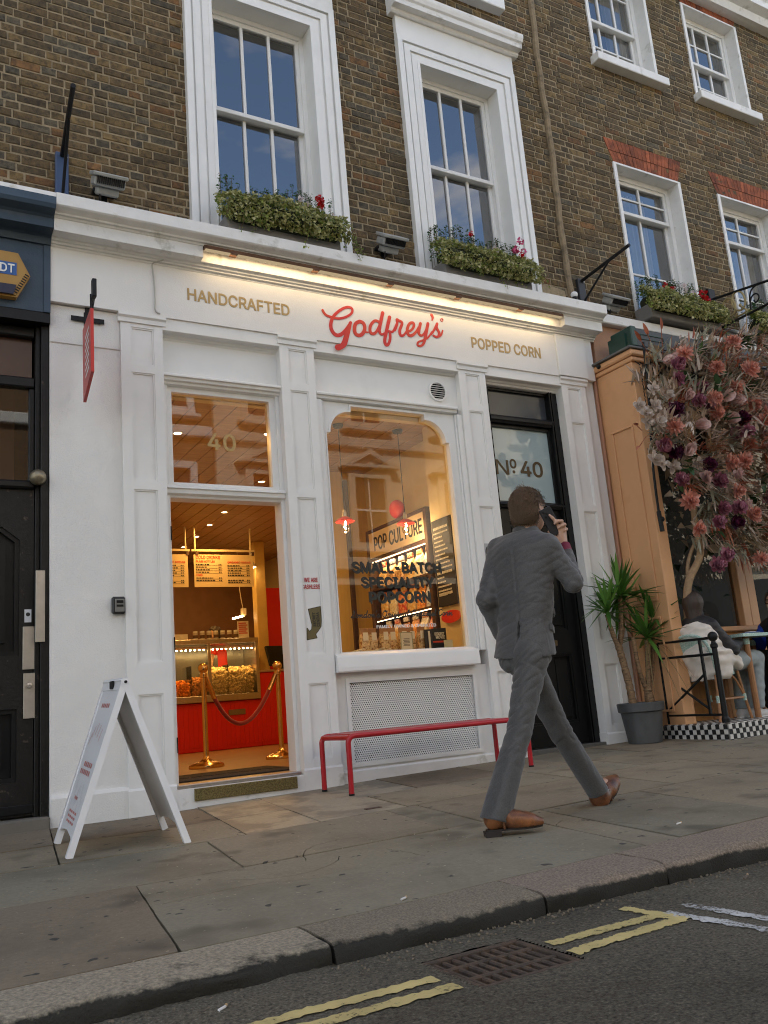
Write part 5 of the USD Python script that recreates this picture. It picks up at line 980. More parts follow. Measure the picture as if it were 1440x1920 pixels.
# ------------------------------------------------------------------ planted window boxes
IVY = leaf_mat('variegated_ivy', (.40, .40, .13), var=.5, col2=(.74, .70, .38)); IVYG = leaf_mat('green_ivy', (.22, .30, .06), var=.5, col2=(.42, .48, .12)); BOXG = leaf_mat('dark_box_leaf', (.045, .115, .03), var=.4, col2=(.09, .20, .055)); STALK = mat('brown_stalk', (.10, .065, .03), rough=.9)
PETR = leaf_mat('red_petal', (.55, .006, .010), var=.2, trans=.2); PETW = leaf_mat('white_petal', (.75, .66, .66), var=.1, trans=.2); PETP = leaf_mat('pink_petal', (.65, .08, .22), var=.2, trans=.2)
def leaf_cloud(P, N, size, rg, asp=.75, fold=.25, six=False):
    """small folded leaves at points P facing about N"""
    n = len(P); N = N/np.linalg.norm(N, axis=1, keepdims=True); T = rg.normal(size=(n, 3)); T -= N*(T*N).sum(1)[:, None]; T /= np.linalg.norm(T, axis=1, keepdims=True); B = np.cross(N, T); s = size*(.45+1.15*rg.random(n)**1.5)[:, None]
    a = P-T*s*.5; c = P+T*s*.5; l = P+B*s*asp*.5+N*s*fold; r = P-B*s*asp*.5+N*s*fold*rg.uniform(-.3, 1, (n, 1))
    V = np.stack([a, l, c, r], 1).reshape(-1, 3); i = np.arange(n)*4
    return V, np.concatenate([np.stack([i, i+2, i+1], 1), np.stack([i, i+3, i+2], 1)])
def blob(c, r, rg, n=26, rr=.012):
    mb = MB(); P = rg.normal(size=(n, 3)); P /= np.linalg.norm(P, axis=1, keepdims=True); v, f = leaf_cloud(np.array(c)+P*r*(.55+.45*rg.random((n, 1))), P+.4*rg.normal(size=(n, 3)), r*.85, rg, .9, .15); return mb.add(v, f)
def window_box(x0, x1, label, blooms, seed, trail=True, y0=-.17):
    rg = np.random.default_rng(seed); b = thing('window_box', label, 'window box', group=None); L = x1-x0; zb = 4.535
    obj('trough', MB().box(x0+.03, x1-.03, y0-.02, .05, zb, zb+.17, .01), mat('lead_trough', (.20, .19, .175), rough=.7, var=.2), b)
    def ivy(n, lo, hi, m, name, size, push=0):
        u = rg.random(n); th = rg.uniform(-.75, 2.0, n); w = 1-.22*np.abs(2*u-1)**3; k = meshkit.noise(np.stack([u*7, th*2.2, np.zeros(n)], 1), seed)
        rad = (.19+.10*(k-.5)+push)*w*(lo+(hi-lo)*rg.random(n)); cx = x0+(L+.10)*u-.05+rg.normal(size=n)*.015
        P = np.stack([cx, y0+.02-np.cos(th)*rad*.85, zb+.205+np.sin(th)*rad*.95-.045*np.cos(th)], 1); N = np.stack([rg.normal(size=n)*.7, -np.cos(th)+rg.normal(size=n)*.6, np.sin(th)+.3+rg.normal(size=n)*.6], 1)
        v, f = leaf_cloud(P, N, size, rg, .85); obj(name, MB().add(v, f), m, b, kind='stuff')
    ivy(2600, .80, 1.08, IVY, 'ivy_leaves', .030); ivy(1500, .35, .98, IVYG, 'ivy_leaves', .032, .005)
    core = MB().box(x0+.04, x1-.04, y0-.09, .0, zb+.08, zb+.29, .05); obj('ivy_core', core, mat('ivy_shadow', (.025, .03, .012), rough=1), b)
    # trailing strands
    sm, P, N = MB(), [], []
    for _ in range(15 if trail else 6):
        x = x0+L*rg.random() if rg.random() < .6 else (x0-.02 if rg.random() < .4 else x1+.02)+rg.normal()*.03; l = .10+.16*rg.random(); p = np.array([x, y0-.14+.05*rg.random(), zb+.16]); tr_ = [p.copy()]
        for s in range(6): p = p+np.array([rg.normal()*.012+(.012 if x > x1 else -.006 if x < x0 else 0), rg.normal()*.008, -l/6]); tr_.append(p.copy()); P += [p+rg.normal(size=3)*.012 for _ in range(2)]; N += [rg.normal(size=3)+[0, -1, .2] for _ in range(2)]
        sm.tube(tr_, .0022, 4, cap=False)
    v, f = leaf_cloud(np.array(P), np.array(N), .026, rg); obj('trailing_leaves', MB().add(v, f), IVYG, b, kind='stuff'); obj('trailing_stems', sm, STALK, b, kind='stuff')
    # upright box sprigs behind
    P, N = [], []; sm = MB(); nsp = int(L/.020)
    for i in range(nsp):
        x = x0+.03+(L-.06)*rg.random(); h = .29+.15*meshkit.noise(np.array([[x*4.5, 0, seed*1.]]), 9)[0]+.05*rg.random(); y = rg.uniform(-.08, .03); top = np.array([x+rg.normal()*.02, y-.03*rg.random(), zb+.17+h]); bot = np.array([x, y, zb+.15]); sm.tube([bot, top], .0022, 4, cap=False)
        for t in np.linspace(.25, 1, 14): 
            c = bot+(top-bot)*t
            for s in range(4): a = 6.283*rg.random(); d = np.array([math.cos(a), math.sin(a), .6]); P.append(c+d*.014); N.append(d*.5+np.array([0, -.4, .6])+rg.normal(size=3)*.3)
    v, f = leaf_cloud(np.array(P), np.array(N), .023, rg, .5); obj('box_leaves', MB().add(v, f), BOXG, b, kind='stuff'); obj('box_stems', sm, STALK, b, kind='stuff')
    for (t, dz, m, r, nm) in blooms: obj('flower_head', blob((x0+L*t, y0-.045+rg.normal()*.02, zb+dz), r, rg), m, b, label=nm)
    return b
window_box(-.52, .60, 'ivy window box below the left tall window, one bright red bloom at its right', [(.80, .46, PETR, .042, 'bright red bloom'), (.815, .425, PETR, .036, 'bright red bloom'), (.64, .435, PETW, .028, 'white bloom'), (.70, .41, PETW, .026, 'pale pink bloom'), (.92, .36, PETW, .016, None)], 11)
window_box(1.66, 2.78, 'ivy window box below the right tall window, tall pink bloom at its right', [(.30, .46, PETR, .028, 'red bloom'), (.84, .50, PETP, .036, 'bright pink bloom'), (.84, .44, PETP, .040, 'bright pink bloom'), (.90, .42, PETP, .034, 'bright pink bloom'), (.86, .37, PETR, .028, 'orange red bloom'), (.58, .40, PETW, .026, 'white bloom'), (.64, .39, PETW, .022, 'white bloom')], 12)
window_box(4.40, 5.62, 'ivy window box with red and white blooms above the dark awning box', [(.25, .42, PETR, .034, 'red bloom'), (.36, .41, PETR, .028, 'red bloom'), (.49, .46, PETW, .038, 'pale pink bloom'), (.52, .42, PETW, .030, 'white bloom'), (.62, .40, PETW, .034, 'white bloom'), (.75, .42, PETR, .044, 'red bloom'), (.79, .38, PETR, .038, 'red bloom'), (.83, .35, PETR, .034, 'red bloom')], 13, False)
window_box(6.25, 7.45, 'ivy window box cut by the right edge, behind the emblem bracket', [(.5, .42, PETW, .03, 'white bloom')], 14, False)
# ------------------------------------------------------------------ right neighbour: orange shopfront, terrace, flowers
ORANGE = mat('orange_paint', (.64, .345, .165), rough=.5, var=.05, scale=3, bump=.1, bscale=50, col2=(.56, .30, .14), c2pos=(.55, .75)); WOODO = mat('orange_wood', (.55, .27, .085), rough=.5, var=.2, scale=3, stretch=(9, 9, .8)); DGREEN = mat('dark_green_paint', (.012, .045, .032), rough=.4)
OS = thing('orange_shopfront', 'orange painted shopfront with panelled corner pilaster, right of the white shop', 'shopfront')
cx0, cyf = 3.655, -.50
pl = MB().box(cx0, cx0+.15, cyf, .06, -.1, 3.78, .006); pp = obj('corner_pilaster', pl, ORANGE, OS)
pm_ = MB()
def ring_x(y0, y1, z0, z1, w, x0, x1, mb):
    for a in ((y0, y1, z1-w, z1), (y0, y1, z0, z0+w), (y0, y0+w, z0+w, z1-w), (y1-w, y1, z0+w, z1-w)): mb.box(x0, x1, a[0], a[1], a[2], a[3], .004)
ring_x(-.40, -.10, 1.35, 3.14, .022, cx0-.016, cx0-.001, pm_); ring_x(-.40, -.10, .30, 1.20, .022, cx0-.016, cx0-.001, pm_); obj('panel_bead', pm_, ORANGE, pp)
cp = MB(); cp.box(cx0-.02, cx0+.22, cyf-.03, .06, 3.782, 3.83, .01); cp.box(cx0-.045, cx0+.26, cyf-.055, .06, 3.832, 3.90, .014); obj('capital', cp, ORANGE, pp)
obj('flashing', MB().box(cx0-.07, 9, cyf-.07, .06, 3.902, 3.925, .004), mat('lead_grey', (.12, .12, .115), rough=.7), OS)
obj('party_pipe', MB().tube([(3.628, .01, -.05), (3.628, .01, 4.30)], .016, 10), mat('dull_pink', (.36, .18, .11), rough=.7), OS); obj('party_wall', MB().box(3.6135, 3.66, .03, .3, -.1, 4.3), mat('pink_plaster', (.42, .24, .15), rough=.85, bump=.3, var=.15), OS); obj('upper_wall', MB().box(3.66, 9, -.02, .3, 3.9, 4.40), mat('pink_plaster', (.42, .24, .15)), OS)
obj('ledge', MB().box(3.615, 9, -.10, .3, 4.402, 4.515, .012), WHITE_OLD, OS)
ab = MB().box(3.72, 3.80, -.50, -.20, 3.965, 4.19, .01); abo = obj('awning_end', ab, DGREEN, OS); obj('awning_box', MB().box(3.80, 9, -.485, -.20, 3.975, 4.18, .01), mat('awning_black', (.025, .03, .032), rough=.4, var=.2), OS)
obj('awning_plate', MB().prism(ring((3.86, 4.2, 4.06, 4.12), (3.868, 4.192, 4.068, 4.112)), -.492, -.4855), DGREEN, OS); obj('awning_bracket', MB().box(3.70, 3.72, -.42, -.18, 3.93, 4.13), DGREEN, OS)
obj('lamp_bracket', MB().ball((3.60, -.1, 3.87), .025, 2), BLACK_METAL, OS)
sf = MB(); sf.box(3.805, 9, -.24, -.10, 3.30, 3.80); obj('fascia', sf, mat('tan_paint', (.50, .32, .18), rough=.6), OS)
obj('stall_riser', MB().box(3.805, 9, -.25, .0, -.05, 1.03), WOODO, OS)
for x in (3.9, 4.35, 5.05, 5.5): obj('stile', MB().box(x-.035, x+.035, -.262, -.2501, .2, .98, .004), WOODO, OS)
obj('sill', MB().box(3.805, 9, -.30, .02, 1.032, 1.085, .01), ORANGE, OS)
wfm = MB()
for a, b in ((3.805, 3.90), (3.96, 4.03), (5.05, 5.17), (5.17, 5.30), (6.3, 6.5)): wfm.box(a, b, -.245 if b-a > .08 else -.225, -.13, 1.086, 3.30, .006)
wfo = obj('window_frame', wfm, ORANGE, OS); obj('inner_frame', MB().box(3.90, 3.96, -.235, -.15, 1.086, 3.3, .01), WOODO, wfo)
for a, b in ((4.03, 5.05), (5.30, 6.3)): obj('pane', MB().add([(a, -.17, 1.09), (b, -.171, 1.09), (b, -.172, 3.30), (a, -.169, 3.30)], [(0, 1, 2), (0, 2, 3)]), SHOP_GLASS, wfo)
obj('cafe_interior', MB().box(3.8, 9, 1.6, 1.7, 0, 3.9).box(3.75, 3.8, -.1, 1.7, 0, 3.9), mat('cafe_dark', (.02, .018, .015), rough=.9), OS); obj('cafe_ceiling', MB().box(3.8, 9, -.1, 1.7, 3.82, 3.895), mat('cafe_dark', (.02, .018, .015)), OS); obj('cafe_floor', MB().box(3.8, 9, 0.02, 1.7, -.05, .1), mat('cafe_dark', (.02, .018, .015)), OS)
rgp = np.random.default_rng(5); pv = np.stack([4.35+.25*rgp.normal(size=260), .25+.15*rgp.normal(size=260), 1.7+.45*rgp.normal(size=260)], 1); v, f = leaf_cloud(pv, rgp.normal(size=(260, 3))+[0, -1, 0], .14, rgp, .3); ip = thing('indoor_plant', 'dim green plant behind the dark cafe window', 'plant'); obj('leaves', MB().add(v, f), BOXG, ip, kind='stuff'); obj('pot', MB().lathe([(0, 1.09), (.12, 1.09), (.15, 1.3), (0, 1.3)], (4.35, .25, 0), 16), BLACK, ip)
for k, x in enumerate((3.695, 3.76)):
    c = thing('hanging_chain', ('thin dark chain nearest the orange pilaster edge', 'thin dark chain right of the first, above the white blossom')[k], 'chain')
    mb = MB()
    for i in range(24): z = 3.70-i*.019; mb.tube([(x+(.005 if i % 2 else 0), -.57+(.0 if i % 2 else .005), z), (x-(.005 if i % 2 else 0), -.57-(.0 if i % 2 else .005), z-.02)], .0045, 5)
    obj('links', mb, BLACK_METAL, c, kind='stuff'); obj('hook', MB().tube([(x, -.57, 3.72), (x, -.50, 3.80)], .005, 6), BLACK_METAL, c)
rod = thing('awning_rod', 'long black crank rod hanging in front of the orange pilaster', 'rod'); obj('rod', MB().tube(spline([(3.735, -.62, 3.95), (3.71, -.60, 3.3), (3.665, -.57, 2.7), (3.655, -.56, 2.15)]), .013, 8), BLACK_METAL, rod); obj('crank', MB().tube([(3.655, -.56, 2.20), (3.66, -.565, 2.0)], .022, 8).ball((3.672, -.57, 2.12), .028, 1), BLACK_METAL, rod)

# tiled terrace
tc = thing('tiled_terrace', 'low cafe terrace clad in black and white checker tiles', 'terrace'); tx0, ty0, tz = 3.62, -1.0, .185
obj('core', MB().box(tx0+.012, 9, ty0+.012, -.25, -.1, tz-.012), mat('grout', (.30, .29, .27), rough=.9), tc)
TB = mat('black_tile', (.018, .018, .018), rough=.3, var=.3, scale=30); TW = mat('white_tile', (.62, .60, .56), rough=.3, var=.1, scale=20)
s = .0435; big, mbb, mbw = 0, MB(), MB()
def tile(mb, c, ax1, ax2, n):
    h = s/2-.0012; c = np.array(c)+np.array(n)*rnd.uniform(-.0006, .0008); a, b = np.array(ax1)*h, np.array(ax2)*h; nn = np.array(n)*.006; f = [c-a-b+nn, c+a-b+nn, c+a+b+nn, c-a+b+nn]; k = .0018
    o = [c-a-b, c+a-b, c+a+b, c-a+b]; i_ = [c+(p-c-nn)*(1-k/h)+nn for p in f]; mb.add(o+i_, [(4, 5, 6, 7)]+[(q, (q+1) % 4, 4+(q+1) % 4, 4+q) for q in range(4)])
    return mb
cand = []
for j in range(4):
    z = tz-.012-(j+.5)*s
    for i in range(22): cand.append(((tx0+.006, ty0+.012+(i+.5)*s, z), (0, -1, 0), (0, 0, 1), (-1, 0, 0), (i+j) % 2))
    for i in range(60): cand.append(((tx0+.012+(i+.5)*s, ty0+.006, z), (1, 0, 0), (0, 0, 1), (0, -1, 0), (i+j+1) % 2))
for i in range(60):
    for j in range(17): cand.append(((tx0+.012+(i+.5)*s, ty0+.012+(j+.5)*s, tz-.012), (1, 0, 0), (0, 1, 0), (0, 0, 1), (i+j) % 2))
cand.sort(key=lambda c: 1e9 if not in_view(c[0], 0) else np.linalg.norm(np.array(c[0])-CAM_POS)+(6 if c[3][2] else 0))
for k, c in enumerate(cand):
    if k < 260: obj('tile', tile(MB(), *c[:4]), TW if c[4] else TB, tc)
    else: tile(mbw if c[4] else mbb, *c[:4])
obj('white_tiles', mbw, TW, tc, kind='stuff'); obj('black_tiles', mbb, TB, tc, kind='stuff')

# railing
rl = thing('terrace_railing', 'black iron terrace railing with ball topped post and crossed bars', 'railing'); px_, py_ = 3.66, -.955
obj('post', MB().lathe([(0, tz), (.035, tz), (.036, .22), (.026, .24), (.024, .84), (.034, .85), (.034, .875), (.022, .885), (.018, .91), (0, .91)], (px_, py_, 0), 16), BLACK_METAL, rl); obj('finial', MB().ball((px_, py_, .945), .045, 2), BLACK_METAL, rl, smooth=True)
ye = -.30
for z in (.945, .80, .265): obj('rail', MB().tube([(px_, py_, z-.01), (px_, ye, z)], .0125 if z > .3 else .011, 8), BLACK_METAL, rl)
obj('upright', MB().bar((px_, -.80, .265), (px_, -.80, .94), .022), BLACK_METAL, rl); obj('upright', MB().bar((px_, ye, tz), (px_, ye, .95), .022), BLACK_METAL, rl)
obj('cross_bar', MB().tube([(px_, -.80, .62), (px_, ye, .30)], .012, 8), BLACK_METAL, rl); obj('cross_bar', MB().tube([(px_+.012, -.80, .30), (px_+.012, ye, .64)], .012, 8), BLACK_METAL, rl)
obj('front_rail', MB().tube([(px_, py_, .93), (px_+.01, py_, .93)], .012, 8), BLACK_METAL, rl)

# bistro chair (rattan) and table
RATTAN = mat('rattan', (.36, .17, .07), rough=.5, var=.2, scale=30); MINT = mat('mint_weave', (.30, .50, .42), rough=.6, var=.35, scale=90, col2=(.62, .68, .62), c2pos=(.5, .55), c2scale=130)
def bistro_chair(x, y, rz, label):
    c = thing('bistro_chair', label, 'chair', (x, y, tz-.004), rz); h = .45; w = .20
    for sx, sy, back in ((-1, -1, 1), (-1, 1, 1), (1, -1, 0), (1, 1, 0)):
        if back: obj('leg', MB().tube(spline([(-.24, sy*.19, 0), (-.19, sy*.175, .25), (-.17, sy*.17, h)], 6), .014, 8), RATTAN, c)
        else: obj('leg', MB().tube(spline([(.25, sy*.20, 0), (.20, sy*.185, .25), (.18, sy*.17, h)], 6), .014, 8), RATTAN, c)
    for sy in (-1, 1): obj('stretcher', MB().tube([(-.205, sy*.178, .2), (.21, sy*.186, .2)], .011, 7), RATTAN, c); obj('arch', MB().tube(spline([(-.19, sy*.176, .22), (-.10, sy*.176, .38), (0, sy*.176, .42), (.10, sy*.18, .38), (.2, sy*.185, .22)]), .010, 7), RATTAN, c)
    obj('stretcher', MB().tube([(.21, -.186, .2), (.21, .186, .2)], .011, 7), RATTAN, c)
    for sx, sy in ((-.2, -.177), (-.2, .177), (.205, -.186), (.205, .186)): obj('binding', MB().tube([(sx, sy, .17), (sx, sy, .235)], .019, 8), MINT, c)
    obj('seat', MB().lathe([(0, h+.012), (.19, h+.012), (.215, h), (.215, h-.03), (.19, h-.04), (0, h-.02)], n=28), MINT, c, smooth=40)
    bk = MB(); P = spline([(-.18, -.19, h-.02), (-.24, -.20, h+.2), (-.265, -.14, h+.32), (-.275, 0, h+.355), (-.265, .14, h+.32), (-.24, .20, h+.2), (-.18, .19, h-.02)], 8); bk.tube(P, .014, 8); obj('back_hoop', bk, MINT, c)
    n = 9; V, F = [], []
    for i in range(n):
        for j in range(n): u, t = -1+2*i/(n-1), j/(n-1); V.append((-.19-.085*t-.02*(1-u*u), u*(.185-.05*t**4), h+.02+.31*t*(1-.12*u*u)))
    F = [(i*n+j, (i+1)*n+j, (i+1)*n+j+1, i*n+j+1) for i in range(n-1) for j in range(n-1)]; obj('back', MB().add(V, F), MINT, c, smooth=True)
    return c
CHX, CHY = 4.02, -.56
bistro_chair(CHX, CHY, .10, 'rattan and mint woven bistro chair under the woman in the pale coat')
tb = thing('cafe_table', 'narrow pale topped cafe table on bamboo legs between the two women', 'table'); obj('top', MB().box(4.26, 5.0, -.80, -.32, .945, .970, .008), mat('table_top', (.48, .52, .48), rough=.35, var=.1), tb); obj('edge', MB().box(4.253, 4.2595, -.80, -.32, .940, .972, .002).box(4.26, 5.0, -.807, -.8005, .940, .972, .002), MINT, tb)
for x, y in ((4.40, -.72), (4.40, -.40), (4.9, -.72), (4.9, -.40)):
    l_ = obj('leg', MB().tube([(x, y, tz-.004), (x, y, .944)], .03, 10), RATTAN, tb); obj('binding', MB().tube([(x, y, .87), (x, y, .925)], .034, 10), MINT, l_)
dish = thing('saucer', 'blue and white saucer on the cafe table', 'saucer', (4.62, -.62, .971)); obj('plate', MB().lathe([(0, 0), (.05, 0), (.085, .014), (.083, .018), (.05, .006), (0, .006)], n=24), mat('blue_plate_glaze', (.10, .16, .42), rough=.2), dish, smooth=30); obj('napkin', MB().box(-.05, .04, -.03, .03, .0185, .026, .002), WHITE, dish)

# yucca ---------------------------------------------------------------
yc = thing('potted_yucca', 'yucca with several bare trunks in a dark grey plastic pot', 'potted plant'); YX, YY = 3.335, -.28
POTM = mat('grey_pot', (.075, .077, .077), rough=.6, var=.2, scale=12, bump=.15, bscale=60)
obj('pot', MB().lathe([(0, .045), (.150, .045), (.155, .052), (.190, .325), (.205, .33), (.212, .335), (.218, .405), (.212, .412), (.200, .412), (.195, .34), (0, .335)], (YX, YY, 0), 36), POTM, yc, smooth=35); obj('soil', MB().lathe([(0, .372), (.196, .366)], (YX, YY, 0), 24), GRIT, yc)
TRK = mat('yucca_bark', (.27, .17, .09), rough=.9, var=.35, scale=24, bump=.8, bscale=70, stretch=(1, 1, 3.5), col2=(.12, .075, .04), c2pos=(.48, .62), c2scale=20)
def trunk(pts, r0, r1):
    P = spline(pts, 14); k = len(P); rr_ = np.linspace(r0, r1, k)*(1+.07*np.sin(np.arange(k)*1.9)+.05*nrng.normal(size=k)); obj('trunk', MB().tube(P, rr_, 10), TRK, yc, smooth=60)
trunk([(3.25, -.28, .35), (3.222, -.28, .62), (3.17, -.27, .95)], .036, .034); trunk([(3.175, -.28, .90), (3.09, -.29, 1.10), (3.055, -.29, 1.24)], .022, .018); trunk([(3.175, -.27, .90), (3.12, -.25, 1.10), (3.11, -.25, 1.22)], .02, .016); trunk([(3.18, -.26, .90), (3.25, -.26, 1.15), (3.275, -.27, 1.40)], .024, .02); trunk([(3.20, -.25, .92), (3.33, -.22, 1.18), (3.37, -.22, 1.37)], .021, .018)
trunk([(3.475, -.28, .35), (3.46, -.28, .48), (3.465, -.28, .56)], .046, .04); trunk([(3.45, -.28, .52), (3.38, -.29, .68), (3.345, -.30, .94), (3.34, -.30, 1.02)], .024, .02); trunk([(3.465, -.28, .52), (3.49, -.29, .72), (3.515, -.30, .98)], .026, .022); trunk([(3.48, -.28, .52), (3.57, -.26, .70), (3.635, -.26, .96), (3.68, -.25, 1.14)], .024, .02)
YLF = leaf_mat('yucca_leaf', (.075, .20, .03), var=.45, trans=.3, rough=.35, col2=(.16, .33, .06)); rgy = np.random.default_rng(21)
def blade(mb, base, d, L, w, droop, rg):
    d = np.array(d, float); d /= np.linalg.norm(d); side = np.cross(d, [0, 0, 1.]); 
    if np.linalg.norm(side) < .1: side = np.array([1., 0, 0])
    side /= np.linalg.norm(side); nrm_ = np.cross(side, d); n = 7; V = []
    for i in range(n):
        t = i/(n-1); c = np.array(base)+d*L*t+np.array([0, 0, -droop*L*t*t]); ww = w*(.55+1.5*t if t < .3 else 1.0)*(1-t**3.2)*.5+.0006; V += [c-side*ww+nrm_*ww*.35, c-nrm_*ww*.05, c+side*ww+nrm_*ww*.35]
    F = [(i*3+j, i*3+j+1, i*3+4+j, i*3+3+j) for i in range(n-1) for j in range(2)]; mb.add(V, F)
def crown(c, n, L, up=.5, w=.045, dead=0):
    for i in range(n):
        el = rgy.uniform(-.35, 1.45); az = i*2.4+rgy.uniform(-.3, .3); d = (math.cos(az)*math.cos(el), math.sin(az)*math.cos(el)*.85, math.sin(el)); l = L*rgy.uniform(.75, 1.1); mb = MB(); b_ = np.array(c)+np.array(d)*.012+[0, 0, .05*rgy.random()]
        if b_[1]+d[1]*l > -.02 and b_[0] < 3.6: d = (d[0], d[1]*.25, d[2])
        blade(mb, b_, d, l, w*rgy.uniform(.75, 1.1), rgy.uniform(.02, .35) if el < .7 else .03, rgy); obj('leaf', mb, YLF, yc, smooth=True)
crown((3.08, -.28, 1.24), 30, .36); crown((3.275, -.27, 1.40), 36, .40); crown((3.37, -.22, 1.37), 20, .42); crown((3.53, -.30, .99), 34, .44); crown((3.68, -.27, 1.13), 26, .40)
dm_ = MB()
for i in range(7): blade(dm_, (3.53+.04*rgy.normal(), -.33, .98), (rgy.normal()*.5, -.6, -.3), .42, .012, .9, rgy)
obj('dry_leaves', dm_, leaf_mat('dry_yucca', (.30, .22, .08)), yc, kind='stuff')

# flower display ------------------------------------------------------
FD = thing('floral_display', 'large display of dried leaves, coral dahlias and purple peonies over the cafe window', 'flower display')
FLOW = [('dahlia', 3.96, -0.84, 3.76), ('dahlia', 4.76, -0.79, 3.99), ('dahlia', 4.9, -0.82, 3.69), ('dahlia', 4.73, -0.78, 3.51), ('dahlia', 4.33, -0.78, 3.34), ('dahlia', 3.61, -0.87, 2.96), ('dahlia', 5.27, -0.78, 3.34), ('dahlia', 4.66, -0.75, 2.74), ('dahlia', 3.68, -0.84, 2.25), ('dahlia', 3.72, -0.84, 2.0), ('dahlia', 4.7, -0.72, 2.17), ('dahlia', 4.75, -0.7, 1.75), ('dahlia', 4.47, -0.75, 2.41), ('dahlia', 5.14, -0.7, 2.68), ('peony', 3.87, -0.78, 3.5), ('peony', 3.77, -0.86, 3.58), ('peony', 4.12, -0.78, 3.29), ('peony', 3.55, -0.74, 2.77), ('peony', 4.76, -0.8, 3.04), ('peony', 3.73, -0.76, 2.47), ('peony', 4.22, -0.77, 2.49), ('peony', 3.99, -0.87, 2.05), ('peony', 4.22, -0.76, 2.22), ('peony', 4.42, -0.79, 2.22), ('peony', 3.93, -0.83, 1.65), ('peony', 4.05, -0.88, 1.75), ('peony', 5.25, -0.64, 2.55), ('dark', 3.76, -0.8, 3.16), ('dark', 3.69, -0.76, 2.75), ('dark', 4.75, -0.74, 3.21), ('dark', 4.32, -0.77, 2.08), ('dark', 4.81, -0.73, 3.17), ('dark', 4.02, -0.82, 2.63), ('tulip', 3.75, -0.75, 3.68), ('tulip', 3.9, -0.81, 3.3), ('tulip', 4.57, -0.73, 3.15), ('tulip', 4.07, -0.74, 3.05), ('tulip', 5.06, -0.76, 2.92), ('tulip', 3.71, -0.86, 2.71), ('tulip', 4.38, -0.85, 2.52), ('tulip', 5.17, -0.63, 3.26), ('tulip', 3.99, -0.81, 2.47), ('tulip', 4.51, -0.78, 3.36), ('magnolia', 3.22, -0.83, 3.14), ('magnolia', 3.34, -0.8, 3.09), ('magnolia', 3.44, -0.82, 3.18), ('magnolia', 3.45, -0.82, 3.01), ('magnolia', 3.36, -0.79, 3.01), ('magnolia', 3.52, -0.79, 2.95), ('magnolia', 3.42, -0.74, 2.66), ('magnolia', 3.5, -0.77, 2.62), ('magnolia', 3.67, -0.73, 2.62), ('magnolia', 3.91, -0.74, 2.59), ('magnolia', 4.06, -0.72, 2.58), ('magnolia', 3.7, -0.77, 3.33), ('magnolia', 3.42, -0.85, 3.32), ('magnolia', 4.01, -0.74, 2.65), ('magnolia', 5.13, -0.63, 2.58)]
def petal(mb, c, d, L, w, cup, n=4):
    d = np.array(d, float); d /= np.linalg.norm(d); ref = np.array([0, 0, 1.]) if abs(d[2]) < .9 else np.array([1., 0, 0]); sd = np.cross(d, ref); sd /= np.linalg.norm(sd); ax = np.array([0, -1., 0]); ax = ax-d*(ax@d); ax /= max(np.linalg.norm(ax), 1e-6); sd = np.cross(d, ax); V = []
    for i in range(n+1):
        t = i/n; ww = w*.5*math.sin(math.pi*(.12+.80*t))**.7; p = np.array(c)+d*L*t+ax*cup*L*t*t; V += [p-sd*ww+ax*ww*.45, p, p+sd*ww+ax*ww*.45]
    mb.add(V, [(i*3+j, i*3+j+1, i*3+4+j, i*3+3+j) for i in range(n) for j in range(2)])
CORAL = leaf_mat('coral_petal', (.80, .36, .26), var=.3, trans=.35, col2=(.90, .60, .50)); MAUVE = leaf_mat('mauve_petal', (.48, .17, .24), var=.35, trans=.3, col2=(.68, .40, .44)); WINE = leaf_mat('wine_petal', (.085, .012, .04), var=.4, trans=.2, col2=(.17, .035, .08)); BLUSH = leaf_mat('blush_petal', (.76, .52, .47), var=.15, trans=.3, col2=(.80, .64, .58)); IVORY = leaf_mat('ivory_petal', (.72, .62, .54), var=.12, trans=.3, col2=(.80, .74, .68))
rgf = np.random.default_rng(8)
def flower(kind, x, y, z):
    mb = MB(); f = np.array([-.45+.5*rgf.normal(), -1., -.05+.35*rgf.normal()]); f /= np.linalg.norm(f); u = np.cross(f, [0, 0, 1.]); u /= np.linalg.norm(u); v = np.cross(u, f); c = np.array([x, y, z]); k = rgf.uniform(.88, 1.15)
    def put(rings, L0, w, cup, spread):
        for r_, (n, el, l) in enumerate(rings):
            for i in range(n):
                a = 6.283*(i+.5*(r_ % 2)+.3*rgf.random())/n; d = (u*math.cos(a)+v*math.sin(a))*math.cos(el)+f*math.sin(el); petal(mb, c+f*.02*r_*k, d, L0*l*k*rgf.uniform(.85, 1.12), w*k, cup)
    if kind == 'dahlia': put([(12, .05, 1), (11, .35, .9), (10, .65, .75), (8, 1.0, .58), (5, 1.3, .42)], .098, .042, .18, 1); m = CORAL
    elif kind in ('peony', 'dark'): put([(9, .15, .9), (9, .45, .88), (8, .75, .78), (7, 1.05, .62), (5, 1.3, .48)], .085, .066, .42, 1); m = MAUVE if kind == 'peony' else WINE
    elif kind == 'tulip': put([(4, 1.05, 1.05), (4, 1.2, 1.0), (3, 1.35, .9)], .105, .085, .0, 1); m = BLUSH
    else: put([(5, .30, 1), (4, .8, .85)], .072, .060, .35, 1); m = IVORY
    mb.moved(lambda v: v+np.array([-.07, -.13, -.05])); obj(dict(dahlia='dahlia', peony='peony', dark='peony', tulip='tulip', magnolia='magnolia_blossom')[kind], mb, m, FD, smooth=True, label='dark wine coloured peony' if kind == 'dark' else None)
for q in FLOW: flower(*q)
for i in range(44): flower(rgf.choice(['dahlia', 'peony', 'tulip', 'magnolia', 'dark'], p=[.28, .22, .26, .20, .04]), rgf.uniform(4.3, 5.9), rgf.uniform(-.78, -.60), rgf.uniform(1.95, 3.8))
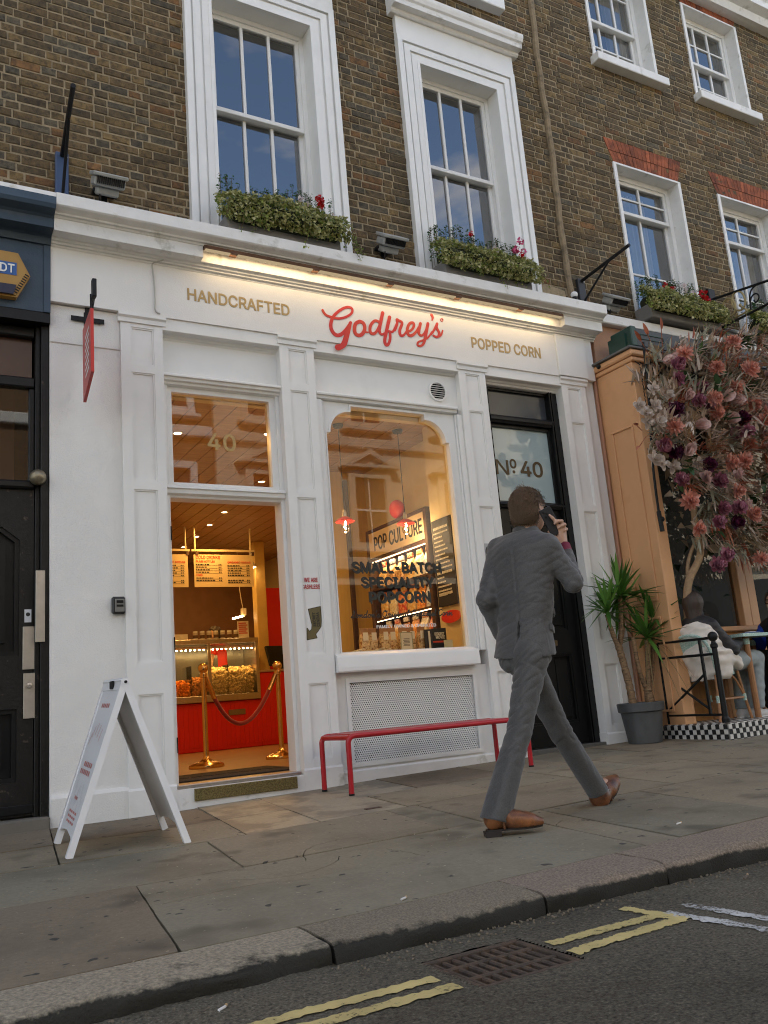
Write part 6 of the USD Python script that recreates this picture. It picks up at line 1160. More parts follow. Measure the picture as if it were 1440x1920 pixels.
region = SG.Polygon([(3.55, 3.55), (3.70, 3.92), (3.95, 3.98), (4.45, 4.05), (5.05, 4.15), (6.0, 4.2), (6.2, 1.8), (5.1, 1.72), (4.7, 1.70), (4.35, 1.72), (4.0, 1.95), (3.82, 2.2), (3.72, 2.5), (3.55, 2.68), (3.45, 2.95), (3.62, 3.3)])
def scatter(n, rg, grow=0.):
    out = []; pz = region.buffer(grow); b = pz.bounds; hole = SG.box(4.02, 1.98, 4.18, 2.45).union(SG.box(3.72, 1.5, 3.95, 2.3))
    while len(out) < n:
        p = (rg.uniform(b[0], b[2]), rg.uniform(b[1], b[3]))
        if pz.contains(SG.Point(p)) and not hole.contains(SG.Point(p)): out.append(p)
    P = np.array(out); return np.stack([P[:, 0], -.64-.24*meshkit.noise(np.stack([P[:, 0]*2.5, P[:, 1]*2.5, P[:, 0]*0], 1), 4)+.10*rg.normal(size=n)*.6, P[:, 1]], 1)
core = np.array([4.25, -.45, 2.75])
def blades(n, L, w, m, name, rg, clump=7, grow=0., bias=(.5, -.35, .0), spread=.55, droop=.25):
    mb = MB()
    for c in scatter(max(1, n//clump), rg, grow):
        d0 = (c-core)*np.array([.8, .4, .8]); d0 = d0/max(np.linalg.norm(d0), .3)+np.array(bias)+rg.normal(size=3)*.35
        for k in range(clump): d = d0/np.linalg.norm(d0)+rg.normal(size=3)*spread*np.array([1, .6, 1]); d[1] = min(d[1], .3); blade(mb, c+rg.normal(size=3)*.03, d, L*rg.uniform(.6, 1.25), w*rg.uniform(.7, 1.2), rg.uniform(0, droop), rg)
    obj(name, mb, m, FD, smooth=True, kind='stuff')
DRY = leaf_mat('dried_cream_leaf', (.66, .50, .38), var=.4, trans=.3, rough=.6, col2=(.86, .76, .66)); SAGE = leaf_mat('sage_leaf', (.42, .42, .31), var=.4, trans=.3, col2=(.56, .55, .45)); RUST = leaf_mat('rust_leaf', (.50, .13, .06), var=.4, trans=.3, col2=(.64, .26, .16)); TANG = leaf_mat('tan_grass', (.46, .30, .15), var=.35, trans=.3, col2=(.60, .45, .28)); GRN = leaf_mat('fresh_leaf', (.05, .11, .035), var=.4, trans=.2, col2=(.10, .18, .06))
blades(1900, .155, .030, DRY, 'dried_leaves', rgf, 8); blades(800, .155, .028, SAGE, 'sage_leaves', rgf, 8); blades(700, .20, .018, RUST, 'rust_sprays', rgf, 9, 0., spread=.35); blades(520, .20, .010, TANG, 'grass_sprays', rgf, 10, spread=.4); blades(240, .15, .062, GRN, 'green_leaves', rgf, 5, -.05)
cvr = []
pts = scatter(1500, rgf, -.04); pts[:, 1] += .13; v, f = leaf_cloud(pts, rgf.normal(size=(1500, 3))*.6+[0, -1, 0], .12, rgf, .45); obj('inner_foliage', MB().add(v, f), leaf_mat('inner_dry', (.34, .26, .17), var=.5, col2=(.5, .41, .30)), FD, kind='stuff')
for (a, b) in (((3.55, -.6, 3.0), (3.25, -.8, 2.98)), ((3.6, -.6, 2.95), (3.28, -.75, 2.74)), ((3.9, -.6, 3.7), (3.60, -.65, 4.05)), ((3.95, -.6, 3.75), (3.74, -.65, 4.15)), ((4.0, -.6, 3.7), (4.02, -.65, 4.30))):
    mb = MB(); a, b = np.array(a), np.array(b); blade(mb, a+(b-a)*.72, b-a, .13, .045, .0, rgf); mb.tube([a, a+(b-a)*.78], .004, 5); obj('spray', mb, RUST, FD)
BRN = mat('pale_branch', (.33, .22, .12), rough=.8, var=.3, scale=18, bump=.5)
obj('branch', MB().tube(spline([(4.30, -.55, 2.6), (4.12, -.58, 2.1), (4.10, -.60, 1.78), (3.93, -.58, 1.55), (3.87, -.55, 1.33), (3.90, -.50, 1.15), (3.90, -.45, .95)], 10), np.linspace(.03, .042, 61), 10), BRN, FD, smooth=True); obj('branch', MB().tube(spline([(4.15, -.55, 1.95), (4.0, -.52, 1.7), (3.98, -.5, 1.5)], 8), .018, 8), BRN, FD, smooth=True)
# ------------------------------------------------------------------ bench and A-board on the pavement
bn = thing('red_bench', 'red tubular metal bench with slatted seat in front of the shop window', 'bench')
bx0, bx1, by0, by1, bz = .055, 1.675, -.655, -.215, .385; rt = .0195
def leg_path(x, s, y):
    g0 = float(gz(x, y)); c = .05; return [(x, y, g0), (x, y, bz-c)]+[(x+s*c*(1-math.cos(a)), y, bz-c+c*math.sin(a)) for a in np.linspace(.2, 1.57, 6)]
for y, nm in ((by0, 'front'), (by1, 'back')): 
    P = leg_path(bx0, 1, y)+leg_path(bx1, -1, y)[::-1]; obj('side_tube', MB().tube(P, rt, 12), RED_ENAMEL, bn, smooth=60)
for x in (bx0+.012, bx1-.012): obj('end_tube', MB().tube([(x, by0, bz-.01), (x, by1, bz-.01)], rt*.98, 12), RED_ENAMEL, bn, smooth=60)
for i in range(46):
    x = bx0+.07+(bx1-bx0-.14)*i/45; obj('slat', MB().tube([(x, by0+.005, bz+.008), (x, by1-.005, bz+.008)], .0085, 7), RED_ENAMEL, bn, smooth=60)
for x in (bx0, bx1):
    for y in (by0, by1): obj('foot', MB().lathe([(0, 0), (.021, 0), (.021, .012), (0, .012)], (x, y, float(gz(x, y))), 14), BLACK_METAL, bn)
AW = mat('aboard_white', (.80, .80, .80), rough=.45, var=.03)
ab_ = thing('pavement_sign', 'white folding A-board sign with faint red print standing by the pier', 'sign')
A0, A1 = np.array((-1.690, -1.415, .845)), np.array((-1.645, -.745, .87))
LF0, LF1, RF0, RF1 = np.array((-1.993, -1.395, -.062)), np.array((-1.945, -.74, -.045)), np.array((-1.370, -1.46, -.065)), np.array((-1.318, -.80, -.042))
for k, (f0, f1, lab) in enumerate(((LF0, LF1, 'printed face'), (RF0, RF1, None))):
    n_ = np.cross(f1-f0, A0-f0); n_ /= np.linalg.norm(n_); n_ *= 1 if (n_[0] < 0) == (k == 0) else -1
    d = (f0-A0); L = np.linalg.norm(d); d /= L; e = (f1-f0)/np.linalg.norm(f1-f0); top0, top1 = A0+d*-.02, A1-d*.02
    P = lambda s, t, o=0.: A0+(A1-A0)*s+(f0-A0)*t*(1-s)+(f1-A1)*t*s+n_*o
    body = MB()
    pan = []
    for (s0, s1, t0, t1) in ((0, .07, 0, 1), (.93, 1, 0, 1), (.07, .93, 0, .07)):
        V = [P(s, t, o) for o in (-.024, .012) for s, t in ((s0, t0), (s1, t0), (s1, t1), (s0, t1))]; body.add(V, [(0, 1, 2, 3), (7, 6, 5, 4), (0, 4, 5, 1), (1, 5, 6, 2), (2, 6, 7, 3), (3, 7, 4, 0)])
    fr_ = obj('frame', body, AW, ab_); arch_ = [P(.07, .92, .006), P(.2, .90, .006), P(.5, .885, .006), P(.8, .90, .006), P(.93, .92, .006)]
    q = [P(.07, .07, .006), P(.93, .07, .006)]; V = q+arch_[::-1]; V2 = [v-n_*.012 for v in V]; m = len(V)
    obj('board', MB().add(np.vstack([V, V2]), [(0, i, i+1) for i in range(1, m-1)]+[(m, m+i+1, m+i) for i in range(1, m-1)]+[(i, m+i, m+(i+1) % m) for i in range(m)]+[(i, m+(i+1) % m, (i+1) % m) for i in range(m)]), AW, ab_, label=lab)
    if k == 0:
        pr_ = MB(); rga = random.Random(4)
        def mark(s0, s1, t0, t1): pr_.add([P(s0, t0, .0075), P(s1, t0, .0075), P(s1, t1, .0075), P(s0, t1, .0075)], [(0, 1, 2, 3)])
        for i in range(5): mark(.30+i*.09, .36+i*.09, .15, .175)
        for (s, t) in ((.25, .30), (.38, .28), (.52, .27), (.66, .29), (.75, .33)): 
            for j in range(6): mark(s+.01*j, s+.012+.01*j, t+.012*j, t+.014+.012*j)
        for row_, t in ((5, .50), (6, .545)):
            for i in range(row_): mark(.22+i*.1, .22+i*.1+.06, t, t+.028)
        for i in range(4): mark(.45+i*.05, .48+i*.05, .70, .718)
        for i in range(3):
            for j in range(4): mark(.25+j*.12, .34+j*.12, .865-.028*i-.03, .878-.028*i-.03)
        obj('red_print', pr_, mat('faded_red_print', (.60, .24, .22), rough=.6), ab_); gp = MB()
        for i in range(26): 
            a = rga.uniform(-.5, .5); s, t = .5+a*.6, .60+rga.random()*.22; ds, dt_ = a*.12, .05
            gp.add([P(s, t, .0075), P(s+.006, t, .0075), P(s+ds+.006, t+dt_, .0075), P(s+ds, t+dt_, .0075)], [(0, 1, 2, 3)])
        obj('grey_print', gp, mat('grey_print_ink', (.5, .47, .47)), ab_)
obj('hinge', MB().tube([A0+np.array([0, -.005, -.02]), A0+np.array([0, -.02, -.02])], .008, 8), BLACK_METAL, ab_); obj('clip', MB().box(-1.715, -1.70, -1.2, -1.14, .80, .845, .003), BLACK_METAL, ab_)
# ------------------------------------------------------------------ people: smooth bodies meshed from blended bones
class Blend:
    def __init__(s, lo, hi, h):
        s.lo, s.h = np.array(lo, float), h; s.n = np.ceil((np.array(hi)-s.lo)/h).astype(int)+1; s.D = np.full(s.n, .5, np.float32)
    def _sub(s, a, b):
        i0 = np.clip(np.floor((np.array(a)-s.lo)/s.h).astype(int), 0, s.n-1); i1 = np.clip(np.ceil((np.array(b)-s.lo)/s.h).astype(int)+1, 1, s.n); sl = tuple(slice(p, q) for p, q in zip(i0, i1))
        g = np.meshgrid(*[s.lo[k]+s.h*np.arange(i0[k], i1[k]) for k in range(3)], indexing='ij'); return sl, np.stack(g, -1).astype(np.float32)
    def put(s, f, a, b, k=.02, mode='add'):
        sl, P = s._sub(np.array(a)-k-.02, np.array(b)+k+.02); d = f(P).astype(np.float32); A = s.D[sl]
        if mode == 'add':
            hh = np.clip(.5+.5*(d-A)/k, 0, 1) if k > 0 else (d > A)*1.; s.D[sl] = d+(A-d)*hh-k*hh*(1-hh)
        elif mode == 'cut': s.D[sl] = np.maximum(A, -d)
        elif mode == 'keep': s.D[sl] = np.maximum(A, d)
    def cone(s, a, b, ra, rb, k=.02, side=None, squash=1., mode='add', clip=None):
        a, b = np.array(a, np.float32), np.array(b, np.float32); m = max(ra, rb)/min(squash, 1)
        def f(P):
            Q = P-a; ab = b-a
            if side is not None:
                sd = np.array(side, np.float32); sd /= np.linalg.norm(sd); Q = Q+(Q@sd)[..., None]*sd*(squash-1); ab = ab+(ab@sd)*sd*(squash-1)
            t = np.clip(Q@ab/(ab@ab), 0, 1); d = np.linalg.norm(Q-t[..., None]*ab, axis=-1)-(ra+(rb-ra)*t)
            if clip is not None:
                for p, n in clip: n_ = np.array(n, np.float32); n_ /= np.linalg.norm(n_); d = np.maximum(d, (P-np.array(p, np.float32))@n_)
            return d
        s.put(f, np.minimum(a, b)-m, np.maximum(a, b)+m, k, mode); return s
    def ell(s, c, r, k=.02, axes=None, mode='add'):
        c = np.array(c, np.float32); A = np.eye(3, dtype=np.float32) if axes is None else np.array(axes, np.float32); r = np.array(r, np.float32); m = r.max()
        def f(P):
            q = (P-c)@A.T; k0 = np.linalg.norm(q/r, axis=-1); k1 = np.linalg.norm(q/(r*r), axis=-1); return k0*(k0-1)/np.maximum(k1, 1e-6)
        s.put(f, c-m, c+m, k, mode); return s
    def chain(s, pts, rs, k=.012, kk=None):
        for i in range(len(pts)-1): s.cone(pts[i], pts[i+1], rs[i], rs[i+1], k)
        return s
    def mesh(s, warp=None):
        D = s.D; n = np.array(D.shape); inside = D < 0; c = inside[:-1, :-1, :-1].astype(np.int8)
        tot = sum(inside[i:n[0]-1+i, j:n[1]-1+j, k:n[2]-1+k].astype(np.int8) for i in (0, 1) for j in (0, 1) for k in (0, 1)); cells = np.argwhere((tot > 0) & (tot < 8)); idx = -np.ones(n-1, np.int64); idx[tuple(cells.T)] = np.arange(len(cells))
        S, C = np.zeros((len(cells), 3)), np.zeros(len(cells)); off = [(i, j, k) for i in (0, 1) for j in (0, 1) for k in (0, 1)]; val = {o: D[tuple((cells+o).T)] for o in off}
        for o in off:
            for ax in range(3):
                if o[ax] == 0:
                    p = list(o); p[ax] = 1; a, b = val[o], val[tuple(p)]; x = (a < 0) != (b < 0); t = np.where(x, a/np.where(x, a-b, 1), 0); q = np.array(o)[None]+np.zeros((len(cells), 3)); q[:, ax] += t; S += q*x[:, None]; C += x
        V = s.lo+s.h*(cells+S/np.maximum(C, 1)[:, None]); F = []
        for ax in range(3):
            sl0 = [slice(None)]*3; sl1 = [slice(None)]*3; sl0[ax] = slice(0, -1); sl1[ax] = slice(1, None); a, b = inside[tuple(sl0)], inside[tuple(sl1)]; e = np.argwhere(a != b); u, v = [(1, 2), (2, 0), (0, 1)][ax]; e = e[(e[:, u] > 0) & (e[:, v] > 0) & (e[:, u] < n[u]-1) & (e[:, v] < n[v]-1)]
            du, dv = np.eye(3, dtype=int)[u], np.eye(3, dtype=int)[v]; q = np.stack([idx[tuple((e-du-dv).T)], idx[tuple((e-dv).T)], idx[tuple(e.T)], idx[tuple((e-du).T)]], 1); flip = ~a[tuple(e.T)]; q[flip] = q[flip][:, ::-1]; F.append(q)
        F = np.vstack(F); T = np.vstack([F[:, [0, 1, 2]], F[:, [0, 2, 3]]])
        # two rounds of smoothing
        E = np.vstack([F[:, [0, 1]], F[:, [1, 2]], F[:, [2, 3]], F[:, [3, 0]]])
        for lam in (.5, -.52, .5):
            acc, cnt = np.zeros_like(V), np.zeros(len(V)); np.add.at(acc, E[:, 0], V[E[:, 1]]); np.add.at(acc, E[:, 1], V[E[:, 0]]); np.add.at(cnt, E[:, 0], 1); np.add.at(cnt, E[:, 1], 1); V = V+lam*(acc/np.maximum(cnt, 1)[:, None]-V)
        if warp is not None:
            _, _, N = meshkit.arrays((V, T), True); V = V+N*warp(V)[:, None]
        return V, T
def near(V, p, r): return np.exp(-((V-np.array(p))**2).sum(1)/r**2)
SKIN = mat('skin', (.52, .30, .20), rough=.5, var=.08, scale=30, bump=.08, bscale=160); SKIN2 = mat('skin_fair', (.58, .36, .26), rough=.5, var=.06, scale=30)
SUIT = mat('grey_suit_cloth', (.082, .078, .074), rough=.85, var=.12, scale=7, bump=.12, bscale=420, sheen=.25, col2=(.062, .058, .055), c2pos=(.45, .6), c2scale=160)
TROU = mat('grey_trouser_cloth', (.080, .077, .073), rough=.85, var=.12, scale=7, bump=.12, bscale=420, sheen=.25, col2=(.060, .057, .054), c2pos=(.45, .6), c2scale=160)
HAIRB = mat('brown_hair', (.10, .058, .03), rough=.6, var=.5, scale=90, bump=.5, bscale=140, stretch=(1, 1, .35)); HAIRK = mat('black_hair', (.040, .025, .017), rough=.5, var=.4, scale=60, bump=.4, bscale=120, stretch=(3, 3, .3))
TAN = mat('tan_boot_leather', (.22, .080, .026), rough=.38, var=.3, scale=12, bump=.2, bscale=90, col2=(.065, .024, .011), c2pos=(.42, .60), c2scale=9); SOLE = mat('dark_sole', (.022, .015, .012), rough=.7)
# --- the walking man
mn = thing('person', 'man in a grey suit and tan boots walking past, holding a phone to his ear', 'person')
F_ = np.array([.955, .296, 0]); Rt = np.array([.296, -.955, 0]); UP = np.array([0, 0, 1.])
hc = np.array([.245, -2.70, 1.577]); HF = np.array([.985, .17, 0]); HR = np.array([.17, -.985, 0])
Lsh, Rsh = np.array([.140, -2.535, 1.400]), np.array([.232, -2.83, 1.355]); Lel, Lwr = np.array([-.005, -2.55, 1.095]), np.array([.13, -2.47, .915]); Rel, Rwr = np.array([.322, -2.895, 1.140]), np.array([.371, -2.805, 1.345])
pel = np.array([.125, -2.68, .80]); Rhp, Rkn, Ran = np.array([.105, -2.755, .775]), np.array([-.045, -2.765, .40]), np.array([-.235, -2.755, .015]); Lhp, Lkn, Lan = np.array([.155, -2.605, .785]), np.array([.378, -2.58, .365]), np.array([.618, -2.54, .035])
B = Blend((-.40, -3.02, -.12), (1.02, -2.36, 1.74), .0055)
def head(B, hc, HF, HR, k=.03, nk=None):
    ax = np.stack([HF, HR, UP])
    B.ell(hc+UP*.022-HF*.012, (.098, .077, .098), k, ax).ell(hc-UP*.03+HF*.018, (.075, .066, .082), k, ax)
    B.cone(hc-UP*.082+HF*.05, hc-UP*.045+HF*.045, .030, .045, .03); B.cone(hc+HF*.088+UP*.02, hc+HF*.106-UP*.022, .009, .013, .012); B.ell(hc+HF*.108-UP*.026, (.012, .015, .009), .012, ax)
    B.cone(hc+HF*.084-UP*.058-HR*.018, hc+HF*.084-UP*.058+HR*.018, .009, .009, .008); B.cone(hc+HF*.083+UP*.030-HR*.035, hc+HF*.083+UP*.030+HR*.035, .011, .011, .02)
    for s in (-1, 1):
        B.ell(hc+HF*.080+HR*s*.032+UP*.010, (.014, .017, .010), .010, ax, 'cut'); B.ell(hc+HF*.072+HR*s*.032+UP*.010, (.013, .013, .012), .002, ax)
        B.ell(hc+HR*s*.076-HF*.012-UP*.008, (.019, .010, .032), .010, ax); B.ell(hc+HR*s*.086-HF*.010-UP*.004, (.009, .006, .017), .004, ax, 'cut')
head(B, hc, HF, HR); nb_ = np.array([.205, -2.68, 1.43]); B.cone(hc-UP*.075-HF*.03, nb_, .054, .056, .02)
B.cone(nb_-UP*.12, pel+UP*.2, .075, .075, .02, Rt, .62); B.cone(pel+UP*.25, pel, .07, .07, .02, Rt, .62); B.cone(nb_, nb_-UP*.14, .05, .07, .02); B.cone(Lsh-UP*.03, Rsh-UP*.03, .035, .035, .01)
B.chain([Lsh-UP*.03, Lel, Lwr], [.035, .030, .024]); B.chain([Rsh-UP*.03, Rel, Rwr], [.035, .030, .025]); B.chain([Rhp, Rkn, Ran], [.06, .04, .03]); B.chain([Lhp, Lkn, Lan], [.06, .04, .03]); B.cone(Ran, Ran+np.array([.08, -.04, -.03]), .028, .022); B.cone(Lan, Lan+np.array([.10, .03, .02]), .028, .022)
B.chain([Lwr, Lwr+np.array([.06, .02, -.04]), Lwr+np.array([.10, .03, -.09])], [.024, .026, .02])
K = dict(i=np.array([.345, -2.815, 1.455]), m=np.array([.365, -2.812, 1.458]), r=np.array([.385, -2.802, 1.448]), p=np.array([.402, -2.789, 1.430]))
for q, r in zip('imrp', (.013, .0135, .013, .0115)): B.cone(Rwr+(K[q]-K['m'])*.55, K[q], .017, r, .012)
W_ = .007
B.chain([K['i'], (.318, -2.824, 1.490), (.300, -2.823, 1.508), (.284, -2.820, 1.524)], [.0100, .0090, .0082, .0072], W_); B.chain([K['m'], (.352, -2.836, 1.489), (.324, -2.838, 1.488), (.310, -2.824, 1.476)], [.0102, .0092, .0084, .0074], W_)
B.chain([K['r'], (.374, -2.832, 1.472), (.346, -2.837, 1.464), (.331, -2.824, 1.452)], [.0098, .0088, .0080, .0070], W_); B.chain([K['p'], (.396, -2.817, 1.450), (.371, -2.827, 1.441), (.354, -2.817, 1.432)], [.0088, .0078, .0070, .0062], W_)
B.chain([Rwr+np.array([-.012, 0, .015]), (.340, -2.797, 1.392), (.316, -2.790, 1.414), (.294, -2.786, 1.438)], [.018, .0135, .0105, .0085], .010)
obj('body', B.mesh(), SKIN, mn, smooth=True)
# jacket
J = Blend((-.18, -3.02, .70), (.50, -2.36, 1.56), .0068)
U_, Wt, Hm = np.array([.182, -2.683, 1.315]), np.array([.150, -2.68, 1.04]), np.array([.108, -2.675, .70])
J.cone(U_, Wt, .118, .100, .05, Rt, .62); J.cone(U_+UP*.02-F_*.03, Wt-F_*.02+UP*.08, .10, .088, .05, Rt, .57); J.cone(Wt, Hm, .104, .142, .06, Rt, .74)
J.cone(Lsh-UP*.008, Rsh-UP*.008, .060, .060, .05); J.cone((.19, -2.68, 1.37), (.205, -2.682, 1.445), .10, .066, .05, Rt, .72)
J.cone(Rsh-UP*.01, Rel, .068, .055, .022); J.cone(Rel, Rwr-(Rwr-Rel)*.10, .055, .045, .018, clip=[(Rwr-(Rwr-Rel)*.13, Rwr-Rel)]); J.cone(Lsh-UP*.01, Lel, .066, .054, .022); J.cone(Lel, Lwr, .054, .044, .018)
J.put(lambda P: (P@np.array([.08, .10, -1.], np.float32))/1.008+(.768-(.108*.08-2.675*.10)), (-.5, -3.2, .6), (.8, -2.2, 1.0), 0, 'keep')
vb = np.array([.118, -2.69, 0]); J.put(lambda P: np.maximum(np.maximum(abs((P-(vb+F_*-.0+Rt*.035))@Rt.astype(np.float32))-.0055-(.95-P[..., 2])*.05, (P-vb)@F_.astype(np.float32)+.03), P[..., 2]-.955), (-.2, -2.95, .70), (.25, -2.5, .96), 0, 'cut')
J.put(lambda P: (P-np.array([.205, -2.682, 1.476], np.float32))@np.array([-.32, -.02, 1.], np.float32), (-.1, -3, 1.40), (.5, -2.4, 1.6), 0, 'keep'); J.cone((.212, -2.682, 1.455), (.235, -2.68, 1.60), .057, .06, 0, mode='cut')
def jw(V):
    a = meshkit.noise(V@np.array([[26, 8, 4], [6, 22, 6], [10, 14, 34]]).T*1.0, 3)-.5; q = V[:, 2]*62+V@Rt*34+6*meshkit.noise(V*6, 8); b = np.sin(q); q2 = V[:, 2]*48-V@Rt*40+5*meshkit.noise(V*7, 12); b2 = np.sin(q2)
    elb = near(V, Rel, .13)+near(V, Lel, .12); wst = near(V, Wt-F_*.12-Rt*.02, .17)+.8*near(V, Rsh+np.array([.02, -.02, -.12]), .12); m_ = near(V, Wt-F_*.1+UP*.12, .15)
    side = (V-vb)@Rt-.035; flap = .006*np.clip(side/.004, 0, 1)*(V[:, 2] < .955)*((V-vb)@F_ < -.02); seam = -.0022*np.exp(-(side/.006)**2)*((V-vb)@F_ < -.03)
    rdg = lambda x: (1-np.abs(2*x-1))**5; g1 = rdg(meshkit.noise(V@np.array([[5, 3, 13], [3, 5, 13], [-8, 6, 22]]).T+7, 21)); g2 = rdg(meshkit.noise(V@np.array([[6, 14, 4], [14, 6, -4], [9, -9, 20]]).T+3, 22))
    arm = np.exp(-np.minimum(np.abs((V-Rel)@((Rwr-Rel)/np.linalg.norm(Rwr-Rel))), .3)**2/.03)*near(V, Rel, .16)+near(V, Lel, .16)
    return .0025*a+elb*.0012*b2-.0045*g1*(.25+near(V, Wt-F_*.1, .22)+near(V, Rsh+np.array([.03, 0, -.12]), .16))-.006*g2*(.10+1.1*elb)+flap+seam
JV = J.mesh(jw); obj('jacket', JV, SUIT, mn, smooth=True); JN = meshkit.arrays(JV, True)[2]
cl_ = MB(); a = np.linspace(-2.6, 2.6, 22); ctr = np.array([.208, -2.682, 1.452]); V = []
for (r_, z) in ((.066, -.012), (.062, .020), (.057, .024), (.056, .0)): V += [tuple(ctr+(-F_)*r_*math.cos(t)*1.02+Rt*r_*1.0*math.sin(t)+UP*(z+.008*math.cos(t))) for t in a]
n_ = 22; cl_.add(V, [(i*n_+j, i*n_+j+1, (i+1)*n_+j+1, (i+1)*n_+j) for i in range(3) for j in range(n_-1)]); obj('collar', cl_, SUIT, mn, smooth=True)
for (c, w_, tl) in (((.262, -2.822, .985), .032, .3), ((.248, -2.838, .905), .046, .25)):
    c = np.array(c); i_ = np.argmin(((JV[0]-c)**2).sum(1)); c = JV[0][i_]+JN[i_]*.001; n1 = JN[i_]*np.array([1, 1, .3]); n1 /= np.linalg.norm(n1); d1 = np.cross(n1, UP); d1 = d1*np.sign(d1@F_)-UP*.18; d1 -= n1*(d1@n1); d1 /= np.linalg.norm(d1); d2 = np.cross(n1, d1); Mx = np.eye(4); Mx[:3, 0], Mx[:3, 1], Mx[:3, 2], Mx[:3, 3] = d1, n1, d2, c; obj('pocket_flap', MB().box(-w_, w_, -.012, .006, -.018, .018, .004, Mx), SUIT, mn)
cu = Rwr-(Rwr-Rel)*.12; obj('shirt_cuff', MB().tube([cu-(Rwr-Rel)*.05, Rwr+(Rwr-Rel)*.07], [.043, .038], 18), mat('maroon_shirt', (.16, .012, .035), rough=.8), mn, smooth=50)
# trousers
T_ = Blend((-.36, -2.92, -.06), (.74, -2.44, .90), .0068)
T_.cone(pel+UP*.06, pel-UP*.02, .098, .108, .05, Rt, .76); T_.ell(pel-F_*.07-UP*.02+Rt*.06, (.080, .078, .095), .04); T_.ell(pel-F_*.05-UP*.02-Rt*.06, (.080, .078, .095), .04)
for hp, kn, an, r3 in ((Rhp, Rkn, Ran, .078), (Lhp, Lkn, Lan, .062)):
    T_.cone(hp, kn, .092, .064, .035); dn = (an-kn)/np.linalg.norm(an-kn); e = an+dn*.03; T_.cone(kn, e+dn*.06, .064, r3, .02, clip=[(e+(UP*0), dn*.75-UP*.25)])
def tw(V):
    a = meshkit.noise(V@np.array([[20, 4, 8], [4, 24, 6], [8, 6, 30]]).T, 5)-.5; q = V[:, 2]*70+(V@F_)*40+6*meshkit.noise(V*7, 3); kn = near(V, Rkn+np.array([-.05, 0, .0]), .13)+near(V, Lkn, .12)+near(V, pel-F_*.08-UP*.10, .13)
    rdg = lambda x: (1-np.abs(2*x-1))**5; g1 = rdg(meshkit.noise(V@np.array([[7, 3, 8], [3, 8, 6], [-9, 9, 20]]).T+2, 23)); g2 = rdg(meshkit.noise(V@np.array([[12, 6, -4], [6, 12, 4], [8, 5, 7]]).T, 24)); hip_ = near(V, pel-F_*.06-UP*.08, .2)
    return .002*a-.007*g1*(.12+kn+hip_)-.002*g2
obj('trousers', T_.mesh(tw), TROU, mn, smooth=True)
# boots
def boot(an, fd, up, name_first, kw):
    fd = np.array(fd, float); fd /= np.linalg.norm(fd); up = np.array(up, float); up = up-fd*(up@fd); up /= np.linalg.norm(up); sd = np.cross(fd, up); Pt = lambda f, u, s=0.: an+fd*f+up*u+sd*s
    lo = np.minimum.reduce([Pt(-.12, -.12), Pt(.30, -.12), Pt(-.12, .2), Pt(.3, .2)])-.09; hi = np.maximum.reduce([Pt(-.12, -.12), Pt(.30, -.12), Pt(-.12, .2), Pt(.3, .2)])+.09
    b = Blend(lo, hi, .0052); b.cone(an+kw*.10, Pt(-.018, -.02), .042, .046, .03); b.cone(Pt(-.022, -.03), Pt(-.025, -.045), .040, .038, .03); b.cone(Pt(.0, -.02), Pt(.09, -.045), .045, .039, .04, sd, .85); b.cone(Pt(.08, -.050), Pt(.150, -.056), .040, .035, .04, sd, .74); b.cone(Pt(.15, -.056), Pt(.205, -.064), .034, .022, .03, sd, .72)
    b.put(lambda P: (-(P-Pt(0, -.079))@up.astype(np.float32)), lo, hi, 0, 'keep')
    o = obj('boot', b.mesh(), TAN, mn, smooth=True); s = MB(); out = [(-.068, .0), (-.060, .028), (-.03, .035), (.03, .036), (.09, .046), (.14, .045), (.185, .030), (.218, .008), (.222, .0)]
    pl_ = SG.Polygon(out+[(x, -y) for x, y in out[::-1]]).buffer(-.002); t = trimesh.creation.extrude_polygon(pl_, .009, engine='earcut'); v = np.array([Pt(p[0], -.088+p[2], p[1]) for p in t.vertices]); s.add(v, t.faces); obj('sole', s, SOLE, o)
    hl = trimesh.creation.extrude_polygon(SG.Polygon([(-.070, -.030), (-.070, .030), (.002, .034), (.002, -.034)]).buffer(.004), .026, engine='earcut'); v = np.array([Pt(p[0]*(.96 if p[2] < .01 else 1), -.114+p[2], p[1]) for p in hl.vertices]); obj('heel', MB().add(v, hl.faces), SOLE, o)
    st = MB(); P1 = [Pt(-.055+.05*(1-math.cos(t))*1.02, -.035+.045*math.sin(t*.5)**2 if False else -.030+.012*math.cos(t), .052*math.sin(t)) for t in np.linspace(.2, 2.94, 14)]
    for sgn in (1, -1):
        st.tube([Pt(-.062, -.020, sgn*.018), Pt(-.03, -.022, sgn*.048), Pt(.012, -.016, sgn*.050)], .006, 6); st.tube([Pt(.012, -.016, sgn*.050), Pt(.05, .006, sgn*.040), Pt(.066, .012, sgn*.012)], .006, 6); st.tube([Pt(.012, -.016, sgn*.050), Pt(.018, -.05, sgn*.047), Pt(.022, -.078, sgn*.040)], .006, 6)
    obj('harness_strap', st, mat('dark_strap', (.14, .055, .022), rough=.5), o); rg_ = MB()
    for sgn in (1, -1): rg_.tube([Pt(.012+.014*math.cos(t), -.016+.014*math.sin(t), sgn*.053) for t in np.linspace(0, 6.283, 13)[:-1]], .0032, 6, closed=True)
    obj('ring', rg_, STEEL, o)
boot(np.array([-.235, -2.765, .032]), (.90, -.43, 0), UP, 0, (Rkn-Ran)/np.linalg.norm(Rkn-Ran)); boot(np.array([.640, -2.535, .012]), (.80, .30, .52), (-.5, -.12, .86), 0, (Lkn-Lan)/np.linalg.norm(Lkn-Lan))
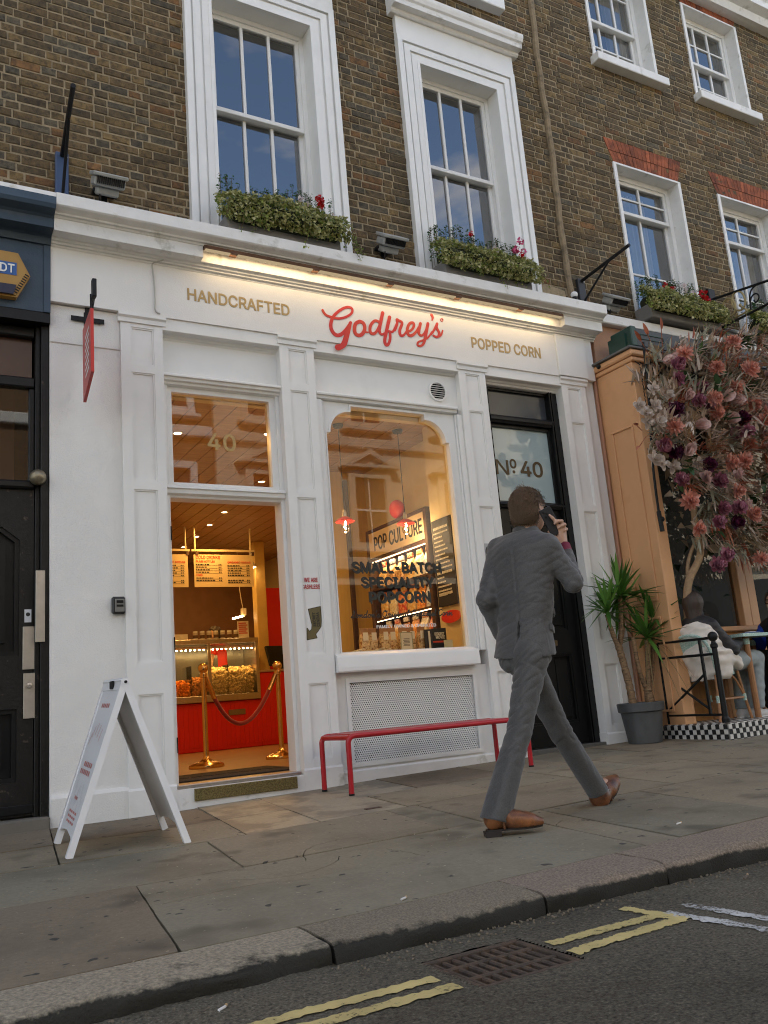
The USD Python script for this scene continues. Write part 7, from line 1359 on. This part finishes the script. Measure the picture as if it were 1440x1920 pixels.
# hair, glasses, phone
Hh = Blend(hc-.17, hc+.17, .0045); ax = np.stack([HF, HR, UP]); Hh.ell(hc+UP*.024-HF*.014, (.106, .085, .105), .02, ax).ell(hc-UP*.035-HF*.045, (.060, .074, .070), .03, ax)
fwd = HF.astype(np.float32); Hh.put(lambda P: np.minimum(np.maximum((P-hc)@fwd-.062-.55*(P[..., 2]-hc[2]-.02)*(P[..., 2] < hc[2]+.06), -(P[..., 2]-hc[2]-.035)), np.maximum((P-hc)@fwd+.012, -(P[..., 2]-hc[2]+.088+.0*(P-hc)@fwd))), hc-.2, hc+.2, 0, 'keep')
Hh.ell(hc+UP*.135+HF*.030, (.068, .040, .040), 0, ax, 'cut')
obj('hair', Hh.mesh(lambda V: .006*(meshkit.noise(V*np.array([60, 60, 22]), 4)-.5)+.003*(meshkit.noise(V*np.array([140, 140, 40]), 5)-.5)), HAIRB, mn, smooth=True)
HSTR = mat('hair_strand', (.13, .078, .04), rough=.5, var=.35, scale=200)
def strands(V, N, n, flow, L, w, m, parent, rg, lift=.002):
    i_ = rg.integers(0, len(V), n); P0 = V[i_]; Nn = N[i_]; pts = []
    for k in range(n):
        d = np.array(flow(P0[k]), float)+rg.normal(size=3)*.22; d -= Nn[k]*(d@Nn[k]); d /= max(np.linalg.norm(d), 1e-6); l = L*rg.uniform(.5, 1.3); b_ = rg.normal()*.25; s_ = np.cross(Nn[k], d)
        pts += [P0[k]+d*l*t+s_*b_*l*t*t+Nn[k]*(lift*rg.uniform(.2, 1.6)-.006*max(0, t-.6)*0) for t in (0, .35, .7, 1.)]
    c = UsdGeom.BasisCurves.Define(stage, path_of(parent)+'/'+numbered(path_of(parent), 'hair_strands')); c.CreateTypeAttr('linear'); c.CreateCurveVertexCountsAttr([4]*n); c.CreatePointsAttr(Vt.Vec3fArray.FromNumpy(np.array(pts, np.float32))); c.CreateWidthsAttr(Vt.FloatArray([w])); c.SetWidthsInterpolation('constant'); UsdShade.MaterialBindingAPI.Apply(c.GetPrim()).Bind(m); c.GetPrim().SetCustomDataByKey('kind', 'stuff')
HV = Hh.mesh(); HN = meshkit.arrays(HV, True)[2]; strands(HV[0], HN, 5200, lambda p: -HF*(1.0 if p[2] > hc[2]+.03 else .45)-UP*(.2 if p[2] > hc[2]+.06 else .9), .035, .0016, HSTR, mn, np.random.default_rng(3))
gl_ = obj('glasses', MB().tube([hc+HR*.080-HF*.015+UP*.012, hc+HR*.078+HF*.04+UP*.016, hc+HR*.066+HF*.098+UP*.014], .0022, 6).tube([hc+HF*.106+HR*(.036+.026*math.cos(t))+UP*(.006+.021*math.sin(t)) for t in np.linspace(0, 6.283, 17)[:-1]], .0022, 6, closed=True).tube([hc+HF*.106+HR*(-.036+.026*math.cos(t))+UP*(.006+.021*math.sin(t)) for t in np.linspace(0, 6.283, 17)[:-1]], .0022, 6, closed=True), BLACK_METAL, mn)
ph = thing('phone', 'black phone held to the ear of the walking man', 'phone'); la = np.array([-.063, .010, .140]); la /= np.linalg.norm(la); nn_ = np.array([-.28, -.96, 0]); nn_ = nn_-la*(nn_@la); nn_ /= np.linalg.norm(nn_); wd = np.cross(la, nn_); Mx = np.eye(4); Mx[:3, 0], Mx[:3, 1], Mx[:3, 2], Mx[:3, 3] = wd, nn_, la, (.300, -2.806, 1.493)
obj('case', MB().box(-.037, .037, -.0045, .0045, -.079, .079, .004, Mx), mat('phone_black', (.014, .014, .016), rough=.35), ph)
for k in range(3): obj('lens', MB().lathe([(0, 0), (.007, 0), (.0075, .002), (.004, .003), (0, .0025)], n=14, M=Mx @ trans(-.018 if k % 2 == 0 else -.003, .0046, .062-.014*k) @ rotm([1, 0, 0], -math.pi/2)), GLASS if False else BLACK_METAL, ph)
# --- woman on the bistro chair, seen from behind
w1 = thing('person', 'seated woman with dark brown hair, black jacket and pale coat, seen from behind', 'person'); hc1 = np.array([3.945, -.555, 1.285]); f1 = np.array([.90, .42, 0]); r1 = np.array([.42, -.90, 0])
Bw = Blend((3.70, -.92, .12), (4.92, -.28, 1.45), .009); head(Bw, hc1, f1, r1); Bw.cone(hc1-UP*.08-f1*.02, (3.93, -.56, 1.10), .05, .06); Bw.cone((3.93, -.56, 1.08), (4.02, -.56, .72), .10, .12, .04, (0, 1, 0), .7); Bw.cone((3.95, -.70, 1.03), (3.95, -.42, 1.03), .05, .05)
Bw.chain([(3.95, -.71, 1.03), (4.10, -.76, .82), (4.30, -.70, .88), (4.37, -.68, .90)], [.045, .04, .03, .022]); Bw.chain([(3.95, -.41, 1.03), (4.08, -.36, .82), (4.30, -.42, .96)], [.045, .04, .03])
for s in (-1, 1): Bw.chain([(4.04, -.56+s*.09, .70), (4.55, -.57+s*.085, .735), (4.47, -.57+s*.07, .28), (4.50, -.57+s*.075, .225), (4.66, -.59+s*.08, .205)], [.085, .06, .042, .036, .026])
obj('body', Bw.mesh(), SKIN2, w1, smooth=True)
Jw = Blend((3.66, -.94, .66), (4.42, -.22, 1.26), .0085); Jw.cone((3.935, -.56, 1.06), (4.0, -.56, .74), .128, .135, .05, (0, 1, 0), .66); Jw.cone((3.95, -.70, 1.05), (3.95, -.42, 1.05), .075, .075, .05); Jw.cone((3.93, -.56, 1.14), (3.94, -.56, 1.19), .085, .075, .03)
Jw.chain([(3.95, -.72, 1.03), (4.10, -.775, .83), (4.31, -.70, .885)], [.078, .07, .05], .03); Jw.chain([(3.95, -.40, 1.03), (4.08, -.35, .83), (4.29, -.42, .955)], [.078, .07, .05], .03)
obj('jacket', Jw.mesh(lambda V: .010*(meshkit.noise(V*np.array([12, 12, 34]), 3)-.5)), mat('black_puffer', (.020, .018, .018), rough=.6, var=.3, scale=12), w1, smooth=True)
Cw = Blend((3.62, -.98, .56), (4.42, -.18, 1.15), .0085); Cw.cone((3.90, -.57, .98), (3.96, -.57, .66), .135, .170, .05, (0, 1, 0), .62); Cw.cone((3.86, -.57, 1.02), (3.86, -.57, .80), .09, .12, .05, (0, 1, 0), .5); Cw.cone((4.0, -.78, .78), (4.22, -.72, .70), .07, .06, .04)
Cw.put(lambda P: (P-np.array([3.86, -.56, 1.05], np.float32))@np.array([.72, .25, .65], np.float32), (3.5, -1.1, .4), (4.5, -.1, 1.3), 0, 'keep')
obj('coat', Cw.mesh(lambda V: .020*(meshkit.noise(V*np.array([9, 16, 22]), 6)-.5)+.006*np.sin(V[:, 2]*60+V[:, 1]*45+5*meshkit.noise(V*8, 2))), mat('pale_coat', (.72, .66, .58), rough=.9, var=.1, scale=9), w1, smooth=True)
Tw = Blend((3.92, -.80, .22), (4.74, -.34, .86), .0085)
for s in (-1, 1): Tw.chain([(4.02, -.56+s*.09, .715), (4.57, -.57+s*.085, .73), (4.49, -.57+s*.075, .30)], [.105, .085, .080], .03)
Tw.put(lambda P: .262-P[..., 2], (3.8, -.9, .1), (4.8, -.2, .4), 0, 'keep'); obj('jeans', Tw.mesh(lambda V: .012*(meshkit.noise(V*np.array([16, 16, 26]), 8)-.5)), mat('pale_jeans', (.30, .34, .34), rough=.9, var=.15, scale=12, bump=.15, bscale=300), w1, smooth=True)
for s in (-1, 1):
    Sw = Blend((4.36, -.72, .16), (4.80, -.42, .32), .007); c = np.array([4.46, -.57+s*.078, .215]); Sw.cone(c, c+np.array([.02, 0, .05]), .045, .044, .03); Sw.cone(c, c+np.array([.16, -.02, -.004]), .042, .034, .04, (0, 1, 0), .9); Sw.put(lambda P: .186-P[..., 2], (4.2, -.9, .1), (4.9, -.2, .4), 0, 'keep'); sh = obj('trainer', Sw.mesh(), mat('white_trainer', (.62, .60, .56), rough=.6), w1, smooth=True); obj('sole', MB().plan(SG.LineString([(4.44, c[1]), (4.62, c[1]-.02)]).buffer(.040), .1805, .192), WHITE, sh)
Hw = Blend(hc1-.22, hc1+.2, .0065); ax = np.stack([f1, r1, UP]); Hw.ell(hc1+UP*.022-f1*.015, (.112, .092, .108), .02, ax); Hw.cone(hc1-f1*.04, hc1-f1*.055-UP*.14, .080, .062, .03, r1, .85)
Hw.put(lambda P: np.maximum((P-hc1)@f1.astype(np.float32)-.035-.5*np.clip(P[..., 2]-hc1[2], 0, .2), -(P[..., 2]-hc1[2]+.16)), hc1-.3, hc1+.3, 0, 'keep'); obj('hair', Hw.mesh(lambda V: .007*(meshkit.noise(V*np.array([55, 55, 9]), 4)-.5)), HAIRK, w1, smooth=True)
# --- woman drinking from a cup at the right edge
w2 = thing('person', 'woman in glasses and blue sleeves drinking from a cup, cut by the right edge', 'person'); hc2 = np.array([5.085, -.60, 1.285]); f2 = np.array([-.93, -.36, 0]); r2_ = np.array([-.36, .93, 0])
B2_ = Blend((4.80, -.95, .12), (5.50, -.25, 1.46), .007); head(B2_, hc2, f2, r2_); B2_.cone(hc2-UP*.08-f2*.02, (5.14, -.58, 1.10), .05, .06); B2_.cone((5.14, -.58, 1.06), (5.20, -.56, .70), .10, .12, .04, (0, 1, 0), .7); B2_.chain([(5.13, -.74, 1.02), (5.01, -.80, .99), (4.985, -.72, 1.17)], [.04, .036, .027]); B2_.chain([(5.13, -.40, 1.02), (5.05, -.36, .86), (4.90, -.45, .97)], [.04, .036, .027])
for k_, (dx, dz) in enumerate(((0, .045), (.0, .028), (.002, .011), (.004, -.004))): B2_.chain([(4.985, -.71, 1.19+dz*.4), (4.962, -.695, 1.195+dz), (4.945, -.665, 1.195+dz), (4.95, -.640, 1.195+dz)], [.014, .0095, .0085, .0075], .007)
B2_.chain([(4.985, -.70, 1.185), (4.985, -.67, 1.205), (4.985, -.655, 1.225)], [.014, .010, .008], .008); B2_.chain([(5.2, -.64, .70), (4.86, -.64, .74), (4.88, -.62, .28)], [.08, .06, .04]); B2_.chain([(5.2, -.50, .70), (4.88, -.48, .74), (4.9, -.5, .28)], [.08, .06, .04])
obj('body', B2_.mesh(), SKIN, w2, smooth=True)
J2 = Blend((4.84, -1.0, .60), (5.5, -.2, 1.16), .009); J2.cone((5.15, -.58, 1.05), (5.2, -.57, .68), .125, .135, .05, (0, 1, 0), .66); J2.cone((5.14, -.74, 1.05), (5.14, -.42, 1.05), .065, .065, .05); obj('top', J2.mesh(), mat('black_top', (.012, .012, .013), rough=.8), w2, smooth=True)
S2 = Blend((4.80, -.96, .80), (5.3, -.22, 1.2), .008); S2.chain([(5.13, -.75, 1.03), (5.005, -.81, .985), (4.99, -.735, 1.135)], [.070, .064, .050], .03); S3 = Blend((4.80, -.60, .75), (5.3, -.22, 1.2), .008); S3.chain([(5.13, -.40, 1.03), (5.05, -.35, .85), (4.92, -.44, .96)], [.07, .062, .048], .03)
for s_ in (S2, S3): obj('sleeve', s_.mesh(lambda V: .010*(meshkit.noise(V*28, 3)-.5)), mat('blue_fleece', (.012, .055, .42), rough=.85, var=.15, scale=12), w2, smooth=True)
obj('trousers', MB().mesh(Blend((4.74, -.8, .2), (5.4, -.3, .9), .012).chain([(5.2, -.64, .71), (4.86, -.64, .74), (4.88, -.62, .28)], [.1, .08, .06]).chain([(5.2, -.50, .71), (4.88, -.48, .74), (4.9, -.5, .28)], [.1, .08, .06]).mesh()), mat('black_top', (.012, .012, .013)), w2, smooth=True)
H2 = Blend(hc2-.3, hc2+.2, .0065); ax = np.stack([f2, r2_, UP]); H2.ell(hc2+UP*.026-f2*.018, (.110, .090, .104), .02, ax); H2.cone(hc2-f2*.05, hc2-f2*.06-UP*.22, .075, .06, .03, r2_, .8); H2.put(lambda P: (P-hc2)@f2.astype(np.float32)-.040-.45*np.clip(P[..., 2]-hc2[2]-.02, 0, .2), hc2-.3, hc2+.3, 0, 'keep'); obj('hair', H2.mesh(lambda V: .006*(meshkit.noise(V*np.array([55, 55, 10]), 4)-.5)), HAIRK, w2, smooth=True)
gm = MB()
for s in (-1, 1): gm.tube([hc2+f2*.108+r2_*s*(.036+.027*math.cos(t))+UP*(.008+.020*math.sin(t)) for t in np.linspace(0, 6.283, 17)[:-1]], .0036, 6, closed=True); gm.tube([hc2+f2*.104+r2_*s*.064+UP*.012, hc2-f2*.01+r2_*s*.078+UP*.010], .003, 6)
gm.tube([hc2+f2*.11-r2_*.01+UP*.01, hc2+f2*.11+r2_*.01+UP*.01], .003, 6); obj('glasses', gm, BLACK, w2)
cp_ = thing('coffee_cup', 'pale speckled cup held to the mouth of the woman in blue', 'cup', (4.962, -.648, 1.185)); obj('cup', MB().lathe([(0, 0), (.026, 0), (.034, .02), (.038, .075), (.035, .075), (.030, .02), (0, .012)], n=24), mat('speckled_glaze', (.58, .54, .46), rough=.4, var=.3, scale=70), cp_, smooth=40); obj('handle', MB().tube([(.036+.018*math.sin(t), .0, .04+.022*math.cos(t)) for t in np.linspace(.1, 3.04, 9)], .004, 6), mat('speckled_glaze', (.58, .54, .46)), cp_)
# --- server behind the cabinet
w3 = thing('person', 'dark haired server bent down behind the popcorn cabinet', 'person'); hc3 = np.array([1.66, 6.80, 1.86]); f3 = np.array([-.75, -.66, 0]); r3_ = np.array([-.66, .75, 0])
B3 = Blend((1.25, 6.45, .1), (2.05, 7.1, 2.05), .014); head(B3, hc3, f3, r3_); B3.cone(hc3-UP*.08, (1.68, 6.8, 1.66), .05, .06); B3.cone((1.68, 6.8, 1.62), (1.68, 6.82, 1.1), .11, .12, .04, r3_, .7); B3.chain([(1.56, 6.66, 1.6), (1.5, 6.62, 1.3), (1.5, 6.5, 1.25)], [.05, .04, .03]); B3.chain([(1.8, 6.94, 1.6), (1.84, 6.9, 1.3), (1.8, 6.7, 1.25)], [.05, .04, .03]); B3.chain([(1.62, 6.82, 1.05), (1.62, 6.82, .2)], [.09, .05]); B3.chain([(1.75, 6.82, 1.05), (1.75, 6.82, .2)], [.09, .05])
obj('body', B3.mesh(), SKIN, w3, smooth=True); H3 = Blend(hc3-.2, hc3+.2, .010); ax = np.stack([f3, r3_, UP]); H3.ell(hc3+UP*.028-f3*.02, (.120, .105, .115), .02, ax); H3.put(lambda P: (P-hc3)@f3.astype(np.float32)-.05-.45*np.clip(P[..., 2]-hc3[2], 0, .2), hc3-.3, hc3+.3, 0, 'keep'); obj('hair', H3.mesh(lambda V: .02*(meshkit.noise(V*40, 4)-.5)), HAIRK, w3, smooth=True)
T3 = Blend((1.2, 6.4, .9), (2.1, 7.15, 1.75), .014); T3.cone((1.68, 6.8, 1.58), (1.68, 6.82, 1.0), .13, .145, .04, r3_, .7); T3.cone((1.56, 6.66, 1.6), (1.8, 6.94, 1.6), .07, .07, .04); obj('apron_top', T3.mesh(), COUNTER, w3, smooth=True)
